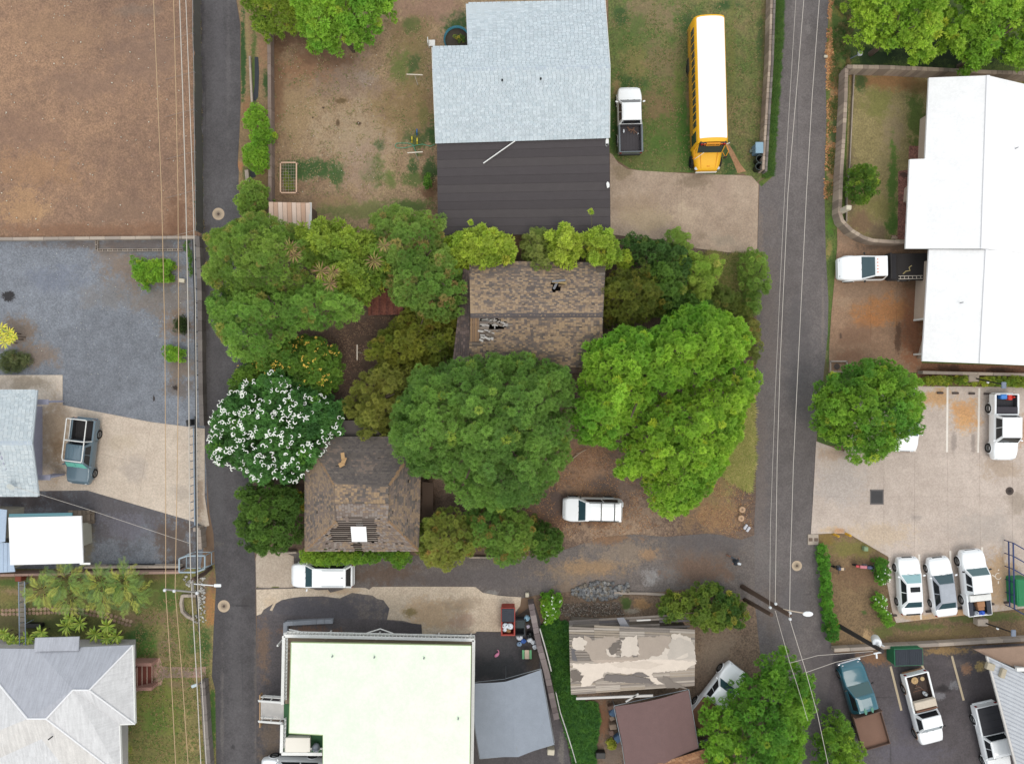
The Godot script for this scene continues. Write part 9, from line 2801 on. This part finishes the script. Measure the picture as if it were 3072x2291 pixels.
	for s in ["white capped box on the garden wall curve|13|712|140|1.2|0.4|0.36","white paper cup-like pipe end at the road edge|3|568|465|0.1|0.3|0.2","green utility box in the dry grass bed|23|893|1392|0.25|0.34|0.34","black drum beside the sliding gate|20|1575|350|0.5|0.42|0.5","cream block on the gravel beside the grassy strip|10|1500|720|0.15|0.5|0.32","beige box lying at the lane edge beside the lichen wall|32|500|258|0.2|0.3|0.34","white and red parcel at the canopy corner|32|695|1545|0.4|0.55|0.45","black crate behind the ivy|32|1105|1575|0.35|0.75|0.5","dark bench slab below the stone path|30|288|510|0.3|1.2|0.34","red-brown post cap at the wall above the metal ramp|30|172|115|0.5|0.5|0.45"]:
		var a: PackedStringArray = s.split("|")
		var mb:=MB.new()
		var hh:=float(a[4])
		mb.cbox(P(int(a[1]), float(a[2]), float(a[3]), hh), Vector3(float(a[5]), hh * 1.6, float(a[6])), 0.04, Basis(Vector3.UP, rng.randf_range(-0.2,0.2)))
		one("utility_box", mb, blk if "black" in s or "dark" in s else gm("util_green", 140,164,128) if "green" in s else gm("util_red", 136,70,50) if "red-brown" in s else gm("util_pale", 222,212,190), a[0],"box")
	var ub:=thing("meter_box","pale concrete box with dark lids at the wider road edge","box", "", P(23,460,1315) * Vector3(1,0,1))
	var um:=MB.new()
	um.cbox(v0(0.05,0), Vector3(0.85,0.12,0.85), 0.02)
	part(ub,"slab", um, gm("con_c", 186,172,158))
	for k in 2:
		var mb:=MB.new()
		mb.cbox(Vector3(-0.22 + k * 0.44,0.12,0.0), Vector3(0.3,0.03,0.26), 0.01)
		part(ub,"lid", mb, gm("lid_brown", 118,100,88))
	var vb:=thing("valve_box","square concrete box with a round dark hole at the drive corner","box", "", P(13,668,1430))
	um = MB.new()
	for f in [[0,0.42,1.4,0.12],[0,-0.42,1.4,0.12],[0.66,0,0.1,0.9],[-0.66,0,0.1,0.9]]: um.box(Vector3(f[0],0.1, f[1]), Vector3(f[2],0.14, f[3]))
	part(vb,"rim", um, gm("con_a", 176,162,150))
	um = MB.new()
	um.lathe([[0.2,0.06],[0.24,0.1],[0.0,0.062]],16, t0(Vector3(-0.12,0,0)))
	part(vb,"lid", um, gm("lid_dark", 82,70,64))
	for s in [[23,648,1280,"yellow bollard at the bed corner nearest the road"],[23,745,1275,"yellow bollard at the bed corner nearest the lot"]]:
		var mb:=MB.new()
		var p:=P(s[0], s[1] - 14, s[2] - 8,0)
		mb.lathe([[0.1,0.0],[0.1,0.8],[0.07,0.88],[0.0,0.9]],12, t0(Vector3(p.x, 0, p.z)))
		one("bollard", mb, mat("bollard_yellow", base(232,180,50), 0.5), s[3],"bollard","yellow bollards")
	for s in [[2225,1527,"round pale concrete plinth on the bank, farther from the lane"],[2222,1553,"round pale concrete plinth on the bank, nearer the lane"]]:
		var mb:=MB.new()
		mb.lathe([[0.26,0.0],[0.26,0.2],[0.22,0.24],[0.0,0.25]],16, t0(P(99, s[0], s[1])))
		one("drain_plinth", mb, gm("cap_tan", 206,170,138), s[2],"plinth","concrete plinths on the bank")
	for s in [[2237,1580,0.5,"pale broken post lying at the lane corner, upper piece"],[2245,1587,0.9,"pale broken slab lying at the lane corner, lower piece"]]:
		var mb:=MB.new()
		mb.cbox(P(99, s[0], s[1],0.1), Vector3(0.2,0.2,0.45), 0.03, Basis(Vector3.UP, -0.6))
		one("concrete_piece", mb, gm("box_pale", 214,214,222), s[3],"concrete piece","broken concrete at the lane corner")
	# blue rail, ramp, pipes
	var br:=thing("blue_rail","blue metal rail frame at the edge of the concrete lot","rail")
	var f0:=P(23,2118,1345,1.0)
	var f1:=P(33,2128,375,1.0)
	for k in 2:
		var mb:=MB.new()
		mb.cbox((f0 + f1) * 0.5 - v0(0.5 * k, 0), Vector3(0.09,0.09, f0.distance_to(f1)), 0.015, Basis.looking_at(f1 - f0, Vector3.UP))
		part(br,"rail", mb, gm("rail_blue", 58,74,122))
	for k in 6:
		var mb:=MB.new()
		var a:=f0.lerp(f1, k / 5.0)
		mb.tube([Vector3(a.x, 0, a.z), a, a + Vector3(1.3,0,0.75)],0.045,0.045,6)
		part(br,"post", mb, gm("rail_blue", 58,74,122))
	var dr:=MB.new()
	dr.lathe([[0.3,0.0],[0.31,0.45],[0.3,0.85],[0.0,0.86]],16, t0(P(33,2165,125)))
	one("barrel", dr, gm("barrel_brown", 112,72,60),"rusty brown barrel behind the blue rail","barrel")
	var rp:=thing("metal_ramp","long grey metal ramp frame leading to the white house","ramp")
	for x in [150,200]:
		var mb:=MB.new()
		mb.tube([P(30, x, 150,0.9), P(30, x + 8,690,1.3)],0.04,0.04,6)
		for y in [170,330,500,650]: mb.tube([P(30, x + 2, y, 1.0), P(30, x + 2, y, 1.0) * Vector3(1,0,1)],0.03,0.03,5)
		part(rp,"rail", mb, gm("gate_blue", 150,164,180))
	for k in 12:
		var mb:=MB.new()
		var a:=P(30,150,165 + k * 43,0.55)
		mb.box(a + Vector3(0.27,0,0), Vector3(0.5,0.03,0.36))
		part(rp,"tread", mb, gm("ramp_tread", 140,132,122))
	var bp:=MB.new()
	bp.tube([P(20,880,1540,0.2), P(20,1080,1535,0.2), P(20,1275,1533,0.2)],0.17,0.17,12)
	one("drain_pipe", bp, mat("pipe_black", Color(0.07,0.07,0.075), 0.5),"thick black pipe lying along the cream wall","pipe")
	var tp:=MB.new()
	tp.cbox((P(11,1021,1250,1.8) + P(11,1023,1375,1.8)) * 0.5, Vector3(0.08,0.08,1.2), 0.015)
	tp.tube([P(11,1022,1310,1.8) * Vector3(1,0,1), P(11,1022,1310,1.8)],0.045,0.045,6)
	one("clothesline_post", tp, gm("bar_pale", 226,214,198),"pale T-shaped post in the shaded yard among the trees","post")
	var lg:=MB.new()
	lg.tube([P(22,875,648,0.1), P(22,930,605,0.3), P(22,990,570,0.15)],0.05,0.03,6)
	lg.tube([P(22,930,605,0.3), P(22,905,600,0.2)],0.03,0.015,5)
	one("fallen_branch", lg, gm("dead_wood", 186,168,148),"pale dead branch on the fallen leaves above the SUV","branch")
	for s in [[1195,1180,"tin"],[1210,1225,"pot"],[1200,1270,"crate"],[1208,1340,"carton"],[1195,1390,"bucket"],[1250,1440,"jar"],[1275,1475,"tub"]]:
		var mb:=MB.new()
		mb.cbox(P(32, s[0], s[1],0.3), Vector3(rng.randf_range(0.3,0.6), 0.5, rng.randf_range(0.3,0.6)), 0.04, Basis(Vector3.UP, rng.randf() * 1.5))
		one("stored_" + s[2], mb, [gm("st_a", 150,130,112), gm("st_b", 186,178,166), gm("st_c", 84,110,140), gm("st_d", 120,96,84)][s[0] % 4], {"tin":"tan tin nearest the barn wall beside the brown canopy","pot":"pot beside the brown canopy, second from the barn","crate":"pale crate halfway along the brown canopy's side","carton":"large brownish carton beside the brown canopy","bucket":"bucket below the brownish carton by the canopy","jar":"small jar under the brown canopy's edge","tub":"blue tub under the brown canopy's edge"}[s[2]], s[2],"clutter beside the brown canopy")
	tree("shrub","yellowish small bush below the clutter beside the brown canopy","bush", "", 32,[1150,1480,1190,1440,1240,1470,1245,1530,1200,1555,1160,1530], {"top":0.8,"edge":0.4,"mesh":leaf_kinds["mid"],"cols":[L_(110,120,40), L_(160,156,60), L_(190,170,60)],"size":0.45,"round":0.5,"bump":0.2,"trunk":false})
	tree("shrub","leafy weed bush beside the carport wall in the dry yard","bush", "", 1,[1570,1440,1610,1400,1640,1450,1630,1530,1600,1560,1565,1510], {"top":1.0,"edge":0.5,"mesh":leaf_kinds["mid"],"cols":[L_(60,100,34), L_(96,130,44), L_(120,140,50)],"size":0.5,"round":0.5,"bump":0.2,"trunk":false})
	tree("grass_strip","narrow dark green planting strip beside the road wall in the gravel yard","planting", "", 10,[1520,380,1590,375,1590,690,1555,700,1545,500,1500,450], {"top":0.3,"edge":0.15,"mesh":leaf_kinds["mid"],"cols":[L_(60,96,36), L_(84,116,44), L_(120,130,50)],"size":0.4,"round":0.5,"bump":0.1,"layers":1,"trunk":false})

func L_(r: float, g: float, b: float) -> Color: return base(r, g, b, K * LEAF).srgb_to_linear()
func G_(r: float, g: float, b: float) -> Color: return base(r, g, b, K * 0.9).srgb_to_linear()
func white_paint() -> StandardMaterial3D: return mat("white_paint", Color(0.9,0.9,0.89), 0.6)
func black_trim() -> StandardMaterial3D: return mat("trim_black", Color(0.08,0.08,0.085), 0.5)
const LEAF:=0.47

func v0(y: float, z: float) -> Vector3: return Vector3(0.0, y, z)

func t0(p: Vector3) -> Transform3D: return Transform3D(Basis.IDENTITY, p)
